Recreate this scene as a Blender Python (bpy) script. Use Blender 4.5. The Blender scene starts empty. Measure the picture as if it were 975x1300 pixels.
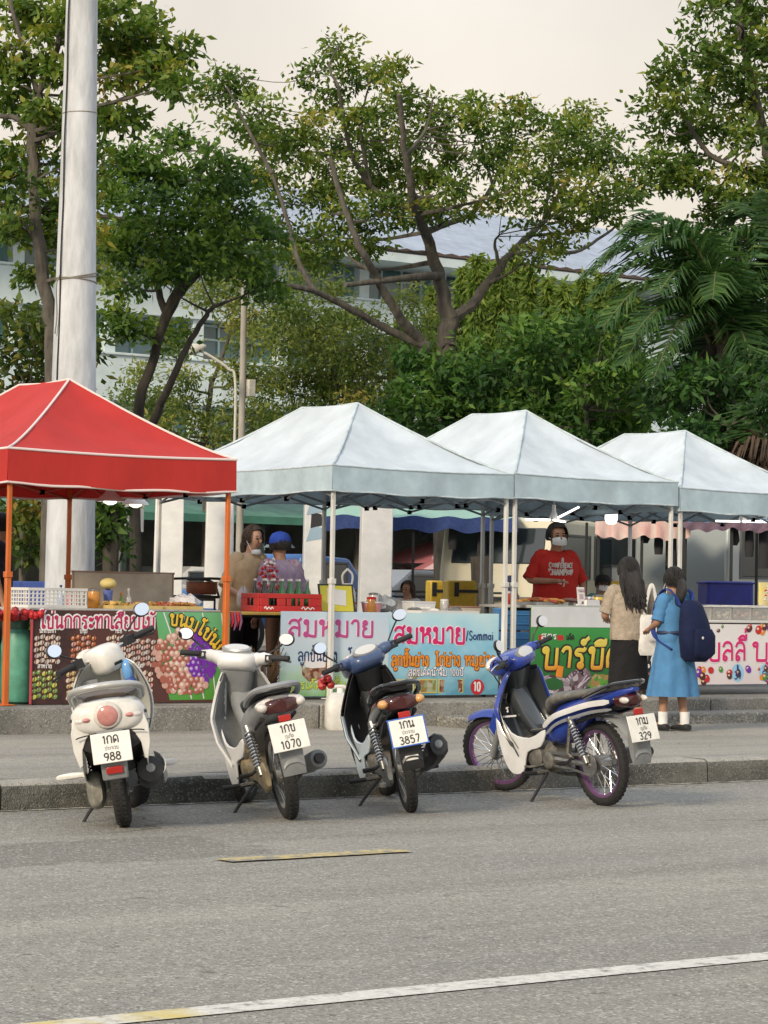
import bpy, bmesh, math, random
import numpy as np
from mathutils import Vector, Matrix, Euler, Quaternion
R_ = math.radians
random.seed(7)
rng = np.random.default_rng(11)
SC = bpy.context.scene
COL = SC.collection

# ------------------------------------------------------------------ camera
# street frame: X runs along the kerb, Y away from the road, Z up, kerb foot at Y = 0
CAM = Vector((-7.554, -14.295, 1.4))
cd = bpy.data.cameras.new('camera')
cam = bpy.data.objects.new('camera', cd)
COL.objects.link(cam)
cd.sensor_fit = 'VERTICAL'
cd.sensor_height = 36.0
cd.lens = 3260.0 / 1300.0 * 36.0
cd.clip_start = 0.1
cd.clip_end = 3000.0
cam.matrix_world = (Matrix.Translation(CAM) @ Matrix.Rotation(R_(-36.2), 4, 'Z')
                    @ Matrix.Rotation(math.pi / 2 + math.atan(102 / 3260), 4, 'X') @ Matrix.Rotation(R_(1.0), 4, 'Z'))
SC.camera = cam

# ------------------------------------------------------------------ light
SUN_EL, SUN_AZ = 27.0, 203.0            # azimuth measured from +X, counter-clockwise: direction TOWARDS the sun
w = bpy.data.worlds.new('World')
SC.world = w
w.use_nodes = True
nt = w.node_tree
bg = nt.nodes['Background']
sky = nt.nodes.new('ShaderNodeTexSky')
sky.sky_type = 'NISHITA'
sky.sun_disc = False
sky.sun_elevation = R_(SUN_EL)
sky.sun_rotation = R_(90.0 - SUN_AZ)
sky.air_density = 1.0
sky.dust_density = 3.0
tc = nt.nodes.new('ShaderNodeTexCoord')
sep = nt.nodes.new('ShaderNodeSeparateXYZ')
nt.links.new(tc.outputs['Generated'], sep.inputs[0])
mr = nt.nodes.new('ShaderNodeMapRange')
mr.interpolation_type = 'SMOOTHSTEP'
mr.inputs['From Min'].default_value = 0.12
mr.inputs['From Max'].default_value = 0.62
nt.links.new(sep.outputs['Z'], mr.inputs['Value'])
hz = nt.nodes.new('ShaderNodeMix')      # pale cream cloud veil near the horizon, cooler veil overhead
hz.data_type = 'RGBA'
hz.inputs['A'].default_value = (8.2, 7.25, 6.05, 1)
hz.inputs['B'].default_value = (8.7, 9.5, 10.5, 1)
nt.links.new(mr.outputs['Result'], hz.inputs['Factor'])
veil = nt.nodes.new('ShaderNodeMix')
veil.data_type = 'RGBA'
veil.inputs['Factor'].default_value = 0.86
cl = nt.nodes.new('ShaderNodeTexNoise')          # faint cloud tone
cl.inputs['Scale'].default_value = 4.0
cl.inputs['Detail'].default_value = 5
nt.links.new(tc.outputs['Generated'], cl.inputs['Vector'])
cm = nt.nodes.new('ShaderNodeMapRange')
cm.inputs['From Min'].default_value = 0.3
cm.inputs['From Max'].default_value = 0.7
cm.inputs['To Min'].default_value = 0.085
cm.inputs['To Max'].default_value = 0.115
nt.links.new(cl.outputs['Fac'], cm.inputs['Value'])
nt.links.new(cm.outputs['Result'], bg.inputs['Strength'])
nt.links.new(sky.outputs['Color'], veil.inputs['A'])
nt.links.new(hz.outputs['Result'], veil.inputs['B'])
nt.links.new(veil.outputs['Result'], bg.inputs['Color'])
bg.inputs['Strength'].default_value = 0.1
sd = bpy.data.lights.new('sun', 'SUN')
sd.energy = 2.9
sd.angle = R_(10)
sd.color = (1.0, 0.84, 0.62)
sun = bpy.data.objects.new('sun', sd)
COL.objects.link(sun)
sdir = Vector((math.cos(R_(SUN_AZ)) * math.cos(R_(SUN_EL)), math.sin(R_(SUN_AZ)) * math.cos(R_(SUN_EL)), math.sin(R_(SUN_EL))))
sun.rotation_euler = sdir.to_track_quat('Z', 'Y').to_euler()
sun.location = sdir * 60
VS = SC.view_settings
VS.view_transform = 'Standard'
VS.look = 'None'
VS.exposure = 0.22
VS.gamma = 1.0
SC.cycles.max_bounces = 6
SC.cycles.transparent_max_bounces = 12
SC.cycles.use_denoising = True

# ------------------------------------------------------------------ helpers
_F, _P, _RO, _Y = 3260.0, math.atan(102 / 3260), R_(1.0), R_(36.2)
_fw = np.array([math.sin(_Y) * math.cos(_P), math.cos(_Y) * math.cos(_P), math.sin(_P)])
_up = np.array([-math.sin(_Y) * math.sin(_P), -math.cos(_Y) * math.sin(_P), math.cos(_P)])
_rt = np.array([math.cos(_Y), -math.sin(_Y), 0.0])
_R = _rt * math.cos(_RO) + _up * math.sin(_RO)
_U = _up * math.cos(_RO) - _rt * math.sin(_RO)


def at(px, py, D):
    """Survey: the point seen at photo pixel (px, py) that lies D metres in front of the lens."""
    d = _fw + _R * (px - 487.5) / _F - _U * (py - 650) / _F
    return np.array(CAM) + d * D


def aty(px, py, y):
    d = _fw + _R * (px - 487.5) / _F - _U * (py - 650) / _F
    return np.array(CAM) + d * ((y - CAM[1]) / d[1])


MATS = {}


def mat(name, col, rough=0.6, metal=0.0, noise=0.0, nscale=20.0, bump=0.0, bscale=60.0, spec=0.5, coat=0.0, trans=0.0, emit=None, estr=0.0, col2=None, detail=6.0, stretch=None, sheen=0.0):
    """Procedural Principled material: colour mottled by noise towards col2, optional bump."""
    if name in MATS:
        return MATS[name]
    m = bpy.data.materials.new(name)
    m.use_nodes = True
    t = m.node_tree
    b = t.nodes['Principled BSDF']
    b.inputs['Roughness'].default_value = rough
    b.inputs['Metallic'].default_value = metal
    b.inputs['Specular IOR Level'].default_value = spec
    b.inputs['Coat Weight'].default_value = coat
    b.inputs['Sheen Weight'].default_value = sheen
    b.inputs['Transmission Weight'].default_value = trans
    c = (*col, 1.0)
    b.inputs['Base Color'].default_value = c
    tcn = None
    if noise > 0 or bump > 0:
        tcn = t.nodes.new('ShaderNodeTexCoord')
        src = tcn.outputs['Object']
        if stretch:
            mp = t.nodes.new('ShaderNodeMapping')
            mp.inputs['Scale'].default_value = stretch
            t.links.new(src, mp.inputs['Vector'])
            src = mp.outputs['Vector']
    if noise > 0:
        n = t.nodes.new('ShaderNodeTexNoise')
        n.inputs['Scale'].default_value = nscale
        n.inputs['Detail'].default_value = detail
        n.inputs['Roughness'].default_value = 0.62
        t.links.new(src, n.inputs['Vector'])
        r = t.nodes.new('ShaderNodeMapRange')
        r.inputs['From Min'].default_value = 0.32
        r.inputs['From Max'].default_value = 0.68
        r.inputs['To Min'].default_value = 0.0
        r.inputs['To Max'].default_value = 1.0
        t.links.new(n.outputs['Fac'], r.inputs['Value'])
        mx = t.nodes.new('ShaderNodeMix')
        mx.data_type = 'RGBA'
        d = col2 if col2 else tuple(max(0.0, x * (1 - noise)) for x in col)
        mx.inputs['A'].default_value = (*d, 1)
        mx.inputs['B'].default_value = (*[min(1, x * (1 + noise * 0.5)) for x in col], 1) if not col2 else c
        t.links.new(r.outputs['Result'], mx.inputs['Factor'])
        t.links.new(mx.outputs['Result'], b.inputs['Base Color'])
        rr = t.nodes.new('ShaderNodeMapRange')
        rr.inputs['To Min'].default_value = min(1, rough * 1.12)
        rr.inputs['To Max'].default_value = rough * 0.88
        t.links.new(n.outputs['Fac'], rr.inputs['Value'])
        t.links.new(rr.outputs['Result'], b.inputs['Roughness'])
    if bump > 0:
        n2 = t.nodes.new('ShaderNodeTexNoise')
        n2.inputs['Scale'].default_value = bscale
        n2.inputs['Detail'].default_value = 5
        t.links.new(src, n2.inputs['Vector'])
        bp = t.nodes.new('ShaderNodeBump')
        bp.inputs['Strength'].default_value = bump
        bp.inputs['Distance'].default_value = 0.02
        t.links.new(n2.outputs['Fac'], bp.inputs['Height'])
        t.links.new(bp.outputs['Normal'], b.inputs['Normal'])
    if emit:
        b.inputs['Emission Color'].default_value = (*emit, 1)
        b.inputs['Emission Strength'].default_value = estr
    MATS[name] = m
    return m


def rotm(e):
    return Euler(e, 'XYZ').to_matrix().to_4x4()


class MB:
    """Collects shapes into one mesh. self.T is applied to everything added."""

    def __init__(self, T=None):
        self.v, self.f, self.m = [], [], []
        self.T = T

    def add(self, vs, fs, m=0, M=None):
        o = len(self.v)
        T = self.T
        for p in vs:
            q = Vector(p)
            if M is not None:
                q = M @ q
            if T is not None:
                q = T @ q
            self.v.append(tuple(q))
        for f in fs:
            self.f.append(tuple(i + o for i in f))
            self.m.append(m)
        return self

    def box(self, c, s, m=0, rot=None, taper=1.0):
        x, y, z = s[0] / 2, s[1] / 2, s[2] / 2
        k = taper
        vs = [(-x, -y, -z), (x, -y, -z), (x, y, -z), (-x, y, -z), (-x * k, -y * k, z), (x * k, -y * k, z), (x * k, y * k, z), (-x * k, y * k, z)]
        fs = [(3, 2, 1, 0), (4, 5, 6, 7), (0, 1, 5, 4), (1, 2, 6, 5), (2, 3, 7, 6), (3, 0, 4, 7)]
        M = Matrix.Translation(Vector(c))
        if rot is not None:
            M = M @ (rotm(rot) if not isinstance(rot, Matrix) else rot)
        return self.add(vs, fs, m, M)

    def span(self, a, b, m=0):
        """box from corner a to corner b"""
        c = [(p + q) / 2 for p, q in zip(a, b)]
        return self.box(c, [abs(q - p) for p, q in zip(a, b)], m)

    def tube(self, pts, r, n=8, m=0, cap=True, closed=False, flat=None, flatdir=None):
        P = [Vector(p) for p in pts]
        N = len(P)
        rs = r if isinstance(r, (list, tuple)) else [r] * N
        tang = []
        for i in range(N):
            if closed:
                t = P[(i + 1) % N] - P[i - 1]
            else:
                t = P[min(i + 1, N - 1)] - P[max(i - 1, 0)]
            if t.length < 1e-9:
                t = Vector((0, 0, 1))
            tang.append(t.normalized())
        t0 = tang[0]
        ref = Vector((0, 0, 1)) if abs(t0.z) < 0.9 else Vector((1, 0, 0))
        nrm = (ref - t0 * ref.dot(t0)).normalized()
        vs, fs = [], []
        for i in range(N):
            t = tang[i]
            nrm = (nrm - t * nrm.dot(t))
            if nrm.length < 1e-6:
                nrm = t.orthogonal()
            nrm.normalize()
            if flatdir is not None:
                fd = Vector(flatdir)
                e1 = fd - t * fd.dot(t)
                if e1.length > 1e-6:
                    nrm = e1.normalized()
            b = t.cross(nrm)
            for k in range(n):
                a = 2 * math.pi * k / n
                s1 = rs[i] * (flat if flat is not None else 1.0)
                vs.append(P[i] + nrm * (math.cos(a) * s1) + b * (math.sin(a) * rs[i]))
        L = N if closed else N - 1
        for i in range(L):
            j = (i + 1) % N
            for k in range(n):
                k2 = (k + 1) % n
                fs.append((i * n + k, i * n + k2, j * n + k2, j * n + k))
        if cap and not closed:
            fs.append(tuple(range(n - 1, -1, -1)))
            fs.append(tuple((N - 1) * n + k for k in range(n)))
        return self.add(vs, fs, m)

    def cyl(self, a, b, r0, r1=None, n=16, m=0, cap=True):
        r1 = r0 if r1 is None else r1
        return self.tube([a, b], [r0, r1], n, m, cap)

    def lathe(self, prof, n=20, m=0, M=None, cap=True):
        vs, fs = [], []
        for (r, z) in prof:
            for k in range(n):
                a = 2 * math.pi * k / n
                vs.append((r * math.cos(a), r * math.sin(a), z))
        for i in range(len(prof) - 1):
            for k in range(n):
                k2 = (k + 1) % n
                fs.append((i * n + k, i * n + k2, (i + 1) * n + k2, (i + 1) * n + k))
        if cap:
            fs.append(tuple(range(n - 1, -1, -1)))
            fs.append(tuple((len(prof) - 1) * n + k for k in range(n)))
        return self.add(vs, fs, m, M)

    def ball(self, c, r, n=12, m=0, rot=None):
        if not isinstance(r, (list, tuple)):
            r = (r, r, r)
        h = max(4, n // 2)
        vs = [(0, 0, -r[2])]
        for i in range(1, h):
            th = math.pi * i / h - math.pi / 2
            for k in range(n):
                a = 2 * math.pi * k / n
                vs.append((r[0] * math.cos(th) * math.cos(a), r[1] * math.cos(th) * math.sin(a), r[2] * math.sin(th)))
        vs.append((0, 0, r[2]))
        fs = []
        for k in range(n):
            fs.append((0, 1 + (k + 1) % n, 1 + k))
        for i in range(h - 2):
            for k in range(n):
                k2 = (k + 1) % n
                fs.append((1 + i * n + k, 1 + i * n + k2, 1 + (i + 1) * n + k2, 1 + (i + 1) * n + k))
        top = len(vs) - 1
        for k in range(n):
            fs.append((top, 1 + (h - 2) * n + k, 1 + (h - 2) * n + (k + 1) % n))
        M = Matrix.Translation(Vector(c))
        if rot is not None:
            M = M @ rotm(rot)
        return self.add(vs, fs, m, M)

    def loft(self, rings, m=0, cap=True, closed=True):
        n = len(rings[0])
        vs = [p for r in rings for p in r]
        fs = []
        for i in range(len(rings) - 1):
            for k in range(n if closed else n - 1):
                k2 = (k + 1) % n
                fs.append((i * n + k, i * n + k2, (i + 1) * n + k2, (i + 1) * n + k))
        if cap and closed:
            fs.append(tuple(range(n - 1, -1, -1)))
            fs.append(tuple((len(rings) - 1) * n + k for k in range(n)))
        return self.add(vs, fs, m)

    def body(self, secs, n=16, e=2.6, m=0, axis='x'):
        """loft of superellipse sections (x, zbot, ztop, halfwidth[, ycentre]) along x"""
        rings = []
        for s in secs:
            x, z0, z1, hw = s[:4]
            yc = s[4] if len(s) > 4 else 0.0
            zc, hh = (z0 + z1) / 2, (z1 - z0) / 2
            ring = []
            for k in range(n):
                a = 2 * math.pi * k / n
                ca, sa = math.cos(a), math.sin(a)
                yy = hw * math.copysign(abs(ca) ** (2 / e), ca)
                zz = hh * math.copysign(abs(sa) ** (2 / e), sa)
                ring.append((x, yc + yy, zc + zz) if axis == 'x' else (yc + yy, x, zc + zz) if axis == 'y' else (yc + yy, zc + zz, x))
            rings.append(ring)
        return self.loft(rings, m)

    def prism(self, poly, a, b, m=0, plane='xz', M=None):
        """polygon in a plane, extruded from a to b along the plane's normal"""
        n = len(poly)

        def P(p, h):
            if plane == 'xz':
                return (p[0], h, p[1])
            if plane == 'xy':
                return (p[0], p[1], h)
            return (h, p[0], p[1])
        vs = [P(p, a) for p in poly] + [P(p, b) for p in poly]
        fs = [tuple(range(n)), tuple(range(2 * n - 1, n - 1, -1))]
        for i in range(n):
            j = (i + 1) % n
            fs.append((i, i + n, j + n, j))
        return self.add(vs, fs, m, M)

    def grid(self, fn, nu, nv, m=0, thick=0.0):
        """sheet fn(u, v), u and v in 0..1; thick gives it a second side along the normals"""
        P = [[Vector(fn(i / nu, j / nv)) for j in range(nv + 1)] for i in range(nu + 1)]
        vs = [P[i][j] for i in range(nu + 1) for j in range(nv + 1)]
        w_ = nv + 1
        fs = [(i * w_ + j, (i + 1) * w_ + j, (i + 1) * w_ + j + 1, i * w_ + j + 1) for i in range(nu) for j in range(nv)]
        if thick:
            off = len(vs)
            nor = []
            for i in range(nu + 1):
                for j in range(nv + 1):
                    du = P[min(i + 1, nu)][j] - P[max(i - 1, 0)][j]
                    dv = P[i][min(j + 1, nv)] - P[i][max(j - 1, 0)]
                    q = du.cross(dv)
                    nor.append(q.normalized() if q.length > 1e-9 else Vector((0, 0, 1)))
            vs = vs + [vs[k] - nor[k] * thick for k in range(off)]
            fs = fs + [tuple(off + x for x in reversed(f)) for f in fs]
            bd = [i * w_ for i in range(nu + 1)] + [nu * w_ + j for j in range(1, nv + 1)] + [i * w_ + nv for i in range(nu - 1, -1, -1)] + [j for j in range(nv - 1, 0, -1)]
            for k in range(len(bd)):
                a_, b_ = bd[k], bd[(k + 1) % len(bd)]
                fs.append((b_, a_, a_ + off, b_ + off))
        return self.add(vs, fs, m)

    def build(self, name, mats, parent=None, bevel=0.0, sub=0, smooth=40, seg=2, fix=True):
        me = bpy.data.meshes.new(name)
        me.from_pydata(self.v, [], self.f)
        if not isinstance(mats, (list, tuple)):
            mats = [mats]
        for m_ in mats:
            me.materials.append(m_)
        me.polygons.foreach_set('material_index', self.m)
        if fix:
            b = bmesh.new()
            b.from_mesh(me)
            bmesh.ops.recalc_face_normals(b, faces=b.faces)
            b.to_mesh(me)
            b.free()
        if smooth:
            me.polygons.foreach_set('use_smooth', [True] * len(me.polygons))
            me.set_sharp_from_angle(angle=R_(smooth if not sub else 180))
        me.update()
        o = bpy.data.objects.new(name, me)
        COL.objects.link(o)
        if parent is not None:
            o.parent = parent
        if bevel:
            md = o.modifiers.new('b', 'BEVEL')
            md.width = bevel
            md.segments = seg
            md.limit_method = 'ANGLE'
            md.angle_limit = R_(38)
            md.harden_normals = False
        if sub:
            md = o.modifiers.new('s', 'SUBSURF')
            md.levels = sub
            md.render_levels = sub
        return o


def thing(name, label, cat, loc=(0, 0, 0), rot=(0, 0, 0), group=None):
    o = bpy.data.objects.new(name, None)
    o.empty_display_size = 0.2
    COL.objects.link(o)
    o.location = loc
    o.rotation_euler = rot
    o['label'] = label
    o['category'] = cat
    if group:
        o['group'] = group
    return o


def tag(o, label, cat, group=None):
    o['label'] = label
    o['category'] = cat
    if group:
        o['group'] = group
    return o


def struct(o):
    o['kind'] = 'structure'
    return o


def kids(o):
    return [c for c in bpy.data.objects if c.parent is o]


def copy_tree(o, parent=None):
    c = o.copy()
    COL.objects.link(c)
    if parent is not None:
        c.parent = parent
    for ch in list(o.children):
        copy_tree(ch, c)
    return c


def cat_rom(P, k=5, closed=False):
    """Catmull-Rom through points"""
    P = [np.array(p, float) for p in P]
    n = len(P)
    if n < 3:
        return P
    out = []
    for i in range(n if closed else n - 1):
        p1, p2 = P[i], P[(i + 1) % n]
        p0 = P[i - 1] if (i > 0 or closed) else 2 * p1 - p2
        p3 = P[(i + 2) % n] if (i + 2 < n or closed) else 2 * p2 - p1
        for j in range(k):
            t = j / k
            out.append(0.5 * (2 * p1 + (p2 - p0) * t + (2 * p0 - 5 * p1 + 4 * p2 - p3) * t * t + (3 * p1 - p0 - 3 * p2 + p3) * t ** 3))
    if not closed:
        out.append(P[-1])
    return out
# ================================================================== setting
GZ, PZ = 0.175, 0.395                    # pavement level, market platform level


def ground_mat(name, base, patch, speck, sscale, bump, stain=0.35, rough=0.9, big=0.35, streak=None, road=False):
    """mineral surface: broad patches, mid blotches, fine aggregate specks"""
    m = bpy.data.materials.new(name)
    m.use_nodes = True
    t = m.node_tree
    b = t.nodes['Principled BSDF']
    b.inputs['Roughness'].default_value = rough
    b.inputs['Specular IOR Level'].default_value = 0.3
    tcn = t.nodes.new('ShaderNodeTexCoord')
    src = tcn.outputs['Object']
    mp = t.nodes.new('ShaderNodeMapping')
    mp.inputs['Scale'].default_value = streak or (1, 1, 1)
    t.links.new(src, mp.inputs['Vector'])

    def noise(sc, det, vec=None, ro=0.6):
        n = t.nodes.new('ShaderNodeTexNoise')
        n.inputs['Scale'].default_value = sc
        n.inputs['Detail'].default_value = det
        n.inputs['Roughness'].default_value = ro
        t.links.new(vec or src, n.inputs['Vector'])
        return n.outputs['Fac']

    def rng_(v, a, c, lo=0.0, hi=1.0):
        r = t.nodes.new('ShaderNodeMapRange')
        r.inputs['From Min'].default_value = a
        r.inputs['From Max'].default_value = c
        r.inputs['To Min'].default_value = lo
        r.inputs['To Max'].default_value = hi
        t.links.new(v, r.inputs['Value'])
        return r.outputs['Result']

    def mixc(fac, a, c, mode='MIX'):
        x = t.nodes.new('ShaderNodeMix')
        x.data_type = 'RGBA'
        x.blend_type = mode
        for inp, val in (('Factor', fac), ('A', a), ('B', c)):
            if isinstance(val, (tuple, float, int)):
                x.inputs[inp].default_value = (*val, 1) if isinstance(val, tuple) else val
            else:
                t.links.new(val, x.inputs[inp])
        return x.outputs['Result']
    c = mixc(rng_(noise(big, 4, mp.outputs['Vector']), 0.38, 0.62), base, patch)
    c = mixc(rng_(noise(2.3, 6, mp.outputs['Vector'], 0.7), 0.5, 0.75, 0, stain), c, tuple(x * 0.45 for x in base))
    if road:
        mp2 = t.nodes.new('ShaderNodeMapping')
        mp2.inputs['Scale'].default_value = (0.05, 1.5, 1)
        t.links.new(src, mp2.inputs['Vector'])
        c = mixc(rng_(noise(1.0, 3, mp2.outputs['Vector']), 0.42, 0.66, 0, 0.6), c, tuple(x * 0.6 for x in base))
        c = mixc(rng_(noise(0.8, 9, None, 0.75), 0.6, 0.72, 0, 0.4), c, tuple(min(1, x * 1.3) for x in base))
        c = mixc(rng_(noise(5.5, 4, None, 0.5), 0.66, 0.72, 0, 0.7), c, tuple(x * 0.35 for x in base))
        sx = t.nodes.new('ShaderNodeSeparateXYZ')      # an old repair with frayed edges
        t.links.new(src, sx.inputs[0])

        def mth(op, a, b_=None):
            n = t.nodes.new('ShaderNodeMath')
            n.operation = op
            for k_, v_ in enumerate((a, b_)):
                if v_ is None:
                    continue
                if isinstance(v_, float):
                    n.inputs[k_].default_value = v_
                else:
                    t.links.new(v_, n.inputs[k_])
            return n.outputs[0]
        ex = mth('DIVIDE', mth('ABSOLUTE', mth('ADD', sx.outputs[0], 1.1)), 1.3)
        ey = mth('DIVIDE', mth('ABSOLUTE', mth('ADD', sx.outputs[1], 2.35)), 0.55)
        dd = mth('ADD', mth('MAXIMUM', ex, ey), mth('MULTIPLY', mth('SUBTRACT', noise(2.6, 7, None, 0.7), 0.5), 0.9))
        c = mixc(rng_(dd, 0.92, 1.0, 0.9, 0.0), c, tuple(x * 0.6 for x in base))
        wv = t.nodes.new('ShaderNodeTexVoronoi')
        wv.feature = 'DISTANCE_TO_EDGE'
        wv.inputs['Scale'].default_value = 0.42
        dn = t.nodes.new('ShaderNodeTexNoise')
        dn.inputs['Scale'].default_value = 2.2
        dn.inputs['Detail'].default_value = 8
        t.links.new(src, dn.inputs['Vector'])
        vm = t.nodes.new('ShaderNodeMix')
        vm.data_type = 'RGBA'
        vm.inputs['Factor'].default_value = 0.32
        t.links.new(src, vm.inputs['A'])
        t.links.new(dn.outputs['Color'], vm.inputs['B'])
        t.links.new(vm.outputs['Result'], wv.inputs['Vector'])
        ck = rng_(wv.outputs['Distance'], 0.0, 0.008, 1.0, 0.0)
        mk = t.nodes.new('ShaderNodeMath')
        mk.operation = 'MULTIPLY'
        t.links.new(ck, mk.inputs[0])
        t.links.new(rng_(noise(0.35, 3), 0.5, 0.62, 0, 0.75), mk.inputs[1])
        c = mixc(mk.outputs[0], c, tuple(x * 0.22 for x in base))
    v = t.nodes.new('ShaderNodeTexVoronoi')
    v.inputs['Scale'].default_value = sscale
    t.links.new(src, v.inputs['Vector'])
    sepc = t.nodes.new('ShaderNodeSeparateColor')
    t.links.new(v.outputs['Color'], sepc.inputs[0])
    c = mixc(rng_(sepc.outputs[0], 0.78, 1.0, 0, 0.75), c, speck)
    c = mixc(rng_(sepc.outputs[1], 0.7, 1.0, 0, 0.65), c, tuple(x * 0.3 for x in base))
    t.links.new(c, b.inputs['Base Color'])
    bp = t.nodes.new('ShaderNodeBump')
    bp.inputs['Strength'].default_value = bump
    bp.inputs['Distance'].default_value = 0.012
    t.links.new(v.outputs['Distance'], bp.inputs['Height'])
    bp2 = t.nodes.new('ShaderNodeBump')
    bp2.inputs['Strength'].default_value = bump
    bp2.inputs['Distance'].default_value = 0.03
    t.links.new(noise(9, 6), bp2.inputs['Height'])
    t.links.new(bp.outputs['Normal'], bp2.inputs['Normal'])
    t.links.new(bp2.outputs['Normal'], b.inputs['Normal'])
    MATS[name] = m
    return m


ASPH = ground_mat('asphalt', (0.315, 0.302, 0.268), (0.25, 0.242, 0.22), (0.54, 0.52, 0.47), 85, 0.5, big=0.5, streak=(0.35, 1, 1), road=True)
ASPH2 = ground_mat('asphalt_patching', (0.265, 0.26, 0.245), (0.215, 0.212, 0.2), (0.44, 0.43, 0.4), 85, 0.5)
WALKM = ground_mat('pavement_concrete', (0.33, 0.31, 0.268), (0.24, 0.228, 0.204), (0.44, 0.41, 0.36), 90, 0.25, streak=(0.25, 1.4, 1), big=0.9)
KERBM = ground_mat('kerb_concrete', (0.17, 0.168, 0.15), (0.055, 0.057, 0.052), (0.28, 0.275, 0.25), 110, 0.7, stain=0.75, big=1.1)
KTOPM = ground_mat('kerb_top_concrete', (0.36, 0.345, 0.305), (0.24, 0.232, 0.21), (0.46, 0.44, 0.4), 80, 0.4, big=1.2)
PLATM = ground_mat('platform_concrete', (0.32, 0.31, 0.28), (0.17, 0.167, 0.155), (0.42, 0.4, 0.37), 90, 0.4, stain=0.7, big=1.0, streak=(1.4, 1, 0.35))
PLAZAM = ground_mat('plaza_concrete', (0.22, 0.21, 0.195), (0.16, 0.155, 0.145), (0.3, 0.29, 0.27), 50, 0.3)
SOILM = ground_mat('soil', (0.1, 0.085, 0.06), (0.06, 0.07, 0.035), (0.15, 0.13, 0.09), 20, 0.6)

g = MB()
g.add([(-700, -700, -0.06), (900, -700, -0.06), (900, 1100, -0.06), (-700, 1100, -0.06)], [(0, 1, 2, 3)])
struct(g.build('ground', SOILM, smooth=0))
g = MB()
g.grid(lambda u, v: (-80 + 230 * u, -34 + 34.02 * v, 0.0), 40, 8)
struct(g.build('road', ASPH))

def paint(name, col, wear, base=(0.2, 0.197, 0.18), sc=9.0, alt=None):
    m = mat(name, col, rough=0.75, noise=0.2, nscale=30)
    t = m.node_tree
    b = t.nodes['Principled BSDF']
    src = b.inputs['Base Color'].links[0].from_socket
    tcn = t.nodes.new('ShaderNodeTexCoord')
    prev = src
    for k, (s_, th, c_) in enumerate([(sc, wear, base)] + ([(1.1, 0.57, alt)] if alt else [])):
        n = t.nodes.new('ShaderNodeTexNoise')
        n.inputs['Scale'].default_value = s_
        n.inputs['Detail'].default_value = 8
        n.inputs['Roughness'].default_value = 0.75
        t.links.new(tcn.outputs['Object'], n.inputs['Vector'])
        r = t.nodes.new('ShaderNodeMapRange')
        r.inputs['From Min'].default_value = th - 0.05
        r.inputs['From Max'].default_value = th + 0.07
        t.links.new(n.outputs['Fac'], r.inputs['Value'])
        x = t.nodes.new('ShaderNodeMix')
        x.data_type = 'RGBA'
        t.links.new(r.outputs['Result'], x.inputs['Factor'])
        t.links.new(prev, x.inputs['A'])
        x.inputs['B'].default_value = (*c_, 1)
        prev = x.outputs['Result']
    t.links.new(prev, b.inputs['Base Color'])
    return m


YEL = paint('yellow_road_paint', (0.52, 0.41, 0.18), 0.5)
WHT = paint('white_road_paint', (0.6, 0.585, 0.54), 0.56, alt=(0.55, 0.44, 0.14))
PALE = paint('pale_gutter_paint', (0.6, 0.58, 0.53), 0.5)
for (x0, x1) in ((-0.36, 0.8), (-11.4, -10.2), (12.0, 13.2)):
    g = MB()
    g.grid(lambda u, v: (x0 + (x1 - x0) * u, -3.2 + 0.16 * v + 0.004 * math.sin(17 * u), 0.0085), 20, 1)
    struct(g.build('centre_line', YEL, smooth=0))
g = MB()
g.grid(lambda u, v: (-40 + 90 * u, -7.13 + 0.16 * v + 0.004 * math.sin(90 * u), 0.0045), 240, 1)
struct(g.build('edge_line', WHT, smooth=0))
g = MB()
g.grid(lambda u, v: (-40 + 120 * u, -0.055 + 0.045 * v + 0.008 * math.sin(40 * u), 0.0045), 150, 1)
struct(g.build('gutter_line', PALE, smooth=0))

# kerb stones with a rounded worn lip, in three-metre lengths
rr = random.Random(5)
g = MB()
x = -24.0
while x < 70:
    L = 3.0
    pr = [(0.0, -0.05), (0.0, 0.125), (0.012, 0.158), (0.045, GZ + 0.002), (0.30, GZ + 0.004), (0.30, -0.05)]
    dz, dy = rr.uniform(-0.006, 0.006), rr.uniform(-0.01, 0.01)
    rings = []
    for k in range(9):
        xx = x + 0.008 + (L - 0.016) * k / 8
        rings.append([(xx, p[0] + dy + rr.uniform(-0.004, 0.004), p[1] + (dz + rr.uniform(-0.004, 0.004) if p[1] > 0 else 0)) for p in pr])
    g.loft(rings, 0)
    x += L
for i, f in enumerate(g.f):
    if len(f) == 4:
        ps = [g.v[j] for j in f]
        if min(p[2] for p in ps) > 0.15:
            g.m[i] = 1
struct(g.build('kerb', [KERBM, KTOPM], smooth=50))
g = MB()
g.grid(lambda u, v: (-80 + 230 * u, 0.3 + 4.32 * v, GZ + 0.008 * math.sin(u * 60) * math.sin(v * 3)), 120, 6)
struct(g.build('pavement', WALKM))
# market platform: cast edge in lengths, then the plaza slab behind it
g = MB()
x = -23.2
while x < 70:
    L = 2.4
    dy = rr.uniform(-0.012, 0.012)
    g.box((x + L / 2, 4.8 + dy, (PZ + GZ) / 2 - 0.05), (L - 0.012, 0.4, PZ - GZ + 0.1 + rr.uniform(-0.008, 0.004)))
    x += L
struct(g.build('platform_edge', PLATM, bevel=0.015))
g = MB()
g.box((9.7, 4.36, GZ + 0.035), (5.6, 0.46, 0.13))
struct(g.build('step', ground_mat('rough_step', (0.3, 0.29, 0.265), (0.17, 0.17, 0.155), (0.46, 0.44, 0.4), 50, 1.0, stain=0.7, big=1.5), bevel=0.02))
g = MB()
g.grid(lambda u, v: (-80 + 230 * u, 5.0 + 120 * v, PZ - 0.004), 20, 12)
struct(g.build('plaza', PLAZAM))

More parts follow.
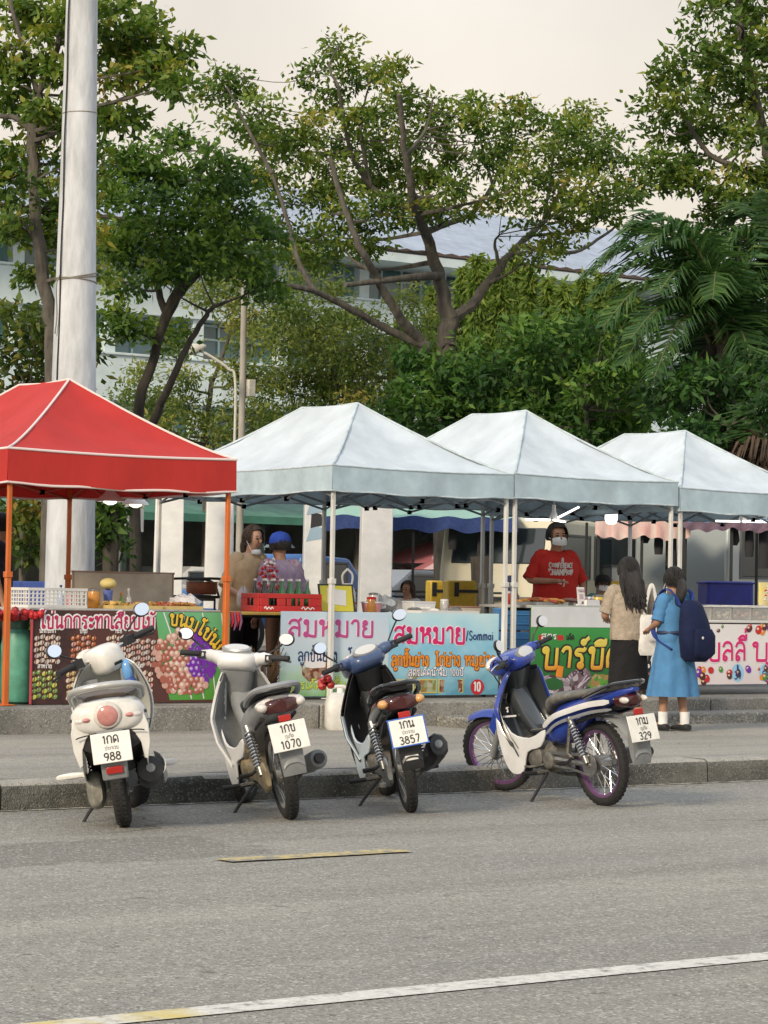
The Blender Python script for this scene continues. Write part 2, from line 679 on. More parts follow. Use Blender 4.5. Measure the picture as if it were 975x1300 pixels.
# ================================================================== school building behind
TEAL = mat('teal_wall_paint', (0.24, 0.45, 0.47), 0.7, noise=0.2, nscale=1.5)
BWHITE = mat('white_wall_paint', (0.56, 0.66, 0.68), 0.75, noise=0.18, nscale=0.8)
BGLASS = mat('window_glass_teal', (0.1, 0.2, 0.22), 0.15, spec=0.8, noise=0.4, nscale=0.6)
BFRAME = mat('window_frame_paint', (0.5, 0.62, 0.62), 0.5)
BLUEL = mat('blue_sign_letters', (0.03, 0.07, 0.3), 0.6)
ROOFM = mat('blue_grey_roof_tiles', (0.33, 0.38, 0.47), 0.6, noise=0.2, nscale=1.2)
_t = ROOFM.node_tree                       # tile courses as bump
_tc = _t.nodes.new('ShaderNodeTexCoord')
_w = _t.nodes.new('ShaderNodeTexBrick')
_w.inputs['Scale'].default_value = 1.0
_w.inputs['Brick Width'].default_value = 0.5
_w.inputs['Row Height'].default_value = 0.45
_w.inputs['Mortar Size'].default_value = 0.03
_w.inputs['Color1'].default_value = (1, 1, 1, 1)
_w.inputs['Color2'].default_value = (0.85, 0.85, 0.85, 1)
_t.links.new(_tc.outputs['Object'], _w.inputs['Vector'])
_b = _t.nodes.new('ShaderNodeBump')
_b.inputs['Strength'].default_value = 0.8
_b.inputs['Distance'].default_value = 0.06
_t.links.new(_w.outputs['Color'], _b.inputs['Height'])
_t.links.new(_b.outputs['Normal'], _t.nodes['Principled BSDF'].inputs['Normal'])
EAVEM = mat('dark_eave', (0.09, 0.06, 0.05), 0.7)

BX0, BX1, BY = 14.0, 104.0, 72.0
bt = thing('school_building', 'long teal and white school building with blue grey tiled roof behind the trees', 'building', (BX0, BY, PZ))
W_ = BX1 - BX0
g = MB()
g.box((W_ / 2, 5.2, 7.4), (W_, 9.6, 14.8))
g.build('wall', TEAL, bt, smooth=0)
for z0, z1 in ((11.6, 13.0), (8.2, 9.95), (4.9, 6.3)):
    g = MB()
    g.box((W_ / 2, -0.6, (z0 + z1) / 2), (W_ + 0.4, 0.2, z1 - z0))
    g.box((W_ / 2, -0.1, z0 + 0.1), (W_ + 0.4, 0.8, 0.2))
    g.box((W_ / 2, -0.62, z1 + 0.05), (W_ + 0.5, 0.34, 0.1))
    g.build('spandrel', BWHITE, bt, bevel=0.02)
nb = int(W_ / 4)
for i in range(nb + 1):
    g = MB()
    g.box((i * 4.0, -0.35, 7.3), (0.5, 0.42, 14.6))
    g.build('column', BWHITE, bt, bevel=0.02)
win0 = None
for zc, hh in ((13.85, 1.5), (10.75, 1.5), (7.2, 1.7)):
    for i in range(nb):
        if win0 is None:
            f = MB()
            for xx in (-1.55, -0.52, 0.52, 1.55):
                f.box((xx, 0, 0), (0.09, 0.1, 1.5))
            for zz in (-0.75, 0.2, 0.75):
                f.box((0, 0.003, zz), (3.2, 0.09, 0.09))
            win0 = f.build('window', BFRAME, bt, smooth=0)
            p = MB()
            p.box((0, 0.05, 0), (3.1, 0.03, 1.46))
            p.build('pane', BGLASS, win0, smooth=0)
            o = win0
        else:
            o = copy_tree(win0, bt)
        o.location = (i * 4.0 + 2.0, 0.32, zc)
        o.scale = (1, 1, hh / 1.5)
g = MB()                                   # pitched roof with overhanging eave
prof = [(-2.3, 14.95), (6.5, 18.6), (6.5, 18.35), (-2.3, 14.7)]
g.prism([(p[0], p[1]) for p in prof], -1.5, W_ + 1.5, 0, plane='yz')
prof = [(6.51, 18.6), (15, 14.95), (15, 14.7), (6.51, 18.35)]
g.prism([(p[0], p[1]) for p in prof], -1.5, W_ + 1.5, 0, plane='yz')
rf = g.build('roof', ROOFM, bt, smooth=0)
g = MB()
g.box((W_ / 2, -2.36, 14.66), (W_ + 3.1, 0.1, 0.36))
g.box((W_ / 2, -1.15, 14.5), (W_ + 3.0, 2.3, 0.08))
g.build('fascia', BWHITE, rf, smooth=0)
g = MB()
g.prism([(-1.5 + (W_ + 3) * i / 240, 14.955 + (0.1 if i % 2 else 0.03)) for i in range(241)] + [(W_ + 1.5, 14.9), (-1.5, 14.9)], -2.46, -2.2)
g.build('eave_tiles', EAVEM, rf, smooth=0)

# dry leaves and grit caught in the gutter and along the platform foot
rl = np.random.default_rng(3)
n = 260
P = np.stack([rl.uniform(-3, 12, n), np.where(rl.random(n) < 0.55, -0.04 - np.abs(rl.normal(size=n)) * 0.16, np.where(rl.random(n) < 0.5, 4.55 - np.abs(rl.normal(size=n)) * 0.14, rl.uniform(0.4, 4.4, n))), np.zeros(n)], 1)
P[:, 2] = np.where(P[:, 1] < 0, 0.012, GZ + 0.016)
V = []
for p in P:
    a, l = rl.uniform(0, 6.28), rl.uniform(0.015, 0.05)
    d = np.array([math.cos(a), math.sin(a), 0])
    q = np.array([-d[1], d[0], 0]) * 0.4
    V.append([p, p + d * l * .5 + q * l + [0, 0, .006], p + d * l + [0, 0, .003], p + d * l * .5 - q * l + [0, 0, .004]])
me = bpy.data.meshes.new('leaf_litter')
me.from_pydata(np.array(V).reshape(-1, 3).tolist(), [], [(4 * i, 4 * i + 1, 4 * i + 2, 4 * i + 3) for i in range(n)])
me.materials.append(mat('dry_leaf', (0.2, 0.14, 0.07), 0.9, noise=0.5, nscale=2))
o = bpy.data.objects.new('leaf_litter', me)
COL.objects.link(o)
o['kind'] = 'stuff'
# ================================================================== trees and shrubs
def leaf_mat(name, cols, transl=0.3, rough=0.55):
    m = bpy.data.materials.new(name)
    m.use_nodes = True
    t = m.node_tree
    b = t.nodes['Principled BSDF']
    b.inputs['Roughness'].default_value = rough
    b.inputs['Specular IOR Level'].default_value = 0.25
    a = t.nodes.new('ShaderNodeAttribute')
    a.attribute_name = 'tone'
    r = t.nodes.new('ShaderNodeValToRGB')
    el = r.color_ramp.elements
    while len(el) < len(cols):
        el.new(0.5)
    for i, (p, c) in enumerate(cols):
        el[i].position = p
        el[i].color = (*c, 1)
    t.links.new(a.outputs['Fac'], r.inputs['Fac'])
    t.links.new(r.outputs['Color'], b.inputs['Base Color'])
    tr = t.nodes.new('ShaderNodeBsdfTranslucent')
    hs = t.nodes.new('ShaderNodeHueSaturation')
    hs.inputs['Saturation'].default_value = 1.15
    hs.inputs['Value'].default_value = 1.6
    t.links.new(r.outputs['Color'], hs.inputs['Color'])
    t.links.new(hs.outputs['Color'], tr.inputs['Color'])
    mx = t.nodes.new('ShaderNodeMixShader')
    mx.inputs['Fac'].default_value = transl
    t.links.new(b.outputs['BSDF'], mx.inputs[1])
    t.links.new(tr.outputs['BSDF'], mx.inputs[2])
    t.links.new(mx.outputs['Shader'], t.nodes['Material Output'].inputs['Surface'])
    return m


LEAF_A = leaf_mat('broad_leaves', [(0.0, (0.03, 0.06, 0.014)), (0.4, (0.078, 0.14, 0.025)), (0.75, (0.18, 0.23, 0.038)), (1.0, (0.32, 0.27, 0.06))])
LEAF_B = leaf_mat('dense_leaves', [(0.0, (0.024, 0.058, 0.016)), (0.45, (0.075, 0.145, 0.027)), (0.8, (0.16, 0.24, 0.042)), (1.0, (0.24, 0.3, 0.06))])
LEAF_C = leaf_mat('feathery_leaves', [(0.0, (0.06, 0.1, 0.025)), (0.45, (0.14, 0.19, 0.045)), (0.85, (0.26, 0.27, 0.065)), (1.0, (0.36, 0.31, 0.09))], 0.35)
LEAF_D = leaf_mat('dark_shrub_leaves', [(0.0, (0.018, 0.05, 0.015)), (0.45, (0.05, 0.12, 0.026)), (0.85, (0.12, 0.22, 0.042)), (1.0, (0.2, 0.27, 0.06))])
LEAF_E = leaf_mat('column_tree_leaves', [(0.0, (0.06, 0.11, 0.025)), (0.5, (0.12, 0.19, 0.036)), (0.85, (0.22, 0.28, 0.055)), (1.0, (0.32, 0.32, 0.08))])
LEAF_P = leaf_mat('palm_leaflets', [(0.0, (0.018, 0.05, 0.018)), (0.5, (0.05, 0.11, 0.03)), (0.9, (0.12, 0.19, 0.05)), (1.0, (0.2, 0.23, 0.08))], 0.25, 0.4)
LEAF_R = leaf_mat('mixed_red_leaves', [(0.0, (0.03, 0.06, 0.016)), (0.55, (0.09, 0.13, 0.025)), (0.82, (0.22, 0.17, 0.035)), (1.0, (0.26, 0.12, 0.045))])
DEADM = mat('dry_fronds', (0.075, 0.05, 0.032), 0.9, noise=0.5, nscale=6)
BARK = mat('grey_brown_bark', (0.1, 0.09, 0.075), 0.9, noise=0.55, nscale=9, bump=0.9, bscale=14, stretch=(1, 1, 0.3))
BARKD = mat('dark_bark', (0.05, 0.043, 0.035), 0.95, noise=0.5, nscale=8, bump=0.8, bscale=14, stretch=(1, 1, 0.3))


def quads_mesh(name, V, tone, material, parent=None, per=4):
    """V: (n, per, 3) corners of n leaf faces; tone: one value per leaf"""
    n = len(V)
    me = bpy.data.meshes.new(name)
    me.vertices.add(n * per)
    me.vertices.foreach_set('co', V.reshape(-1).astype(np.float32))
    me.loops.add(n * per)
    me.loops.foreach_set('vertex_index', np.arange(n * per, dtype=np.int32))
    me.polygons.add(n)
    me.polygons.foreach_set('loop_start', (np.arange(n) * per).astype(np.int32))
    me.update(calc_edges=True)
    at_ = me.attributes.new('tone', 'FLOAT', 'FACE')
    at_.data.foreach_set('value', np.clip(tone, 0, 1).astype(np.float32))
    me.materials.append(material)
    o = bpy.data.objects.new(name, me)
    COL.objects.link(o)
    if parent is not None:
        o.parent = parent
    return o


def norm(a):
    return a / np.maximum(np.linalg.norm(a, axis=-1, keepdims=True), 1e-9)


def leaf_quads(C, L, W, up=0.7, droop=0.4, out=None):
    """leaf blades (kite shape) at points C, length about L, width about W"""
    n = len(C)
    nr = norm(rng.normal(size=(n, 3)) + np.array([0, 0, up]))
    d = rng.normal(size=(n, 3)) + np.array([0, 0, -droop])
    if out is not None:
        d = d + out * 0.8
    d = norm(d - nr * np.sum(d * nr, axis=1, keepdims=True))
    s = np.cross(nr, d)
    l = L * rng.uniform(0.5, 1.55, (n, 1))
    w_ = W * rng.uniform(0.7, 1.25, (n, 1))
    return np.stack([C, C + d * l * 0.42 + s * w_ * 0.5, C + d * l, C + d * l * 0.42 - s * w_ * 0.5], axis=1)


def tree(name, label, D, limbs, clusters, leafm, L=0.16, W=0.075, dens=1.0, barkm=None, group=None, spread=0.6, clump=0.2, cat='tree', twigs=True, trunk_to=None, tone0=0.42, tonesd=0.2, droop=0.4):
    """limbs: [(pixel path, radius px at start, radius px at end)], clusters: [(px, py, r px[, depth offset])], all surveyed at depth D"""
    pxm = _F / D
    base = at(*limbs[0][0][0][:2], D)
    root = thing(name, label, cat, (base[0], base[1], PZ), group=group)
    b0 = np.array([base[0], base[1], PZ])
    rr = random.Random(sum(map(ord, label)))
    tb = MB()
    nodes = []
    for li, (path, r0, r1) in enumerate(limbs):
        pts = []
        for k, p in enumerate(path):
            dD = p[2] if len(p) > 2 else 0.0
            pts.append(at(p[0], p[1], D + dD) - b0)
        if li == 0:
            if trunk_to is not None:
                q = at(trunk_to[0], trunk_to[1], D) - b0
                pts = [np.array([q[0], q[1], -0.1])] + pts
            else:
                pts = [np.array([pts[0][0], pts[0][1], -0.1])] + pts
        cr = cat_rom(pts, 5)
        n = len(cr)
        jit = 0.012 * (r0 / pxm) / 0.1
        cr = [c + np.array([rr.gauss(0, jit), rr.gauss(0, jit), 0]) for c in cr]
        rad = [(r0 + (r1 - r0) * (i / (n - 1)) ** 0.8) / pxm for i in range(n)]
        if li == 0:
            rad[0] *= 1.35
        tb.tube(cr, rad, 9)
        for i in range(n):
            nodes.append((cr[i], rad[i]))
    NP = np.array([p for p, _ in nodes])
    C_all, T_all, O_all = [], [], []
    for cl in clusters:
        px, py, rp = cl[:3]
        dD = cl[3] if len(cl) > 3 else rr.uniform(-1, 1) * spread
        c = at(px, py, D + dD) - b0
        r = rp / pxm
        # twig from the nearest limb
        dd = np.linalg.norm(NP - c, axis=1) + 1.2 * np.maximum(0, NP[:, 2] - c[2] + 0.15)
        j = int(np.argmin(dd))
        p0 = NP[j]
        if twigs:
            mid = (p0 + c) / 2 + np.array([rr.gauss(0, 0.12), rr.gauss(0, 0.12), -0.06 * np.linalg.norm(c - p0)])
            r_ = min(nodes[j][1] * 0.6, 0.012 + 0.012 * np.linalg.norm(c - p0) + 0.01)
            tb.tube(cat_rom([p0, mid, c], 4), [max(0.007, r_ * (1 - 0.1 * k)) for k in range(9)], 5)
        ns = max(4, int(9 * (r / 0.45) ** 2))
        for _ in range(ns):
            v = norm(rng.normal(size=3)) * rng.uniform(0.45, 1.05) * r * np.array([1, 1, 0.85])
            sc = c + v
            if twigs and rr.random() < 0.6:
                tb.tube([c, c + v * 0.5 + np.array([0, 0, 0.05 * r]), sc], [0.009, 0.007, 0.004], 4)
            m = int(rng.uniform(26, 52) * dens)
            cs = clump * rng.uniform(0.7, 1.3)
            P = sc + np.clip(rng.normal(size=(m, 3)), -1.55, 1.55) * np.array([cs, cs, cs * 0.62])
            C_all.append(P)
            O_all.append(norm(P - c))
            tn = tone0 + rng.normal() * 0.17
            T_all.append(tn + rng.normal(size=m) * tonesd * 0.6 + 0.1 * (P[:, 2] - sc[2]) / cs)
    tb.build('trunk', barkm or BARK, root)
    C_all = np.concatenate(C_all)
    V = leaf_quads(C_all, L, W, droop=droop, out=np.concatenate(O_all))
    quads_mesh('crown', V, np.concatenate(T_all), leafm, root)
    return root


# --- the wide central tree
tree('rain_tree', 'large spreading tree with forked grey trunk and open limbs behind the white tents', 45,
     [([(566, 470), (567, 440), (570, 405)], 13, 12),
      ([(570, 405), (560, 365), (545, 310), (528, 262, -1), (515, 200, -1.5), (508, 120, -2)], 11, 3),
      ([(572, 405), (600, 385, .5), (630, 345, 1), (660, 310, 1.5), (690, 280, 2), (722, 225, 2.5)], 8, 3),
      ([(560, 350), (525, 352, -1), (490, 356, -1.5), (440, 362, -2)], 6, 3),
      ([(566, 520), (535, 438, -.8), (505, 400, -1.2), (478, 352, -1.6), (460, 320, -2), (440, 270, -2), (420, 200, -2)], 8, 3),
      ([(545, 440, -.8), (500, 422, -1), (450, 395, -1.5), (400, 370, -2), (355, 360, -2.5), (335, 345, -2.5)], 6, 2.5),
      ([(540, 295), (565, 285, 1), (600, 270, 1.5), (625, 235, 2), (640, 200, 2)], 5, 2),
      ([(530, 265), (500, 255), (470, 235), (445, 190, -.5), (430, 110, -1)], 5, 2),
      ([(660, 310, 1.5), (690, 318, 2), (730, 320, 2.5), (765, 300, 3), (790, 280, 3)], 4, 1.5),
      ([(635, 340, 1), (628, 310, 1), (634, 298, 1)], 3, 1.2),
      ([(690, 280, 2), (698, 232, 2), (706, 170, 2)], 3, 1.2), ([(690, 280, 2), (738, 248, 2.2), (778, 188, 2.5)], 3, 1.2), ([(515, 200, -1.5), (540, 165, -1), (550, 125, -1)], 3, 1),
      ([(470, 235), (458, 165), (472, 95)], 3, 1), ([(625, 235, 2), (612, 185, 2), (602, 140, 2)], 2.5, 1), ([(345, 220, -2), (318, 170, -2), (288, 110, -2)], 3, 1.2), ([(430, 110, -1), (418, 85, -1), (430, 58, -1)], 2, 1),
      ([(400, 370, -2), (378, 330, -2), (365, 280, -2), (345, 220, -2)], 4, 2)],
     [(430, 62, 20), (400, 92, 24), (445, 98, 26), (470, 88, 18), (505, 92, 22), (410, 130, 26), (460, 135, 30), (505, 135, 28), (548, 130, 20),
      (395, 165, 26), (440, 178, 34), (490, 180, 36), (535, 170, 30), (560, 160, 18), (415, 215, 32), (465, 225, 36), (515, 225, 38), (555, 210, 30), (578, 235, 22),
      (385, 250, 30), (435, 265, 32), (480, 272, 34), (530, 268, 30), (350, 175, 26), (335, 140, 26), (300, 125, 26), (270, 120, 20), (285, 95, 14), (330, 185, 32),
      (365, 205, 30), (310, 165, 26), (350, 235, 32), (390, 295, 28), (430, 305, 24), (470, 310, 18), (405, 330, 22), (365, 320, 26), (340, 280, 28), (560, 262, 22), (590, 265, 16),
      (605, 150, 18), (625, 175, 22), (650, 165, 20), (618, 205, 20), (650, 205, 28), (690, 165, 24), (720, 155, 20), (735, 175, 24), (700, 200, 32), (745, 205, 30), (770, 180, 22), (795, 215, 22),
      (660, 240, 28), (705, 245, 34), (750, 245, 32), (785, 245, 26), (690, 285, 24), (735, 280, 24), (770, 275, 18), (675, 320, 22), (700, 300, 18), (640, 255, 18), (805, 235, 16), (600, 130, 10), (660, 140, 12), (748, 145, 12)],
     LEAF_A, L=0.12, W=0.06, dens=1.75, spread=1.6, clump=0.17, group='trees behind the market', tone0=0.47)
# --- the dense dark tree left of it
tree('broadleaf_tree', 'dense dark green broadleaf tree just right of the tall white mast', 37,
     [([(176, 540), (190, 470), (214, 390), (236, 352)], 8, 5),
      ([(200, 430), (225, 378), (255, 345), (285, 322), (318, 300)], 6, 3),
      ([(210, 395), (196, 350), (185, 300), (175, 240)], 5, 2.5),
      ([(236, 352), (240, 300), (250, 240), (265, 180)], 5, 2),
      ([(190, 545), (215, 490, -.5), (238, 440, -.6), (262, 400, -.8), (272, 388, -1)], 6, 2.5)],
     [(150, 205, 24), (185, 195, 26), (215, 180, 22), (165, 240, 32), (205, 230, 36), (240, 225, 30), (150, 280, 32), (195, 275, 38), (240, 265, 38), (275, 240, 28), (145, 320, 28),
      (180, 320, 32), (225, 310, 36), (270, 290, 36), (305, 265, 30), (310, 310, 32), (285, 335, 26), (330, 340, 30), (345, 300, 24), (155, 360, 22), (195, 350, 22), (325, 285, 24), (140, 400, 20), (160, 415, 18),
      (265, 205, 20), (250, 325, 28), (300, 225, 22), (130, 240, 20), (345, 360, 18), (215, 425, 14)],
     LEAF_B, L=0.115, W=0.062, dens=2.2, barkm=BARKD, spread=1.0, clump=0.17, group='trees behind the market', tone0=0.45)
# --- tall open tree behind the mast
tree('almond_tree', 'tall tree with airy branches rising behind the mast at the picture edge', 33,
     [([(66, 470), (62, 400), (52, 330), (44, 250), (42, 180), (48, 120)], 10, 7),
      ([(44, 190), (60, 150, .5), (95, 138, .8), (140, 132, 1), (185, 112, 1.2), (215, 95, 1.4)], 6, 2),
      ([(44, 170), (20, 150), (-10, 145), (-40, 120)], 5, 2),
      ([(48, 120), (70, 70), (80, 20), (85, -40)], 5, 2),
      ([(48, 120), (30, 60), (15, 10), (5, -50)], 4, 2),
      ([(50, 320), (35, 290), (15, 270)], 3, 1.5)],
     [(15, 20, 26), (50, 12, 22), (12, 60, 24), (60, 45, 20), (90, 20, 18), (45, 85, 18), (75, 90, 20), (15, 105, 18), (145, 12, 16), (165, 40, 14), (130, 62, 24), (160, 68, 24), (195, 66, 22), (228, 66, 18),
      (135, 100, 20), (175, 95, 20), (205, 85, 16), (190, 28, 16), (215, 110, 12), (140, 145, 10), (165, 150, 8), (95, 150, 14), (20, 135, 16), (55, 160, 20), (15, 205, 24), (50, 215, 26), (85, 210, 26), (20, 250, 26),
      (60, 255, 28), (95, 250, 24), (110, 200, 18), (30, 290, 18), (75, 300, 20), (42, 345, 14), (100, 300, 20), (110, 340, 22), (0, 225, 20), (105, 150, 16), (60, 135, 16), (110, 25, 16)],
     LEAF_A, L=0.125, W=0.072, dens=1.5, spread=0.9, clump=0.14, group='trees behind the market', tone0=0.5)
# --- big tree at the upper right
tree('shade_tree', 'tall rounded shade tree whose crown fills the upper right above the palms', 42,
     [([(1010, 420), (1000, 330), (990, 250), (975, 180)], 14, 9),
      ([(975, 190), (960, 130), (945, 60), (935, 0), (930, -60)], 7, 3),
      ([(985, 240), (940, 215), (900, 195), (870, 150), (855, 130)], 5, 2),
      ([(980, 260), (930, 250), (880, 235), (845, 215)], 5, 2),
      ([(975, 180), (1000, 100), (1020, 20)], 6, 3)],
     [(905, 15, 24), (940, 12, 26), (970, 20, 24), (895, 50, 26), (930, 50, 28), (965, 60, 28), (870, 75, 24), (905, 90, 28), (945, 95, 28), (850, 105, 22), (835, 140, 20), (870, 120, 26), (905, 130, 28), (950, 135, 28), (975, 110, 22),
      (850, 165, 24), (885, 165, 26), (920, 175, 26), (960, 178, 26), (835, 200, 18), (865, 205, 24), (900, 210, 24), (940, 215, 24), (970, 225, 22), (880, 240, 18), (915, 248, 18), (950, 255, 16), (850, 225, 14), (905, 275, 12), (1000, 60, 40), (1010, 150, 40), (990, 230, 30), (930, -30, 40), (980, -30, 40)],
     LEAF_A, L=0.13, W=0.068, dens=1.7, spread=1.2, clump=0.16, group='trees behind the market', tone0=0.42)
# --- light feathery trees
tree('feathery_tree', 'pale yellow green feathery tree behind the first white tent', 50,
     [([(455, 600), (450, 520), (440, 450)], 6, 4), ([(450, 520), (410, 450), (380, 400)], 4, 2), ([(450, 500), (490, 450), (510, 410)], 4, 2)],
     [(365, 400, 26), (400, 395, 24), (440, 400, 22), (350, 440, 30), (395, 440, 32), (440, 440, 32), (480, 440, 28), (515, 420, 22), (340, 490, 32), (385, 490, 34), (430, 490, 34), (475, 490, 30), (510, 470, 26), (360, 535, 34), (410, 530, 34), (460, 530, 30), (500, 520, 28), (415, 365, 16), (520, 385, 18), (545, 405, 18), (550, 440, 20), (420, 415, 26), (460, 405, 22), (375, 365, 16), (345, 385, 22), (540, 470, 22), (410, 470, 30), (455, 485, 30)],
     LEAF_C, L=0.11, W=0.045, dens=2.6, spread=1.4, clump=0.22, group='trees behind the market', tone0=0.38)
tree('feathery_tree', 'pale yellow green feathery tree behind the street lamp pole', 48,
     [([(262, 600), (262, 540), (270, 480)], 5, 3), ([(265, 500), (290, 430), (300, 380)], 3, 1.5), ([(262, 530), (230, 520)], 3, 1.5)],
     [(265, 360, 20), (300, 370, 18), (290, 400, 18), (325, 400, 24), (320, 440, 24), (290, 470, 12), (325, 480, 26), (235, 515, 22), (215, 545, 24), (255, 545, 26), (300, 530, 26), (320, 540, 26), (280, 560, 24), (190, 510, 14), (255, 380, 10), (165, 500, 16), (200, 580, 26), (150, 545, 22), (175, 475, 16), (240, 480, 18), (225, 440, 12), (205, 520, 20), (150, 590, 24)],
     LEAF_C, L=0.11, W=0.045, dens=2.4, spread=1.2, clump=0.2, group='trees behind the market', tone0=0.45)
# --- dense shrubs
tree('leafy_shrub', 'dark leafy shrub beside the mast with yellow and reddish leaf tips', 35,
     [([(30, 640), (35, 560), (40, 500)], 5, 3)],
     [(15, 400, 22), (50, 405, 22), (80, 415, 18), (95, 450, 22), (15, 440, 28), (55, 445, 28), (90, 490, 26), (20, 485, 28), (60, 490, 28), (100, 530, 24), (40, 530, 30), (5, 530, 28), (35, 640, 24), (20, 665, 20), (52, 660, 18), (40, 690, 14)],
     LEAF_R, dens=1.3, spread=0.8, clump=0.17, group='shrubs behind the market', cat='shrub', tone0=0.4)
tree('leafy_shrub', 'green creeper wrapped stump seen under the red tent beside the mast', 33,
     [([(142, 700), (140, 660), (138, 640), (136, 600)], 11, 9)],
     [(125, 640, 14), (140, 655, 16), (128, 670, 14), (140, 690, 14), (150, 625, 14), (135, 610, 16), (152, 600, 16), (125, 580, 18), (160, 560, 18), (140, 540, 18)],
     LEAF_B, dens=1.0, spread=0.3, clump=0.13, group='shrubs behind the market', cat='shrub', barkm=BARKD)
bx = [(555, 470, 26), (590, 455, 24), (520, 500, 24), (560, 510, 30), (605, 490, 30), (520, 540, 30), (570, 545, 34), (615, 530, 32), (545, 570, 30), (590, 580, 30), (630, 470, 20), (640, 510, 26), (525, 460, 16)]
tree('leafy_shrub', 'dense dark green shrub directly under the fork of the spreading tree', 43, [([(575, 640), (575, 580), (575, 520)], 6, 3)], bx, LEAF_D, dens=1.5, spread=0.9, clump=0.18, group='shrubs behind the market', cat='shrub', tone0=0.42)
bx = [(675, 425, 20), (700, 420, 22), (735, 425, 22), (765, 420, 20), (680, 455, 28), (720, 455, 30), (765, 450, 30), (800, 440, 24), (660, 490, 28), (700, 495, 32), (745, 490, 34), (790, 485, 32), (825, 470, 26), (670, 530, 32), (715, 535, 34), (765, 530, 34), (810, 520, 32), (840, 510, 28), (740, 565, 30), (800, 560, 30), (850, 550, 28)]
tree('leafy_shrub', 'broad bright green shrub between the column trees and the palm', 42, [([(745, 640), (745, 580), (745, 520)], 6, 3)], bx, LEAF_D, dens=1.5, spread=0.9, clump=0.18, group='shrubs behind the market', cat='shrub', tone0=0.52)
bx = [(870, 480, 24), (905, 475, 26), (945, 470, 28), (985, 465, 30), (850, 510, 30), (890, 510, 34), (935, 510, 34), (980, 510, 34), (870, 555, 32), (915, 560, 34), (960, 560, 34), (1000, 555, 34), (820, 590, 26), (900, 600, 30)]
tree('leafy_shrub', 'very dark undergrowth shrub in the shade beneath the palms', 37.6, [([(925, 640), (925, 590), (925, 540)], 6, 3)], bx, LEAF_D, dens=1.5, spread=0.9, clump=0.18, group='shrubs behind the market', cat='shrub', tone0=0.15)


# --- slim column trees (mast trees) in a row
def column_tree(label, px, top, wpx, D, base=585):
    pxm = _F / D
    b = at(px, 640, D)
    root = thing('column_tree', label, 'tree', (b[0], b[1], PZ), group='slim column trees in a row')
    h = at(px, top, D)[2] - PZ
    tb = MB()
    tb.tube([(0, 0, -0.1), (0.03, 0, h * 0.5), (0, 0.02, h * 0.97)], [0.09, 0.06, 0.015], 7)
    tb.build('trunk', BARK, root)
    n = int(2300 * h / 5)
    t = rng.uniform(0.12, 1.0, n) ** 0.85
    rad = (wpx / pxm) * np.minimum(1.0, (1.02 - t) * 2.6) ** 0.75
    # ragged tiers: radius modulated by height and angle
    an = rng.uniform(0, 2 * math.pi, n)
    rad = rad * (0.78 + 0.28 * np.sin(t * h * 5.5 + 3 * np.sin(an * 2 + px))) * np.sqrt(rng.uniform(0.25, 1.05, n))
    C = np.stack([rad * np.cos(an), rad * np.sin(an), t * h], axis=1)
    V = leaf_quads(C, 0.22, 0.06, up=0.2, droop=1.6, out=np.stack([np.cos(an), np.sin(an), 0 * an], 1))
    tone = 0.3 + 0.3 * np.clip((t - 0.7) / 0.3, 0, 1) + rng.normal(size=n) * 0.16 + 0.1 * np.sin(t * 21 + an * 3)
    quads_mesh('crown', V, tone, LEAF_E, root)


CT = [(505, 400, 20, 57, 'short pale slim column tree left of the spreading trunk'), (546, 362, 22, 56, 'slim column tree seen through the limbs just left of the trunk fork'),
      (583, 338, 22, 57, 'pointed column tree immediately right of the trunk fork'), (600, 322, 19, 55, 'sharp tipped column tree crossing the right limb'),
      (616, 330, 19, 57, 'column tree behind the middle of the rising right limb'), (631, 326, 19, 55, 'column tree under the thin bent branch'),
      (648, 320, 21, 57, 'tallest column tree beneath the right limb tip'), (668, 336, 21, 55, 'column tree under the hanging leaf clump'), (692, 350, 22, 57, 'column tree in the middle of the roof gap'),
      (713, 356, 21, 55, 'column tree left of the first palm frond tip'), (736, 348, 22, 57, 'column tree behind the first palm frond tip'), (757, 346, 22, 56, 'last column tree against the palm crown'), (776, 352, 22, 57, 'column tree almost hidden by the palm crown'), (797, 360, 22, 57, 'column tree deep behind the palm fronds')]
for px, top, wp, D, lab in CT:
    column_tree(lab, px, top, wp, D)


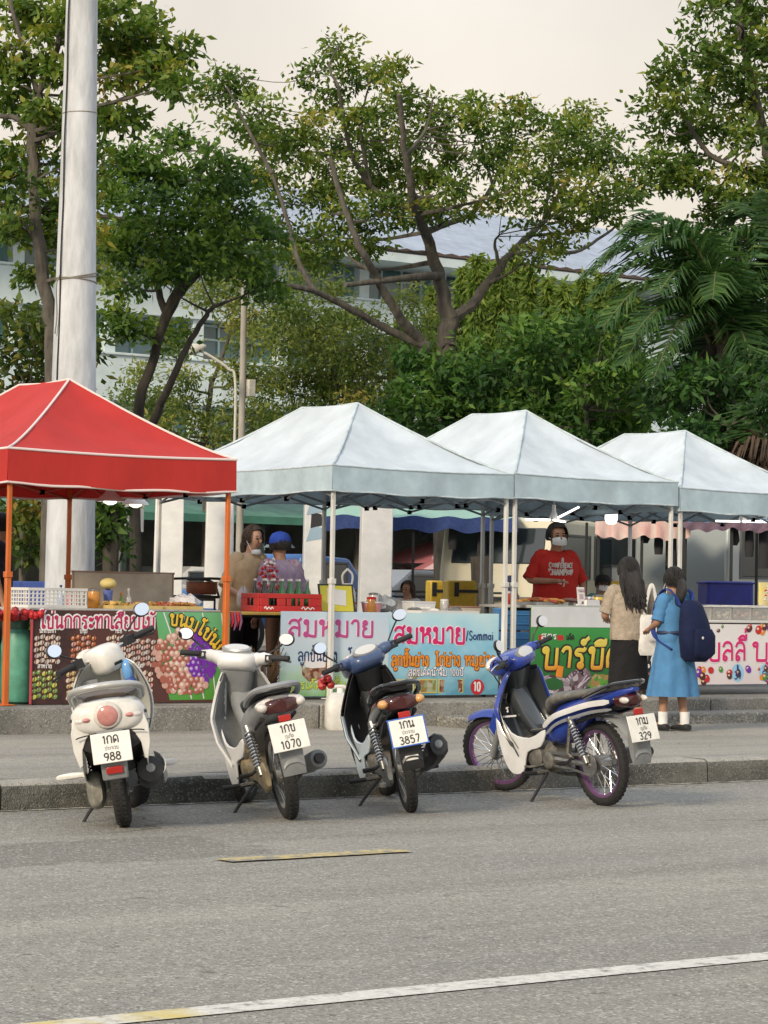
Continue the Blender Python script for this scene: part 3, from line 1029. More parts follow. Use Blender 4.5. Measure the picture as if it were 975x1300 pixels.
# --- palms
def palm(label, px, py, D, fronds, dead, seed, stems=3):
    r2 = np.random.default_rng(seed)
    b = at(px, py, D)
    root = thing('palm_tree', label, 'palm', (b[0], b[1], PZ), group='feather palms')
    H = b[2] - PZ
    tb = MB()
    for k in range(stems):
        a = 2.1 * k
        tb.tube(cat_rom([(0.3 * math.cos(a), 0.3 * math.sin(a), -0.1), (0.2 * math.cos(a), 0.2 * math.sin(a), H * 0.5), (0.15 * math.cos(a), 0.15 * math.sin(a), H * 0.98)], 5), [0.12] * 6 + [0.1] * 5, 9)
    tb.build('trunk', BARKD, root)
    rx = _R - _U * 0
    Vs, Ts, Vd, Td = [], [], [], []
    rb = MB()
    for (tx, ty, arch, dd, isdead) in fronds:
        p3 = at(tx, ty, D + dd) - np.array([b[0], b[1], PZ])
        p0 = np.array([0, 0, H]) + r2.normal(size=3) * 0.1
        mid = (p0 + p3) / 2 + np.array([0, 0, arch])
        q1 = p0 * 0.6 + mid * 0.4 + np.array([0, 0, arch * 0.35])
        path = np.array(cat_rom([p0, q1, mid * 0.7 + p3 * 0.3 + np.array([0, 0, arch * 0.25]), p3], 12))
        ln = np.linalg.norm(p3 - p0)
        rb.tube(path, list(np.linspace(0.028, 0.006, len(path))), 5, 1 if isdead else 0)
        n = int(54 * max(1.0, ln / 2.0))
        for s_ in (-1, 1):
            for k in range(n):
                t = 0.12 + 0.88 * (k + r2.uniform(-0.3, 0.3)) / n
                f = min(max(t, 0), 0.999) * (len(path) - 1)
                i = int(f)
                c = path[i] + (path[i + 1] - path[i]) * (f - i)
                tg = path[i + 1] - path[i]
                tg = tg / np.linalg.norm(tg)
                side = np.cross(tg, np.array([0, 0, 1.0]))
                side = side / max(np.linalg.norm(side), 1e-6) * s_
                L = 0.62 * math.sin(math.pi * min(1, 0.12 + t * 0.86)) ** 0.6 * r2.uniform(0.8, 1.1) + 0.1
                upv = np.cross(side, tg) * s_
                d = side * 0.75 + tg * 0.62 + upv * 0.22 + r2.normal(size=3) * 0.09
                d = d / np.linalg.norm(d)
                m1 = c + d * L * 0.55
                d2 = d + np.array([0, 0, -0.75 if not isdead else -1.6])
                d2 = d2 / np.linalg.norm(d2)
                tip = m1 + d2 * L * 0.55
                wv = tg * 0.02
                tone = (0.42 if not isdead else 0.5) + r2.normal() * 0.16
                for (A, B, wa, wb) in ((c, m1, 1.0, 1.2), (m1, tip, 1.2, 0.15)):
                    (Vd if isdead else Vs).append([A - wv * wa, A + wv * wa, B + wv * wb, B - wv * wb])
                    (Td if isdead else Ts).append(tone)
    rb.build('frond_stems', [mat('frond_stem', (0.12, 0.13, 0.05), 0.5), DEADM], root)
    quads_mesh('crown', np.array(Vs), np.array(Ts), LEAF_P, root)
    if Vd:
        quads_mesh('dead_fronds', np.array(Vd), np.array(Td), DEADM, root)


palm('feather palm leaning over the last tent with brown dead fronds at its heart', 915, 430, 39,
     [(748, 380, 0.75, -.6, 0), (742, 352, 0.8, -.2, 0), (765, 415, 0.7, -1.0, 0), (790, 465, 0.7, -1.3, 0), (830, 480, .7, -1.6, 0), (815, 320, .8, -.8, 0), (850, 310, .6, -1, 0), (770, 330, 0.9, .2, 0), (800, 292, .7, .8, 0), (842, 278, .45, 1.2, 0), (835, 372, .6, -1.4, 0), (800, 430, .5, -1.6, 0), (895, 300, .3, 1.2, 0), (960, 520, .5, -1, 0),
      (985, 330, .5, .4, 0), (950, 290, .3, 1, 0), (1010, 420, .6, -.4, 0), (850, 540, .4, .8, 0), (905, 380, .7, -1.2, 0), (880, 345, .7, -.4, 0), (825, 505, .5, -.2, 0), (985, 480, .5, .4, 0),
      (880, 470, .15, .6, 1), (935, 500, .1, .6, 1), (955, 470, .15, .3, 1), (925, 540, .05, .4, 1)], None, 3)
palm('feather palm at the picture edge with bright upright fronds', 1000, 380, 40,
     [(925, 285, .5, .3, 0), (950, 262, .3, .8, 0), (975, 250, .2, .4, 0), (905, 330, .6, -.6, 0), (930, 400, .6, -1, 0), (1050, 300, .4, .4, 0), (1070, 400, .6, 0, 0), (960, 450, .6, -1.2, 0), (915, 375, .6, .6, 0), (1000, 250, .2, -.4, 0), (975, 500, .5, -.8, 0)], None, 4)
palm('low dry straw coloured palm frond clump beside the last tent', 985, 600, 37,
     [(940, 585, .25, -.2, 1), (950, 600, .2, .1, 1), (960, 575, .2, .3, 1), (975, 570, .2, -.3, 1), (1010, 575, .3, 0, 1), (945, 615, .1, -.3, 1), (930, 575, .2, .2, 0), (955, 545, .3, .3, 0)], None, 5, stems=1)
# ================================================================== lettering (drawn as rounded brush strokes)
def _loop(cx, cy, r=0.1, a0=0, n=9, cw=False):
    return [(cx + r * math.cos(a0 + (-1 if cw else 1) * 2 * math.pi * k / n), cy + r * math.sin(a0 + (-1 if cw else 1) * 2 * math.pi * k / n)) for k in range(n + 1)]


H0 = math.pi * 1.5
GL = {
    'ก': (0.72, [[(0.1, 0), (0.1, 0.5), (0.02, 0.62), (0.14, 0.68), (0.08, 0.8), (0.22, 0.96), (0.42, 1), (0.6, 0.85), (0.62, 0.6), (0.62, 0)]]),
    'ข': (0.68, [_loop(0.16, 0.84, 0.1, 0.6) + [(0.26, 0.72), (0.16, 0.55), (0.2, 0.3), (0.2, 0.06), (0.28, 0), (0.5, 0), (0.58, 0.08), (0.58, 1)]]),
    'ค': (0.76, [[(0.1, 0), (0.06, 0.5), (0.16, 0.88), (0.38, 1), (0.6, 0.86), (0.66, 0.5), (0.66, 0)], [(0.1, 0.1), (0.26, 0.3)] + _loop(0.36, 0.5, 0.11, 4.2)]),
    'ง': (0.56, [_loop(0.3, 0.86, 0.1, 3.1) + [(0.42, 0.9), (0.46, 0.6), (0.46, 0.1), (0.36, 0.0), (0.24, 0.08), (0.04, 0.5)]]),
    'จ': (0.68, [[(0.04, 0.78), (0.14, 0.94), (0.34, 1), (0.54, 0.88), (0.58, 0.6), (0.56, 0.12), (0.46, 0.04), (0.38, 0.2)] + _loop(0.3, 0.42, 0.1, 5.2)]),
    'ช': (0.74, [_loop(0.16, 0.84, 0.1, 0.6) + [(0.26, 0.72), (0.16, 0.55), (0.2, 0.3), (0.2, 0.06), (0.28, 0), (0.5, 0), (0.58, 0.08), (0.58, 0.8), (0.52, 0.92), (0.7, 1.08)]]),
    'ด': (0.74, [_loop(0.3, 0.36, 0.1, 2.4) + [(0.14, 0.2), (0.12, 0.0), (0.07, 0.5), (0.16, 0.88), (0.38, 1), (0.58, 0.86), (0.64, 0.5), (0.64, 0)]]),
    'ต': (0.74, [_loop(0.3, 0.36, 0.1, 2.4) + [(0.14, 0.2), (0.12, 0.0), (0.07, 0.5), (0.14, 0.9), (0.26, 1), (0.37, 0.86), (0.48, 1), (0.6, 0.88), (0.64, 0.5), (0.64, 0)]]),
    'ท': (0.74, [_loop(0.12, 0.88, 0.1, 0.0) + [(0.2, 0.7), (0.2, 0.0)], [(0.2, 0.4), (0.4, 0.9), (0.54, 1), (0.64, 0.85), (0.64, 0)]]),
    'น': (0.78, [_loop(0.12, 0.88, 0.1, 0.0) + [(0.2, 0.7), (0.2, 0.0), (0.4, 0.2), (0.56, 0.28)] + _loop(0.64, 0.14, 0.1, 2.4) + [(0.62, 0.4), (0.62, 1)]]),
    'บ': (0.74, [_loop(0.12, 0.88, 0.1, 0.0) + [(0.2, 0.7), (0.2, 0.06), (0.28, 0), (0.54, 0), (0.63, 0.08), (0.63, 1)]]),
    'ป': (0.74, [_loop(0.12, 0.88, 0.1, 0.0) + [(0.2, 0.7), (0.2, 0.06), (0.28, 0), (0.54, 0), (0.63, 0.08), (0.63, 1.4)]]),
    'ม': (0.78, [_loop(0.14, 0.88, 0.1, 0.0) + [(0.22, 0.7), (0.22, 0.3)] + _loop(0.14, 0.12, 0.1, 1.0) + [(0.3, 0.06), (0.58, 0.0), (0.66, 0.1), (0.66, 1)]]),
    'ย': (0.72, [_loop(0.2, 0.86, 0.1, 0.0) + [(0.1, 0.7), (0.14, 0.58), (0.28, 0.52), (0.12, 0.42), (0.1, 0.1), (0.2, 0), (0.52, 0), (0.61, 0.08), (0.61, 1)]]),
    'ร': (0.6, [_loop(0.34, 0.12, 0.1, 1.2) + [(0.4, 0.4), (0.32, 0.62), (0.1, 0.68), (0.1, 0.82), (0.2, 0.9), (0.44, 0.88), (0.5, 1.02)]]),
    'ล': (0.74, [_loop(0.18, 0.12, 0.1, 2.6) + [(0.1, 0.35), (0.3, 0.56), (0.56, 0.5)], [(0.06, 0.74), (0.16, 0.94), (0.36, 1), (0.56, 0.9), (0.63, 0.6), (0.63, 0)]]),
    'ว': (0.6, [_loop(0.38, 0.12, 0.1, 0.0) + [(0.5, 0.4), (0.5, 0.8), (0.36, 1), (0.18, 0.96), (0.05, 0.76)]]),
    'ส': (0.78, [_loop(0.18, 0.12, 0.1, 2.6) + [(0.1, 0.35), (0.3, 0.56), (0.56, 0.5)], [(0.06, 0.74), (0.16, 0.94), (0.36, 1), (0.56, 0.9), (0.63, 0.6), (0.63, 0)], [(0.5, 0.84), (0.74, 1.12)]]),
    'ห': (0.78, [_loop(0.12, 0.88, 0.1, 0.0) + [(0.2, 0.7), (0.2, 0.0)], [(0.2, 0.45), (0.44, 0.62)] + _loop(0.56, 0.84, 0.1, 4.0) + [(0.5, 0.6), (0.64, 0.5), (0.66, 0)]]),
    'อ': (0.72, [[(0.06, 0.76), (0.16, 0.94), (0.36, 1), (0.56, 0.9), (0.63, 0.6), (0.62, 0.08), (0.54, 0), (0.2, 0), (0.12, 0.1), (0.12, 0.3)] + _loop(0.22, 0.46, 0.1, 3.4)]),
    'ภ': (0.74, [_loop(0.06, 0.1, 0.09, 0.2) + [(0.14, 0.3), (0.14, 0.5), (0.02, 0.62), (0.14, 0.68), (0.08, 0.8), (0.22, 0.96), (0.42, 1), (0.6, 0.85), (0.62, 0.6), (0.62, 0)]]),
    'า': (0.52, [[(0.04, 0.78), (0.14, 0.96), (0.28, 1), (0.42, 0.86), (0.42, 0)]]),
    'ะ': (0.46, [_loop(0.12, 0.74, 0.09, 2.0) + [(0.14, 0.64), (0.3, 0.66), (0.4, 0.88)], _loop(0.12, 0.22, 0.09, 2.0) + [(0.14, 0.12), (0.3, 0.14), (0.4, 0.36)]]),
    'เ': (0.32, [_loop(0.2, 0.12, 0.1, 3.1) + [(0.1, 0.3), (0.1, 1)]]),
    'แ': (0.6, [_loop(0.2, 0.12, 0.1, 3.1) + [(0.1, 0.3), (0.1, 1)], _loop(0.48, 0.12, 0.1, 3.1) + [(0.38, 0.3), (0.38, 1)]]),
    'ไ': (0.42, [_loop(0.3, 0.12, 0.1, 3.1) + [(0.2, 0.3), (0.22, 1.15), (0.06, 1.26), (0.1, 1.46), (0.24, 1.36), (0.36, 1.54)]]),
    'S': (0.62, [[(0.52, 0.82), (0.4, 0.97), (0.2, 0.97), (0.09, 0.8), (0.14, 0.62), (0.42, 0.44), (0.52, 0.26), (0.42, 0.05), (0.2, 0.02), (0.07, 0.18)]]),
    'o': (0.56, [_loop(0.27, 0.32, 0.24, 1.5, 12)]),
    'm': (0.84, [[(0.08, 0.6), (0.08, 0)], [(0.08, 0.4), (0.2, 0.6), (0.34, 0.6), (0.4, 0.45), (0.4, 0)], [(0.4, 0.4), (0.52, 0.6), (0.66, 0.6), (0.72, 0.45), (0.72, 0)]]),
    'a': (0.58, [[(0.46, 0.6), (0.46, 0)], _loop(0.25, 0.3, 0.22, 0.8, 12)]),
    'i': (0.24, [[(0.1, 0.6), (0.1, 0)], [(0.1, 0.8), (0.1, 0.86)]]),
    '/': (0.4, [[(0.0, -0.1), (0.32, 1.05)]]),
    '0': (0.66, [[(0.3, 1), (0.14, 0.88), (0.07, 0.5), (0.14, 0.12), (0.3, 0), (0.46, 0.12), (0.53, 0.5), (0.46, 0.88), (0.3, 1)]]),
    '1': (0.42, [[(0.06, 0.8), (0.24, 1), (0.24, 0)]]),
    '2': (0.64, [[(0.06, 0.76), (0.16, 0.96), (0.38, 0.98), (0.5, 0.8), (0.44, 0.56), (0.06, 0), (0.54, 0)]]),
    '3': (0.62, [[(0.07, 0.88), (0.28, 1), (0.48, 0.86), (0.44, 0.62), (0.24, 0.54)], [(0.24, 0.54), (0.5, 0.42), (0.5, 0.14), (0.28, 0), (0.05, 0.12)]]),
    '5': (0.62, [[(0.48, 1), (0.14, 1), (0.1, 0.55)], [(0.1, 0.55), (0.32, 0.64), (0.5, 0.5), (0.5, 0.16), (0.28, 0), (0.06, 0.1)]]),
    '7': (0.6, [[(0.05, 1), (0.52, 1), (0.22, 0)]]),
    '8': (0.64, [_loop(0.29, 0.77, 0.2, 1.5, 10), _loop(0.29, 0.28, 0.26, 1.5, 12)]),
    '9': (0.62, [_loop(0.28, 0.7, 0.24, 0.0, 12) + [(0.5, 0.4), (0.3, 0.0)]]),
    '฿': (0.6, [[(0.1, 0), (0.1, 1), (0.36, 1), (0.46, 0.78), (0.34, 0.54), (0.1, 0.54)], [(0.34, 0.54), (0.52, 0.3), (0.38, 0), (0.1, 0)], [(0.26, 1.12), (0.26, -0.12)]]),
    'C': (0.64, [[(0.56, 0.8), (0.4, 0.98), (0.18, 0.92), (0.06, 0.5), (0.18, 0.08), (0.4, 0.02), (0.56, 0.2)]]),
    'O': (0.7, [_loop(0.33, 0.5, 0.29, 1.5, 12)]), 'N': (0.7, [[(0.08, 0), (0.08, 1)], [(0.08, 1), (0.58, 0)], [(0.58, 0), (0.58, 1)]]),
    'F': (0.56, [[(0.1, 0), (0.1, 1)], [(0.1, 1), (0.5, 1)], [(0.1, 0.54), (0.42, 0.54)]]), 'E': (0.58, [[(0.1, 0), (0.1, 1)], [(0.1, 1), (0.5, 1)], [(0.1, 0.5), (0.44, 0.5)], [(0.1, 0), (0.5, 0)]]),
    'R': (0.64, [[(0.1, 0), (0.1, 1), (0.38, 1), (0.5, 0.78), (0.38, 0.54), (0.1, 0.54)], [(0.3, 0.54), (0.54, 0)]]), 'H': (0.68, [[(0.1, 0), (0.1, 1)], [(0.56, 0), (0.56, 1)], [(0.1, 0.5), (0.56, 0.5)]]),
    'A': (0.66, [[(0.04, 0), (0.31, 1), (0.58, 0)], [(0.14, 0.36), (0.48, 0.36)]]), 'M': (0.8, [[(0.08, 0), (0.08, 1), (0.38, 0.3), (0.68, 1), (0.68, 0)]]), 'P': (0.6, [[(0.1, 0), (0.1, 1), (0.38, 1), (0.5, 0.76), (0.38, 0.5), (0.1, 0.5)]]),
    'I': (0.26, [[(0.1, 0), (0.1, 1)]]), ' ': (0.4, []),
}
MARK = {   # drawn over or under the previous letter, offset from its right edge
    'ิ': [[(-0.62, 1.16), (-0.46, 1.32), (-0.26, 1.34), (-0.1, 1.16), (-0.62, 1.16)]],
    'ี': [[(-0.62, 1.16), (-0.46, 1.32), (-0.26, 1.34), (-0.1, 1.16), (-0.62, 1.16)], [(-0.1, 1.16), (-0.1, 1.46)]],
    'ื': [[(-0.62, 1.16), (-0.46, 1.32), (-0.26, 1.34), (-0.1, 1.16), (-0.62, 1.16)], [(-0.1, 1.16), (-0.1, 1.46)], [(-0.24, 1.3), (-0.24, 1.46)]],
    'ั': [_loop(-0.5, 1.26, 0.07, 0) + [(-0.36, 1.16), (-0.16, 1.22), (-0.04, 1.42)]],
    '่': [[(-0.14, 1.5), (-0.14, 1.74)]],
    '้': [_loop(-0.44, 1.6, 0.05, 0) + [(-0.34, 1.5), (-0.16, 1.56), (-0.06, 1.74)]],
    '์': [_loop(-0.3, 1.28, 0.08, 0) + [(-0.2, 1.36), (-0.06, 1.52)]],
    '็': [_loop(-0.4, 1.22, 0.07, 0) + [(-0.52, 1.3), (-0.3, 1.4), (-0.12, 1.34), (-0.04, 1.46)]],
    'ู': [[(-0.42, -0.12), (-0.42, -0.36), (-0.12, -0.36), (-0.12, -0.12)]],
    'ุ': [[(-0.24, -0.12), (-0.12, -0.2), (-0.12, -0.42)]],
    'ำ': None,
}


def strokes(s):
    out, x = [], 0.0
    for i, ch in enumerate(s):
        if ch == 'ำ':
            out.append([(x - 0.1 + px, py) for px, py in _loop(-0.06, 1.24, 0.09)])
            w_, ss = GL['า']
            out += [[(px + x, py) for px, py in st] for st in ss]
            x += w_
        elif ch in MARK:
            up = 0.0
            if ch in '่้' and i and s[i - 1] not in MARK:
                up = -0.3
            if ch in '่้' and i and s[i - 1] in 'ีิื':
                up = 0.04
            out += [[(px + x, py + up) for px, py in st] for st in MARK[ch]]
        else:
            w_, ss = GL[ch]
            out += [[(px + x, py) for px, py in st] for st in ss]
            x += w_ + 0.1
    return out, x - 0.1


def write(mb, s, x, z, h, y=0.0, wgt=0.13, m=0, om=None, ow=0.07, width=None, arc=None, slant=0.0, centre=False, fm=None, th=0.0016):
    """letters of height h (metres) in the local XZ plane facing -Y; arc bends the baseline"""
    st, W = strokes(s)
    kx = h if width is None else width / W
    x0 = x - W * kx / 2 if centre else x
    for k, path in enumerate(st):
        pts = cat_rom(path, 3) if len(path) > 2 else [np.array(p, float) for p in path]
        P = []
        for p in pts:
            u, v = p[0] * kx + slant * p[1] * h, p[1] * h
            if arc:
                a = u / arc
                r_ = abs(arc)
                if arc > 0:
                    P.append((x0 + (r_ + v) * math.sin(a), z - r_ + (r_ + v) * math.cos(a)))
                else:
                    P.append((x0 + u, z + v))
            else:
                P.append((x0 + u, z + v))
        dy = 0.00012 * (k % 7)
        if om is not None:
            rr_ = (wgt / 2 + ow) * h
            mb.tube([(px, y - 0.0008 - dy, pz) for px, pz in P], rr_, 8, om, flat=th / rr_, flatdir=(0, 1, 0))
        rr_ = wgt / 2 * h
        mb.tube([(px, y - (0.0026 if om is not None else 0.001) - dy, pz) for px, pz in P], rr_, 8, m, flat=th / rr_, flatdir=(0, 1, 0))
    return W * kx


# ================================================================== mast, poles
CONC = mat('mast_concrete', (0.52, 0.545, 0.575), 0.85, noise=0.3, nscale=7, bump=0.35, bscale=24, stretch=(1, 1, 0.22))
CABLE = mat('black_cable', (0.012, 0.012, 0.014), 0.6)
WIREM = mat('rusty_tie_wire', (0.2, 0.18, 0.15), 0.8)
mp = at(88, 755, 27.5)
t = thing('mast', 'thick pale concrete mast rising behind the red tent', 'mast', (mp[0], mp[1], PZ))
g = MB()
g.lathe([(0.27, -0.1), (0.262, 1.5), (0.236, 3.3), (0.196, 5.3), (0.166, 7.6), (0.14, 10.5)], 32)
g.build('shaft', CONC, t)
g = MB()
for k, (zz, tilt) in enumerate(((4.32, 0.03), (4.29, -0.02), (4.34, 0.05), (6.1, 0.01))):
    rad = 0.222 - 0.021 * (zz - 4.3)
    g.tube([(rad * math.cos(a), rad * math.sin(a), zz + tilt * math.cos(a)) for a in [2 * math.pi * i / 24 for i in range(24)]], 0.007, 6, closed=True)
g.tube(cat_rom([(-0.23, -0.05, 4.33), (-0.27, -0.06, 4.2), (-0.25, -0.05, 3.9), (-0.26, -0.03, 3.7)], 4), 0.008, 6)
g.build('tie_wire', WIREM, t)
g = MB()
for dx in (-0.02,):
    pts = []
    for i in range(30):
        zz = 0.3 + 9.9 * i / 29
        rad = 0.275 - 0.0135 * zz + 0.01 + 0.006 * math.sin(i * 1.7 + dx * 30)
        a = R_(196) + dx * 2 + (0.75 if zz < 2.4 else 0.75 - min(1, (zz - 2.4) / 0.6) * 0.75)
        pts.append((rad * math.cos(a), rad * math.sin(a), zz))
    g.tube(pts, 0.009, 6)
g.build('cable', CABLE, t)

UTIL = mat('weathered_pole', (0.34, 0.32, 0.28), 0.85, noise=0.35, nscale=6, stretch=(1, 1, 0.2))
LAMPM = mat('street_lamp_enamel', (0.55, 0.53, 0.47), 0.5, noise=0.2)
up_ = at(303, 740, 45)
t = thing('utility_pole', 'slim weathered utility pole with a small meter box between the trees', 'utility pole', (up_[0], up_[1], PZ))
g = MB()
g.lathe([(0.07, -0.1), (0.05, 6.9)], 12)
g.build('shaft', UTIL, t)
g = MB()
g.box((0.13, -0.06, 4.55), (0.14, 0.12, 0.3))
g.build('meter_box', LAMPM, t, bevel=0.01)
sl = at(294, 740, 44)
t = thing('street_lamp', 'street lamp with a curved arm reaching left from its thin post', 'street lamp', (sl[0], sl[1], PZ))
zt = at(294, 478, 44)[2] - PZ
hd = at(247, 443, 44) - sl
g = MB()
hx_, hy_ = hd[0], hd[1]
hzz = at(247, 443, 44)[2] - PZ
g.tube(cat_rom([(0, 0, -0.1), (0, 0, zt * 0.6), (0, 0, zt - 0.12), (hx_ * 0.18, hy_ * 0.18, zt + 0.14), (hx_ * 0.6, hy_ * 0.6, hzz - 0.12), (hx_ * 0.95, hy_ * 0.95, hzz)], 6), 0.024, 8)
g.build('arm', LAMPM, t)
g = MB()
g.body([(-0.24, -0.03, 0.03, 0.05), (-0.16, -0.08, 0.07, 0.1), (0.0, -0.1, 0.09, 0.12), (0.14, -0.05, 0.06, 0.08), (0.2, -0.02, 0.03, 0.04)], 14)
g.T = None
o = g.build('lamp_head', LAMPM, t)
o.location = (hx_, hy_, hzz)
o.rotation_euler = (0, R_(-14), math.atan2(-hy_, -hx_))

# ================================================================== white pillars behind the stalls
PILM = mat('white_pillar_plaster', (0.68, 0.68, 0.67), 0.85, noise=0.16, nscale=3, bump=0.2, bscale=20)
for (px, D, wd, top, lab, dp) in [(212, 31, 0.36, 626, 'white plaster pillar standing behind the clear food screen', 0.3), (276, 32.5, 0.36, 630, 'white plaster pillar directly behind the tan shirted woman', 0.3),
                                  (397, 31, 0.27, 632, 'white plaster pillar with torn poster scraps beside the blue capped person', 0.24), (475, 33.5, 0.43, 660, 'white plaster pillar under the green awning', 0.3)]:
    q = at(px, 745, D)
    t = thing('pillar', lab, 'pillar', (q[0], q[1], PZ), group='white pillars behind the stalls')
    hgt = at(px, top, D)[2] - PZ + 0.5
    g = MB()
    g.prism([(-wd / 2, -0.1), (wd / 2, -0.1), (wd / 2, hgt), (-wd * 0.42, hgt)], -dp / 2, dp / 2, 0)
    g.build('shaft', PILM, t, bevel=0.012)
    g = MB()
    g.box((0, 0, 0.06), (wd + 0.1, dp + 0.1, 0.12))
    g.box((0, 0, hgt + 0.03), (wd + 0.08, dp + 0.08, 0.06))
    g.build('base_and_cap', PILM, t, bevel=0.01)
    t.rotation_euler = (0, 0, R_(-30))
    if px == 397:
        g = MB()
        for k in range(5):
            zc = 1.7 + 0.16 * k
            g.add([(-0.1 + 0.05 * (k % 2), -dp / 2 - 0.004 - 0.001 * k, zc - 0.1), (0.1, -dp / 2 - 0.004 - 0.001 * k, zc - 0.06), (0.08, -dp / 2 - 0.006 - 0.001 * k, zc + 0.07), (-0.04, -dp / 2 - 0.004 - 0.001 * k, zc + 0.1)], [(0, 1, 2, 3)], k % 2)
        g.build('torn_poster', [mat('poster_scrap_blue', (0.3, 0.42, 0.52), 0.8), mat('poster_scrap_black', (0.03, 0.03, 0.035), 0.8)], t, smooth=0)

# ================================================================== tents
CANB = mat('pale_blue_canopy', (0.6, 0.67, 0.73), 0.75, noise=0.16, nscale=2.6, bump=0.5, bscale=3.2, stretch=(1, 1, 0.5), detail=9)
VALB = mat('pale_blue_valance', (0.47, 0.6, 0.68), 0.8, noise=0.24, nscale=3.0, bump=0.15, bscale=7)
CANR = mat('red_canopy', (0.5, 0.026, 0.02), 0.7, noise=0.12, nscale=2.5, bump=0.5, bscale=3.2, stretch=(1, 1, 0.5), detail=9)
def fabric_glow(m, fac):
    """thin woven cloth lets part of the daylight through"""
    t = m.node_tree
    b = t.nodes['Principled BSDF']
    tr = t.nodes.new('ShaderNodeBsdfTranslucent')
    src = b.inputs['Base Color'].links[0].from_socket
    t.links.new(src, tr.inputs['Color'])
    mx = t.nodes.new('ShaderNodeMixShader')
    mx.inputs['Fac'].default_value = fac
    t.links.new(b.outputs['BSDF'], mx.inputs[1])
    t.links.new(tr.outputs['BSDF'], mx.inputs[2])
    t.links.new(mx.outputs['Shader'], t.nodes['Material Output'].inputs['Surface'])


for _m in (CANB, VALB, CANR):
    fabric_glow(_m, 0.15)
TRIMW = mat('white_piping', (0.72, 0.62, 0.6), 0.7)
TRIMB = mat('grey_blue_seam', (0.5, 0.58, 0.62), 0.75, noise=0.3, nscale=8)
LEGW = mat('white_enamel_leg', (0.62, 0.62, 0.6), 0.5, noise=0.22, nscale=9, stretch=(1, 1, 0.3))
LEGO = mat('orange_enamel_leg', (0.56, 0.13, 0.02), 0.5, noise=0.25, nscale=9, stretch=(1, 1, 0.3))
TRUSS = mat('grey_truss_steel', (0.25, 0.29, 0.32), 0.45, metal=0.5, noise=0.2)
TRUSSO = mat('dark_red_truss_steel', (0.3, 0.06, 0.03), 0.5)
JOINTM = mat('black_plastic_joint', (0.02, 0.02, 0.022), 0.5)


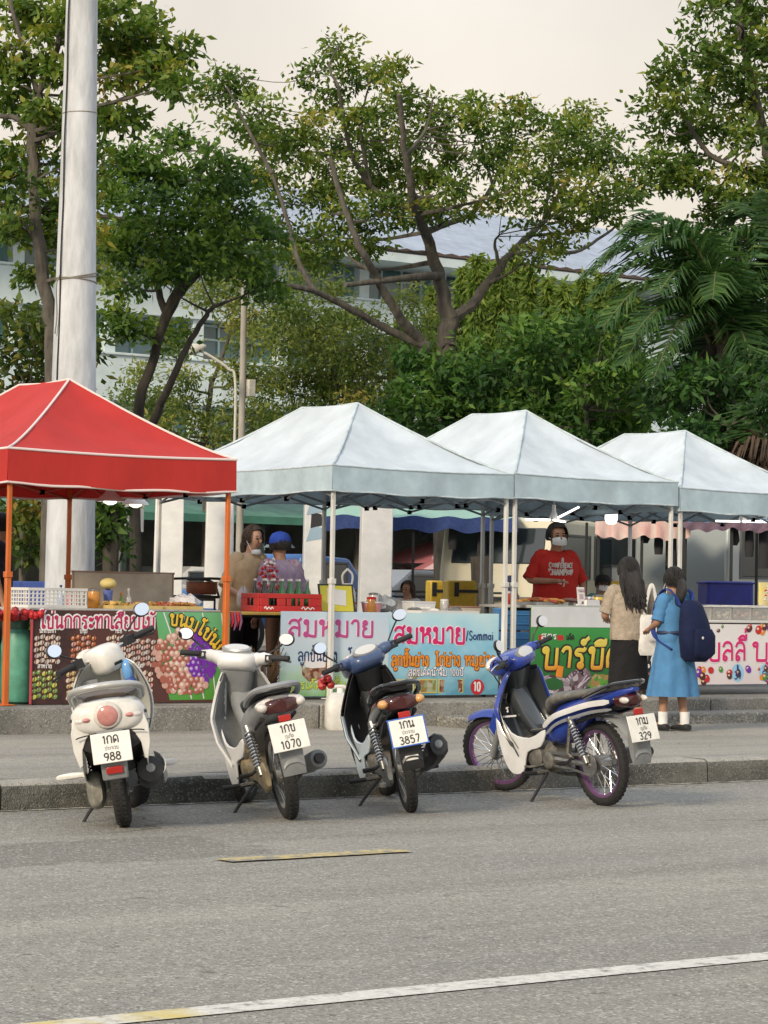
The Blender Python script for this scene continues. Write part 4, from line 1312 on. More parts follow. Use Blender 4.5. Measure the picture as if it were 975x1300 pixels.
def tent(label, x0, x1, y0, y1, zv, zr, ry0, ry1, canm, valm, legm, trm, trsm, group, seed, vh=0.25, legs_off=0.05, legw=0.045):
    t = thing('market_tent', label, 'tent', (x0, y0, PZ), group=group)
    W, Dp = x1 - x0, y1 - y0
    ze = zv + vh - PZ                       # eave height above platform
    hr = zr - PZ - ze
    r2 = random.Random(seed)
    ra, rb = ry0 - y0, ry1 - y0
    f = lambda q: q ** 1.22
    ph = [r2.uniform(0, 6) for _ in range(6)]

    def eave(x, y, q):
        sag = 0.0
        if q < 1:
            sag = -0.03 * (math.sin(math.pi * x / W) + math.sin(math.pi * y / Dp)) * (1 - q) ** 3 * 0.6
            sag += 0.011 * math.sin(9 * x + ph[0] + 5 * q) * math.sin(7 * y + ph[1]) * (1 - q) * q * 4 + 0.006 * math.sin(17 * (x + y) + ph[4]) * (1 - q) * q * 3
        return sag

    def face(A, B, P, Q, nu=22, nv=14):
        def fn(u, v):
            a = A[0] + (B[0] - A[0]) * u, A[1] + (B[1] - A[1]) * u
            p = P[0] + (Q[0] - P[0]) * u, P[1] + (Q[1] - P[1]) * u
            x, y = a[0] + (p[0] - a[0]) * v, a[1] + (p[1] - a[1]) * v
            billow = 0.05 * math.sin(math.pi * u) * math.sin(math.pi * v)
            return (x, y, ze + hr * f(v) + eave(x, y, v) - billow)
        return fn, nu, nv
    c = W / 2
    g = MB()
    quads = [((0, 0), (W, 0), (c, ra), (c, ra)), ((W, 0), (W, Dp), (c, ra), (c, rb)), ((W, Dp), (0, Dp), (c, rb), (c, rb)), ((0, Dp), (0, 0), (c, rb), (c, ra))]
    for q in quads:
        fn, nu, nv = face(*q)
        g.grid(fn, nu, nv)
    can = g.build('canopy', canm, t, smooth=50)
    g = MB()                                # seams along the hips and the ridge
    for (ex, ey, py) in ((0, 0, ra), (W, 0, ra), (W, Dp, rb), (0, Dp, rb)):
        pts = [(ex + (c - ex) * v, ey + (py - ey) * v, ze + hr * f(v) + 0.004) for v in [i / 14 for i in range(15)]]
        g.tube(pts, 0.011, 6)
    g.tube([(c, ra, ze + hr + 0.004), (c, (ra + rb) / 2, ze + hr - 0.015), (c, rb, ze + hr + 0.004)], 0.011, 6)
    for zz, ph_ in ((ze, 0), (ze - vh, 1)):
        pts = []
        for (a, b) in (((0, 0), (W, 0)), ((W, 0), (W, Dp)), ((W, Dp), (0, Dp)), ((0, Dp), (0, 0))):
            for i in range(16):
                u = i / 16
                x, y = a[0] + (b[0] - a[0]) * u, a[1] + (b[1] - a[1]) * u
                pts.append((x, y, zz - (0.018 * math.sin(math.pi * u) if ph_ == 0 else 0.02 * math.sin(math.pi * u) + 0.006 * math.sin(u * 19 + ph[2]))))
        g.tube(pts, 0.008 if trm is TRIMB else 0.011, 6, closed=True)
    g.build('piping', trm, can)
    g = MB()
    bell = 0.02
    for (a, b, nx, ny) in (((0, 0), (W, 0), 0, -1), ((W, 0), (W, Dp), 1, 0), ((W, Dp), (0, Dp), 0, 1), ((0, Dp), (0, 0), -1, 0)):
        def fn(u, v, a=a, b=b, nx=nx, ny=ny):
            x, y = a[0] + (b[0] - a[0]) * u, a[1] + (b[1] - a[1]) * u
            wv = 0.014 * math.sin(u * 15 + ph[3] + nx) * v * math.sin(math.pi * u)
            bot = 0.02 * math.sin(math.pi * u) + 0.006 * math.sin(u * 19 + ph[2])
            z = ze - 0.018 * math.sin(math.pi * u) * (1 - v) - (vh + 0) * v - bot * v
            return (x + nx * (wv + 0.004 * v), y + ny * (wv + 0.004 * v), z)
        g.grid(fn, 40, 5)
    g.build('valance', valm, t, smooth=60)
    o = legs_off
    for (lx, ly, sx, sy) in ((o, o, 1, 1), (W - o, o, -1, 1), (W - o, Dp - o, -1, -1), (o, Dp - o, 1, -1)):
        g = MB()
        g.box((lx, ly, 0.55), (legw, legw, 1.1))
        g.box((lx, ly, 1.1 + (ze - 1.1) / 2 - 0.02), (legw * 0.8, legw * 0.8, ze - 1.1))
        g.box((lx, ly, 0.006), (0.12, 0.12, 0.012))
        g.box((lx, ly, 1.1), (legw * 1.35, legw * 1.35, 0.05))
        g.build('leg', legm, t, bevel=0.004)
    g = MB()                                # scissor trusses under the eaves and across the middle
    zt_, zb_ = ze - 0.04, ze - 0.3

    def scissor(A, B, n):
        for i in range(n):
            u0, u1 = i / n, (i + 1) / n
            p = [A[0] + (B[0] - A[0]) * u0, A[1] + (B[1] - A[1]) * u0]
            q = [A[0] + (B[0] - A[0]) * u1, A[1] + (B[1] - A[1]) * u1]
            g.tube([(p[0], p[1], zt_), (q[0], q[1], zb_)], 0.012, 4)
            g.tube([(p[0], p[1], zb_), (q[0], q[1], zt_)], 0.012, 4)
            for pp_ in (p, q):
                for zz in (zt_, zb_):
                    g.box((pp_[0], pp_[1], zz), (0.035, 0.035, 0.045), 1)
    scissor((o, o), (W - o, o), 2)
    scissor((o, Dp - o), (W - o, Dp - o), 2)
    scissor((o, o), (o, Dp - o), 4)
    scissor((W - o, o), (W - o, Dp - o), 4)
    scissor((o, Dp / 2), (W - o, Dp / 2), 2)
    g.tube([(c, Dp / 2, zb_ + 0.1), (c, Dp / 2, ze + hr - 0.03)], 0.018, 6)
    for (lx, ly, py) in ((o, o, ra), (W - o, o, ra), (W - o, Dp - o, rb), (o, Dp - o, rb)):
        g.tube([(lx, ly, ze - 0.03), (c, py, ze + hr - 0.06)], 0.011, 4)
    g.build('truss', [trsm, JOINTM], t, smooth=0)
    return t


tent('red market tent with white piping and orange legs', 2.6, 4.88, 4.93, 7.9, 2.268, 3.26, 5.955, 6.9, CANR, CANR, LEGO, TRIMW, TRUSSO, 'market tents', 1, vh=0.29)
GT = 'market tents'
tent('first pale blue tent from the red one, over the drinks crate', 6.17, 8.345, 5.28, 8.5, 2.345, 3.27, 6.42, 7.4, CANB, VALB, LEGW, TRIMB, TRUSS, GT, 2, vh=0.235)
tent('middle pale blue tent of the three, over the man in red', 8.355, 10.53, 5.28, 8.5, 2.355, 3.32, 6.45, 7.36, CANB, VALB, LEGW, TRIMB, TRUSS, GT, 3, vh=0.235)
tent('pale blue tent farthest from the red one, over the clear food boxes', 10.56, 12.75, 5.28, 8.5, 2.30, 3.22, 6.4, 7.4, CANB, VALB, LEGW, TRIMB, TRUSS, GT, 4, vh=0.235)

# ================================================================== tables and banners
TABLEM = mat('grey_table_top', (0.4, 0.4, 0.39), 0.6, noise=0.2)
TABLEB = mat('worn_yellow_table', (0.42, 0.28, 0.06), 0.6, noise=0.4, nscale=6)
STEELM = mat('dull_steel', (0.42, 0.43, 0.43), 0.35, metal=0.9, noise=0.2, nscale=14)
DARKM = mat('dark_steel_leg', (0.05, 0.05, 0.055), 0.6)


def table(label, x0, x1, y0, y1, zt, topm, group='stall tables'):
    t = thing('stall_table', label, 'table', (x0, y0, PZ), group=group)
    W, D_ = x1 - x0, y1 - y0
    h = zt - PZ
    g = MB()
    g.box((W / 2, D_ / 2, h - 0.015), (W, D_, 0.03))
    g.build('tabletop', topm, t, bevel=0.006)
    for lx in (0.06, W - 0.06):
        for ly in (0.06, D_ - 0.06):
            g = MB()
            g.box((lx, ly, (h - 0.03) / 2), (0.03, 0.03, h - 0.03))
            g.build('leg', DARKM, t)
    g = MB()
    g.box((W / 2, D_ - 0.06, h * 0.35), (W - 0.12, 0.02, 0.02))
    g.box((W / 2, D_ * 0.5, h - 0.045), (W - 0.1, 0.02, 0.03))
    g.build('stretcher', DARKM, t)
    return t


table('grey stall table under the red tent', 2.95, 4.85, 5.1, 5.85, 1.215, TABLEM)
table('worn yellow stall table holding the red drinks crate', 5.0, 6.75, 5.5, 6.3, 1.2, TABLEB)
table('grey stall table behind the blue banner', 6.8, 8.25, 5.45, 6.15, 1.2, TABLEM)
table('grey stall table with grilled food before the man in red', 8.62, 10.45, 5.32, 6.15, 1.3, TABLEM)
table('white topped stall table carrying clear food boxes', 10.75, 12.7, 5.35, 5.95, 1.17, mat('white_table_top', (0.6, 0.6, 0.58), 0.5))


def vinyl(name, build_col):
    m = mat(name, (0.5, 0.5, 0.5), 0.42, spec=0.4)
    build_col(m.node_tree, m.node_tree.nodes['Principled BSDF'])
    return m


def grad_mat(name, stops, axis=2, scale=1.0, off=0.0, nz=0.25, nsc=5.0):
    """printed colour wash across a vinyl banner"""
    def bc(t, b):
        tcn = t.nodes.new('ShaderNodeTexCoord')
        s = t.nodes.new('ShaderNodeSeparateXYZ')
        t.links.new(tcn.outputs['Object'], s.inputs[0])
        n = t.nodes.new('ShaderNodeTexNoise')
        n.inputs['Scale'].default_value = nsc
        n.inputs['Detail'].default_value = 4
        t.links.new(tcn.outputs['Object'], n.inputs['Vector'])
        m1 = t.nodes.new('ShaderNodeMath')
        m1.operation = 'MULTIPLY_ADD'
        m1.inputs[1].default_value = scale
        m1.inputs[2].default_value = off - nz / 2
        t.links.new(s.outputs[axis], m1.inputs[0])
        m2 = t.nodes.new('ShaderNodeMath')
        m2.operation = 'MULTIPLY_ADD'
        m2.inputs[1].default_value = nz
        t.links.new(n.outputs['Fac'], m2.inputs[0])
        t.links.new(m1.outputs[0], m2.inputs[2])
        r = t.nodes.new('ShaderNodeValToRGB')
        el = r.color_ramp.elements
        while len(el) < len(stops):
            el.new(0.5)
        for i, (p, c) in enumerate(stops):
            el[i].position = p
            el[i].color = (*c, 1)
        t.links.new(m2.outputs[0], r.inputs['Fac'])
        t.links.new(r.outputs['Color'], b.inputs['Base Color'])
    return vinyl(name, bc)


def photo_mat(name, cols, sc=40.0):
    """busy printed food picture: cells in a few colours"""
    def bc(t, b):
        tcn = t.nodes.new('ShaderNodeTexCoord')
        n = t.nodes.new('ShaderNodeTexNoise')
        n.inputs['Scale'].default_value = sc * 0.4
        n.inputs['Detail'].default_value = 3
        t.links.new(tcn.outputs['Object'], n.inputs['Vector'])
        mx = t.nodes.new('ShaderNodeMix')
        mx.data_type = 'RGBA'
        mx.inputs['Factor'].default_value = 0.06
        t.links.new(tcn.outputs['Object'], mx.inputs['A'])
        t.links.new(n.outputs['Color'], mx.inputs['B'])
        v = t.nodes.new('ShaderNodeTexVoronoi')
        v.inputs['Scale'].default_value = sc
        t.links.new(mx.outputs['Result'], v.inputs['Vector'])
        s = t.nodes.new('ShaderNodeSeparateColor')
        t.links.new(v.outputs['Color'], s.inputs[0])
        r = t.nodes.new('ShaderNodeValToRGB')
        el = r.color_ramp.elements
        while len(el) < len(cols):
            el.new(0.5)
        for i, c in enumerate(cols):
            el[i].position = i / (len(cols) - 1)
            el[i].color = (*c, 1)
        t.links.new(s.outputs[0], r.inputs['Fac'])
        t.links.new(r.outputs['Color'], b.inputs['Base Color'])
    return vinyl(name, bc)


class Banner:
    def __init__(self, name, label, x0, y, z0, W, H, rotz=0.0, amp=0.012, tilt=0.0):
        self.t = thing(name, label, 'banner', (x0, y, z0), rot=(tilt, 0, rotz), group='printed stall banners')
        self.W, self.H, self.amp = W, H, amp
        self.parts = []
        self.k = random.Random(int(x0 * 100)).uniform(0, 6)

    def wob(self, p):
        x, y, z = p
        d = self.amp * (math.sin(x * 5.1 + self.k) * 0.6 + math.sin(x * 11 + z * 4 + self.k * 2) * 0.3) * (0.35 + 0.65 * (1 - z / self.H))
        return (x, y + d, z)

    def add(self, mb, name, mats):
        mb.v = [self.wob(p) for p in mb.v]
        return mb.build(name, mats, self.t, smooth=40, fix=True)

    def sheet(self, m, x0=0, x1=None, z0=0, z1=None, name='sheet', y=0.0):
        x1 = self.W if x1 is None else x1
        z1 = self.H if z1 is None else z1
        g = MB()
        g.grid(lambda u, v: (x0 + (x1 - x0) * u, y, z0 + (z1 - z0) * v), max(6, int((x1 - x0) * 36)), max(4, int((z1 - z0) * 16)), thick=-0.0012)
        return self.add(g, name, m)


def disc(mb, x, z, rx, rz, y, m, n=14, rot=0.0, jag=0.0, r2=random):
    c, s = math.cos(rot), math.sin(rot)
    vs = []
    for k in range(n):
        a = 2 * math.pi * k / n
        q = 1 + (r2.uniform(-jag, jag) if jag else 0)
        u, v = rx * q * math.cos(a), rz * q * math.sin(a)
        vs.append((x + u * c - v * s, y, z + u * s + v * c))
    mb.add(vs, [tuple(range(n))], m)


def ink(name, c, **k):
    return mat('ink_' + name, c, 0.45, spec=0.4, **k)


I_WHITE, I_MAG, I_YEL, I_DK = ink('white', (0.72, 0.7, 0.7)), ink('magenta', (0.42, 0.02, 0.1)), ink('yellow', (0.7, 0.48, 0.04)), ink('dark', (0.02, 0.015, 0.02))
I_PINK, I_NAVY, I_ORG, I_RED = ink('pink', (0.48, 0.07, 0.26)), ink('navy', (0.02, 0.035, 0.14)), ink('orange', (0.72, 0.24, 0.02)), ink('red', (0.5, 0.02, 0.025))
I_LIME, I_BROWN, I_GREEN, I_HOTP = ink('lime', (0.5, 0.56, 0.08)), ink('brown', (0.16, 0.06, 0.02)), ink('green', (0.05, 0.24, 0.04)), ink('hot_pink', (0.6, 0.02, 0.16))
I_PUR, I_LPUR, I_COP, I_LCOP, I_CREAM = ink('purple', (0.16, 0.025, 0.36)), ink('light_purple', (0.42, 0.26, 0.66)), ink('copper', (0.36, 0.11, 0.08)), ink('light_copper', (0.58, 0.34, 0.28)), ink('cream', (0.72, 0.58, 0.48))
I_SKY = ink('sky', (0.3, 0.55, 0.75))
rb = random.Random(21)

# --- banner 1: quail egg skewers
b = Banner('banner', 'dark brown and green banner printed with skewered quail eggs under the red tent', 2.93, 5.06, 0.40, 2.0, 0.8)
b.sheet(grad_mat('brown_wood_print', [(0.0, (0.03, 0.014, 0.014)), (0.4, (0.07, 0.026, 0.026)), (0.7, (0.04, 0.02, 0.02)), (1.0, (0.09, 0.034, 0.03))], 0, 2.0, 0.1, 0.9, 9))
g = MB()
gp = [(1.22, 0.795), (1.99, 0.795), (1.99, 0.02), (1.78, 0.02), (1.72, 0.08), (1.4, 0.2), (1.3, 0.45), (1.24, 0.6)]
g.grid(lambda u, v: (1.22 + 0.77 * u + 0.16 * (1 - v) * (1 - u) * (1 - 0.4 * v), -0.003, 0.02 + 0.775 * v), 30, 20)
for k in range(4):
    g.tube([(1.3 + 0.2 * k, -0.0042, 0.79), (1.5 + 0.16 * k, -0.0042, 0.3), (1.6 + 0.13 * k, -0.0042, 0.03)], 0.006, 4, 1, flat=0.1, flatdir=(0, 1, 0))
b.add(g, 'green_field', [grad_mat('green_leaf_print', [(0.0, (0.08, 0.3, 0.04)), (0.5, (0.1, 0.36, 0.12)), (1.0, (0.16, 0.45, 0.24))], 2, 1.1, 0, 0.5, 6), I_WHITE])
g = MB()
hexs = [((i + 0.5 * (j % 2)) * 0.17 - 1.1 + rb.uniform(-.03, .03), j * 0.155 - 1.0 + rb.uniform(-.03, .03)) for i in range(14) for j in range(14)]
rb.shuffle(hexs)
for k, (u, v) in enumerate(hexs):
    if u * u + v * v > 0.92:
        continue
    purple = u > 0.1 + 0.12 * v and v > -0.5 + 0.3 * (0.5 - u)
    r_ = rb.uniform(0.027, 0.037)
    x, z, yy = 1.53 + 0.34 * u, 0.36 + 0.31 * v, -0.0055 - k * 0.00003
    base, hi = (0, 1) if purple else ((2, 3) if rb.random() < 0.65 else (3, 4))
    disc(g, x, z, r_, r_, yy, base, 14)
    disc(g, x - r_ * 0.2, z + r_ * 0.25, r_ * 0.55, r_ * 0.5, yy - 0.00001, hi, 10)
    disc(g, x - r_ * 0.25, z + r_ * 0.32, r_ * 0.2, r_ * 0.16, yy - 0.00002, 5, 8)
b.add(g, 'egg_picture', [I_PUR, I_LPUR, I_COP, I_LCOP, I_CREAM, I_WHITE])
g = MB()
for (cx, cz, m_, m2) in ((0.15, 0.47, 0, 1), (0.5, 0.47, 2, 3), (0.85, 0.47, 1, 0), (1.1, 0.44, 0, 3), (0.13, 0.17, 4, 5), (0.46, 0.16, 6, 1), (0.8, 0.16, 2, 1), (1.08, 0.16, 1, 3)):
    for i in range(5):
        for j in range(5):
            disc(g, cx - 0.1 + 0.05 * i + rb.uniform(-.006, .006), cz - 0.11 + 0.05 * j + 0.012 * (i % 2), 0.026, 0.019, -0.0035 - 0.0001 * (i + j), m_ if (i + j) % 3 else m2, 9, 0.5)
            disc(g, cx - 0.105 + 0.05 * i, cz - 0.105 + 0.05 * j + 0.012 * (i % 2), 0.01, 0.007, -0.0046, 1, 7, 0.5)
        g.tube([(cx - 0.11 + 0.05 * i, -0.0048, cz - 0.13), (cx - 0.09 + 0.05 * i, -0.0048, cz + 0.13)], 0.004, 4, 7, flat=0.1, flatdir=(0, 1, 0))
b.add(g, 'skewer_pictures', [ink('egg_grey', (0.5, 0.46, 0.44)), I_CREAM, ink('egg_orange', (0.5, 0.13, 0.04)), ink('egg_pink', (0.6, 0.32, 0.28)), ink('egg_green', (0.16, 0.32, 0.08)), I_LIME, ink('egg_gold', (0.5, 0.36, 0.14)), I_BROWN])
g = MB()
write(g, 'ไข่นกกระทาเสียบไม้', 0.08, 0.645, 0.105, -0.003, 0.17, 0, 1, 0.12, width=1.13)
write(g, 'ขนมไข่นก', 1.36, 0.68, 0.1, -0.012, 0.2, 2, 3, 0.1, width=0.62, arc=0.62)
for (cx, s_) in ((0.15, 'นกกระทา'), (0.5, 'ปทุม'), (0.85, 'กะทิ'), (1.1, 'เสียบไม้')):
    write(g, s_, cx, 0.605, 0.03, -0.0035, 0.2, 1, centre=True)
for (cx, s_) in ((0.13, 'สาหร่าย'), (0.46, 'ไข่'), (0.8, 'กระทา'), (1.08, 'นก')):
    write(g, s_, cx, 0.305, 0.03, -0.0035, 0.2, 1, centre=True)
b.add(g, 'lettering', [I_MAG, I_WHITE, I_YEL, I_DK])
g = MB()
g.tube([(0.0, -0.002, 0), (0.0, -0.002, 0.8)], 0.012, 8)
b.add(g, 'edge_tape', mat('red_edge_tape', (0.42, 0.05, 0.07), 0.6))

# --- banner 2: grilled meatballs
b = Banner('banner', 'pale blue banner with pink lettering and a red number circle', 5.68, 5.37, 0.42, 2.58, 0.79)
b.sheet(grad_mat('sky_blue_print', [(0.0, (0.1, 0.3, 0.42)), (0.25, (0.3, 0.55, 0.66)), (0.5, (0.22, 0.5, 0.68)), (0.75, (0.42, 0.66, 0.76)), (1.0, (0.55, 0.72, 0.76))], 2, 1.15, 0, 0.7, 3))
b.sheet(grad_mat('pale_cloud_print', [(0.0, (0.16, 0.36, 0.12)), (0.25, (0.4, 0.56, 0.42)), (0.45, (0.5, 0.62, 0.68)), (0.7, (0.56, 0.64, 0.72)), (1.0, (0.5, 0.62, 0.74))], 2, 1.25, 0, 0.55, 4), 0.004, 1.24, 0.004, 0.786, 'left_panel', -0.0025)
g = MB()
write(g, 'สมหมาย', 0.08, 0.56, 0.15, -0.004, 0.19, 0, 1, 0.04, width=0.98)
write(g, 'สมหมาย', 1.3, 0.5, 0.15, -0.002, 0.2, 2, 1, 0.06, width=0.86)
write(g, '/Sommai', 2.17, 0.53, 0.09, -0.002, 0.14, 3, width=0.34)
write(g, 'ลูกชิ้นย่าง', 0.2, 0.33, 0.085, -0.004, 0.17, 3, width=0.44)
write(g, 'ไก่ย่าง', 0.76, 0.33, 0.085, -0.004, 0.17, 3, width=0.42)
write(g, 'สูตรเด็ดน้ำจิ้ม', 0.08, 0.07, 0.065, -0.004, 0.18, 4, 5, 0.05, width=0.66)
write(g, 'ลูกชิ้นย่าง', 1.28, 0.28, 0.095, -0.002, 0.2, 6, 7, 0.07, width=0.44)
write(g, 'ไก่ย่าง', 1.8, 0.28, 0.095, -0.002, 0.2, 6, 7, 0.07, width=0.3)
write(g, 'หมูย่าง', 2.16, 0.28, 0.095, -0.002, 0.2, 6, 7, 0.07, width=0.38)
write(g, 'สูตรเด็ดน้ำจิ้ม 100ปี', 1.48, 0.185, 0.06, -0.002, 0.17, 1, 3, 0.06, width=0.66)
disc(g, 2.32, 0.075, 0.085, 0.075, -0.004, 8, 20)
write(g, '10', 2.32, 0.035, 0.085, -0.005, 0.22, 1, centre=True, width=0.09)
b.add(g, 'lettering', [I_PINK, I_WHITE, I_HOTP, I_NAVY, I_LIME, I_GREEN, I_ORG, I_BROWN, I_RED])
g = MB()
FOOD1 = photo_mat('grilled_food_print', [(0.09, 0.025, 0.012), (0.3, 0.1, 0.05), (0.14, 0.04, 0.02), (0.42, 0.3, 0.2), (0.2, 0.06, 0.03), (0.5, 0.44, 0.34)], 26)
FOOD2 = photo_mat('salad_print', [(0.05, 0.16, 0.03), (0.5, 0.46, 0.38), (0.16, 0.26, 0.06), (0.35, 0.12, 0.06)], 22)
disc(g, 0.4, 0.26, 0.16, 0.12, -0.0038, 0, 18, 0.1, 0.08, rb)
disc(g, 0.42, 0.27, 0.21, 0.15, -0.0034, 3, 18, 0.1, 0.05, rb)
disc(g, 0.95, 0.13, 0.2, 0.09, -0.0036, 1, 18, 0.1, 0.12, rb)
for (xa, xb_) in ((1.3, 1.52), (1.54, 1.82), (1.84, 2.14)):
    g.span((xa, -0.0024, 0.02), (xb_, -0.0032, 0.155), 2)
    g.span((xa + 0.012, -0.0034, 0.03), (xb_ - 0.012, -0.0042, 0.145), 0 if xa != 1.54 else 1)
disc(g, 1.55, 0.2, 0.1, 0.05, -0.002, 1, 16, 0.4, 0.25, rb)
b.add(g, 'pictures', [FOOD1, FOOD2, ink('gold_frame', (0.6, 0.5, 0.1)), I_WHITE])

# --- banner 3: barbecue
b = Banner('banner', 'green banner with big yellow lettering and a white strip along its top', 8.58, 5.27, 0.42, 1.95, 0.87)
b.sheet(grad_mat('green_banner_print', [(0.0, (0.015, 0.07, 0.02)), (0.3, (0.02, 0.14, 0.03)), (0.7, (0.035, 0.25, 0.05)), (1.0, (0.05, 0.3, 0.07))], 2, 1.3, 0, 0.35, 4))
b.sheet(ink('strip_white', (0.62, 0.64, 0.66), noise=0.1, nscale=4), 0.003, 1.947, 0.665, 0.868, 'top_strip', -0.0025)
b.sheet(ink('black_panel', (0.012, 0.014, 0.012)), 1.42, 1.945, 0.004, 0.66, 'black_panel', -0.0025)
g = MB()
GR = grad_mat('yellow_letter_print', [(0.0, (0.62, 0.22, 0.02)), (0.45, (0.7, 0.5, 0.05)), (1.0, (0.68, 0.58, 0.12))], 2, 2.8, -0.6, 0.1, 5)
write(g, 'บาร์บีคิว', 0.14, 0.26, 0.2, -0.005, 0.2, 0, 1, 0.09, width=1.25, slant=0.1)
g.tube([(0.38, -0.006, 0.28), (0.36, -0.006, 0.17)], 0.045, 10, 2, flat=0.06, flatdir=(0, 1, 0))
g.span((0.1, -0.003, 0.535), (0.42, -0.0036, 0.585), 3)
write(g, 'สูตร', 0.13, 0.545, 0.05, -0.004, 0.2, 4, width=0.2)
write(g, 'เด็ด', 0.46, 0.54, 0.045, -0.004, 0.2, 1, width=0.1)
write(g, 'ไก่', 1.5, 0.26, 0.12, -0.004, 0.16, 4, width=0.2)
write(g, 'ย่าง', 1.72, 0.26, 0.12, -0.004, 0.16, 4, width=0.2)
b.add(g, 'lettering', [GR, I_DK, I_ORG, I_RED, I_WHITE])
g = MB()
GRILL = photo_mat('grill_print', [(0.02, 0.015, 0.02), (0.12, 0.06, 0.1), (0.5, 0.46, 0.5), (0.06, 0.03, 0.03), (0.3, 0.2, 0.25)], 20)
VEG = photo_mat('vegetable_print', [(0.03, 0.12, 0.02), (0.1, 0.3, 0.04), (0.3, 0.16, 0.05), (0.45, 0.4, 0.2)], 18)
MEAT = photo_mat('meat_print', [(0.08, 0.02, 0.015), (0.3, 0.05, 0.04), (0.14, 0.05, 0.03), (0.35, 0.14, 0.1)], 24)
disc(g, 0.26, 0.1, 0.24, 0.085, -0.0032, 0, 22, 0.0, 0.12, rb)
disc(g, 0.6, 0.13, 0.2, 0.11, -0.0036, 0, 22, 0.3, 0.12, rb)
disc(g, 0.92, 0.11, 0.17, 0.09, -0.0033, 1, 22, 0.0, 0.12, rb)
disc(g, 1.22, 0.12, 0.18, 0.1, -0.0036, 2, 22, 0.0, 0.12, rb)
disc(g, 1.6, 0.12, 0.15, 0.1, -0.0046, 2, 22, 0.0, 0.12, rb)
for k in range(9):
    a = -0.9 + 0.22 * k
    g.tube([(0.62, -0.0045 - 0.0003 * k, 0.06), (0.62 + 0.2 * math.sin(a), -0.0045 - 0.0003 * k, 0.06 + 0.16 * math.cos(a))], 0.008, 6, 3, flat=0.1, flatdir=(0, 1, 0))
b.add(g, 'pictures', [GRILL, VEG, MEAT, ink('pale_lilac', (0.5, 0.46, 0.52))])

# --- banner 4: jelly
b = Banner('banner', 'white banner with pink lettering and fruit pictures behind the schoolgirl', 10.3, 5.3, 0.5, 2.5, 0.63)
b.sheet(grad_mat('white_jelly_print', [(0.0, (0.66, 0.6, 0.62)), (0.5, (0.72, 0.7, 0.7)), (1.0, (0.7, 0.66, 0.66))], 2, 1.2, 0, 0.5, 5))
g = MB()
write(g, 'เยลลี่', 0.62, 0.25, 0.19, -0.003, 0.17, 0, 1, 0.05, width=0.62)
write(g, 'บุก', 1.34, 0.25, 0.19, -0.003, 0.17, 0, 1, 0.05, width=0.5)
for (cx, s_) in ((1.12, '39'), (1.54, '59'), (2.0, '99')):
    disc(g, cx, 0.12, 0.095, 0.095, -0.0024, 2, 20)
    write(g, s_, cx, 0.055, 0.08, -0.0034, 0.16, 3, centre=True, width=0.1)
    write(g, '฿', cx, 0.15, 0.05, -0.0034, 0.16, 3, centre=True)
b.add(g, 'lettering', [I_HOTP, I_WHITE, I_SKY, I_NAVY])
g = MB()
fc = [5, 5, 0, 1, 2, 3, 4, 0, 1]
for k in range(90):
    top = rb.random() < 0.45
    x = rb.uniform(0.3, 2.45)
    z = rb.uniform(0.53, 0.62) if top else rb.uniform(0.02, 0.17)
    if top and 0.95 < x < 1.25:
        continue
    r_ = rb.uniform(0.018, 0.05)
    m_ = rb.choice(fc)
    disc(g, x, z, r_, r_ * rb.uniform(0.75, 1), -0.0042 - k * 0.00004, m_, 12, rb.uniform(0, 3))
    disc(g, x - r_ * 0.25, z + r_ * 0.25, r_ * 0.4, r_ * 0.3, -0.00425 - k * 0.00004, 6, 8)
b.add(g, 'fruit_pictures', [I_RED, I_ORG, I_YEL, I_GREEN, I_PUR, ink('dark_fruit', (0.08, 0.02, 0.02)), ink('fruit_light', (0.7, 0.5, 0.4))])
# ================================================================== background: shelter, vehicles, stall, hedge
GREENR = mat('green_sheet_roof', (0.06, 0.2, 0.15), 0.6, noise=0.3, nscale=2)
DARKW = mat('dark_shelter_wall', (0.2, 0.21, 0.2), 0.85, noise=0.5, nscale=1.2)
POSTG = mat('dark_green_post', (0.03, 0.05, 0.045), 0.6)


def shelter(label, x0, x1, y, zr=2.75):
    t = thing('open_shelter', label, 'shelter', (x0, y, PZ), group='long low shelters')
    W = x1 - x0
    g = MB()
    n = int(W / 0.22)
    pts0, pts1 = [], []
    for i in range(n + 1):
        dz = 0.035 * (i % 2)
        pts0.append((i * W / n, -1.2, zr - PZ + dz))
        pts1.append((i * W / n, 3.2, zr - PZ + 0.75 + dz))
    vs = pts0 + pts1
    fs = [(i, i + 1, n + 2 + i, n + 1 + i) for i in range(n)]
    g.add(vs, fs)
    g.add([(p[0], p[1], p[2] - 0.03) for p in vs], [tuple(reversed(f)) for f in fs])
    g.box((W / 2, -1.21, zr - PZ - 0.04), (W, 0.04, 0.14))
    g.build('roof', GREENR, t, smooth=0)
    g = MB()
    g.box((W / 2, 3.0, 1.5), (W, 0.15, 3.0))
    g.build('back_wall', DARKW, t, smooth=0)
    for i in range(int(W / 3) + 1):
        g = MB()
        g.box((i * 3.0 + 0.1, -1.0, 1.15), (0.09, 0.09, 2.3))
        g.build('post', POSTG, t)


shelter('long green roofed shelter with dark back wall behind the red tent', 10.0, 27.5, 27.0)
shelter('long green roofed shelter with dark back wall behind the white tents', 28.0, 52.0, 30.0)


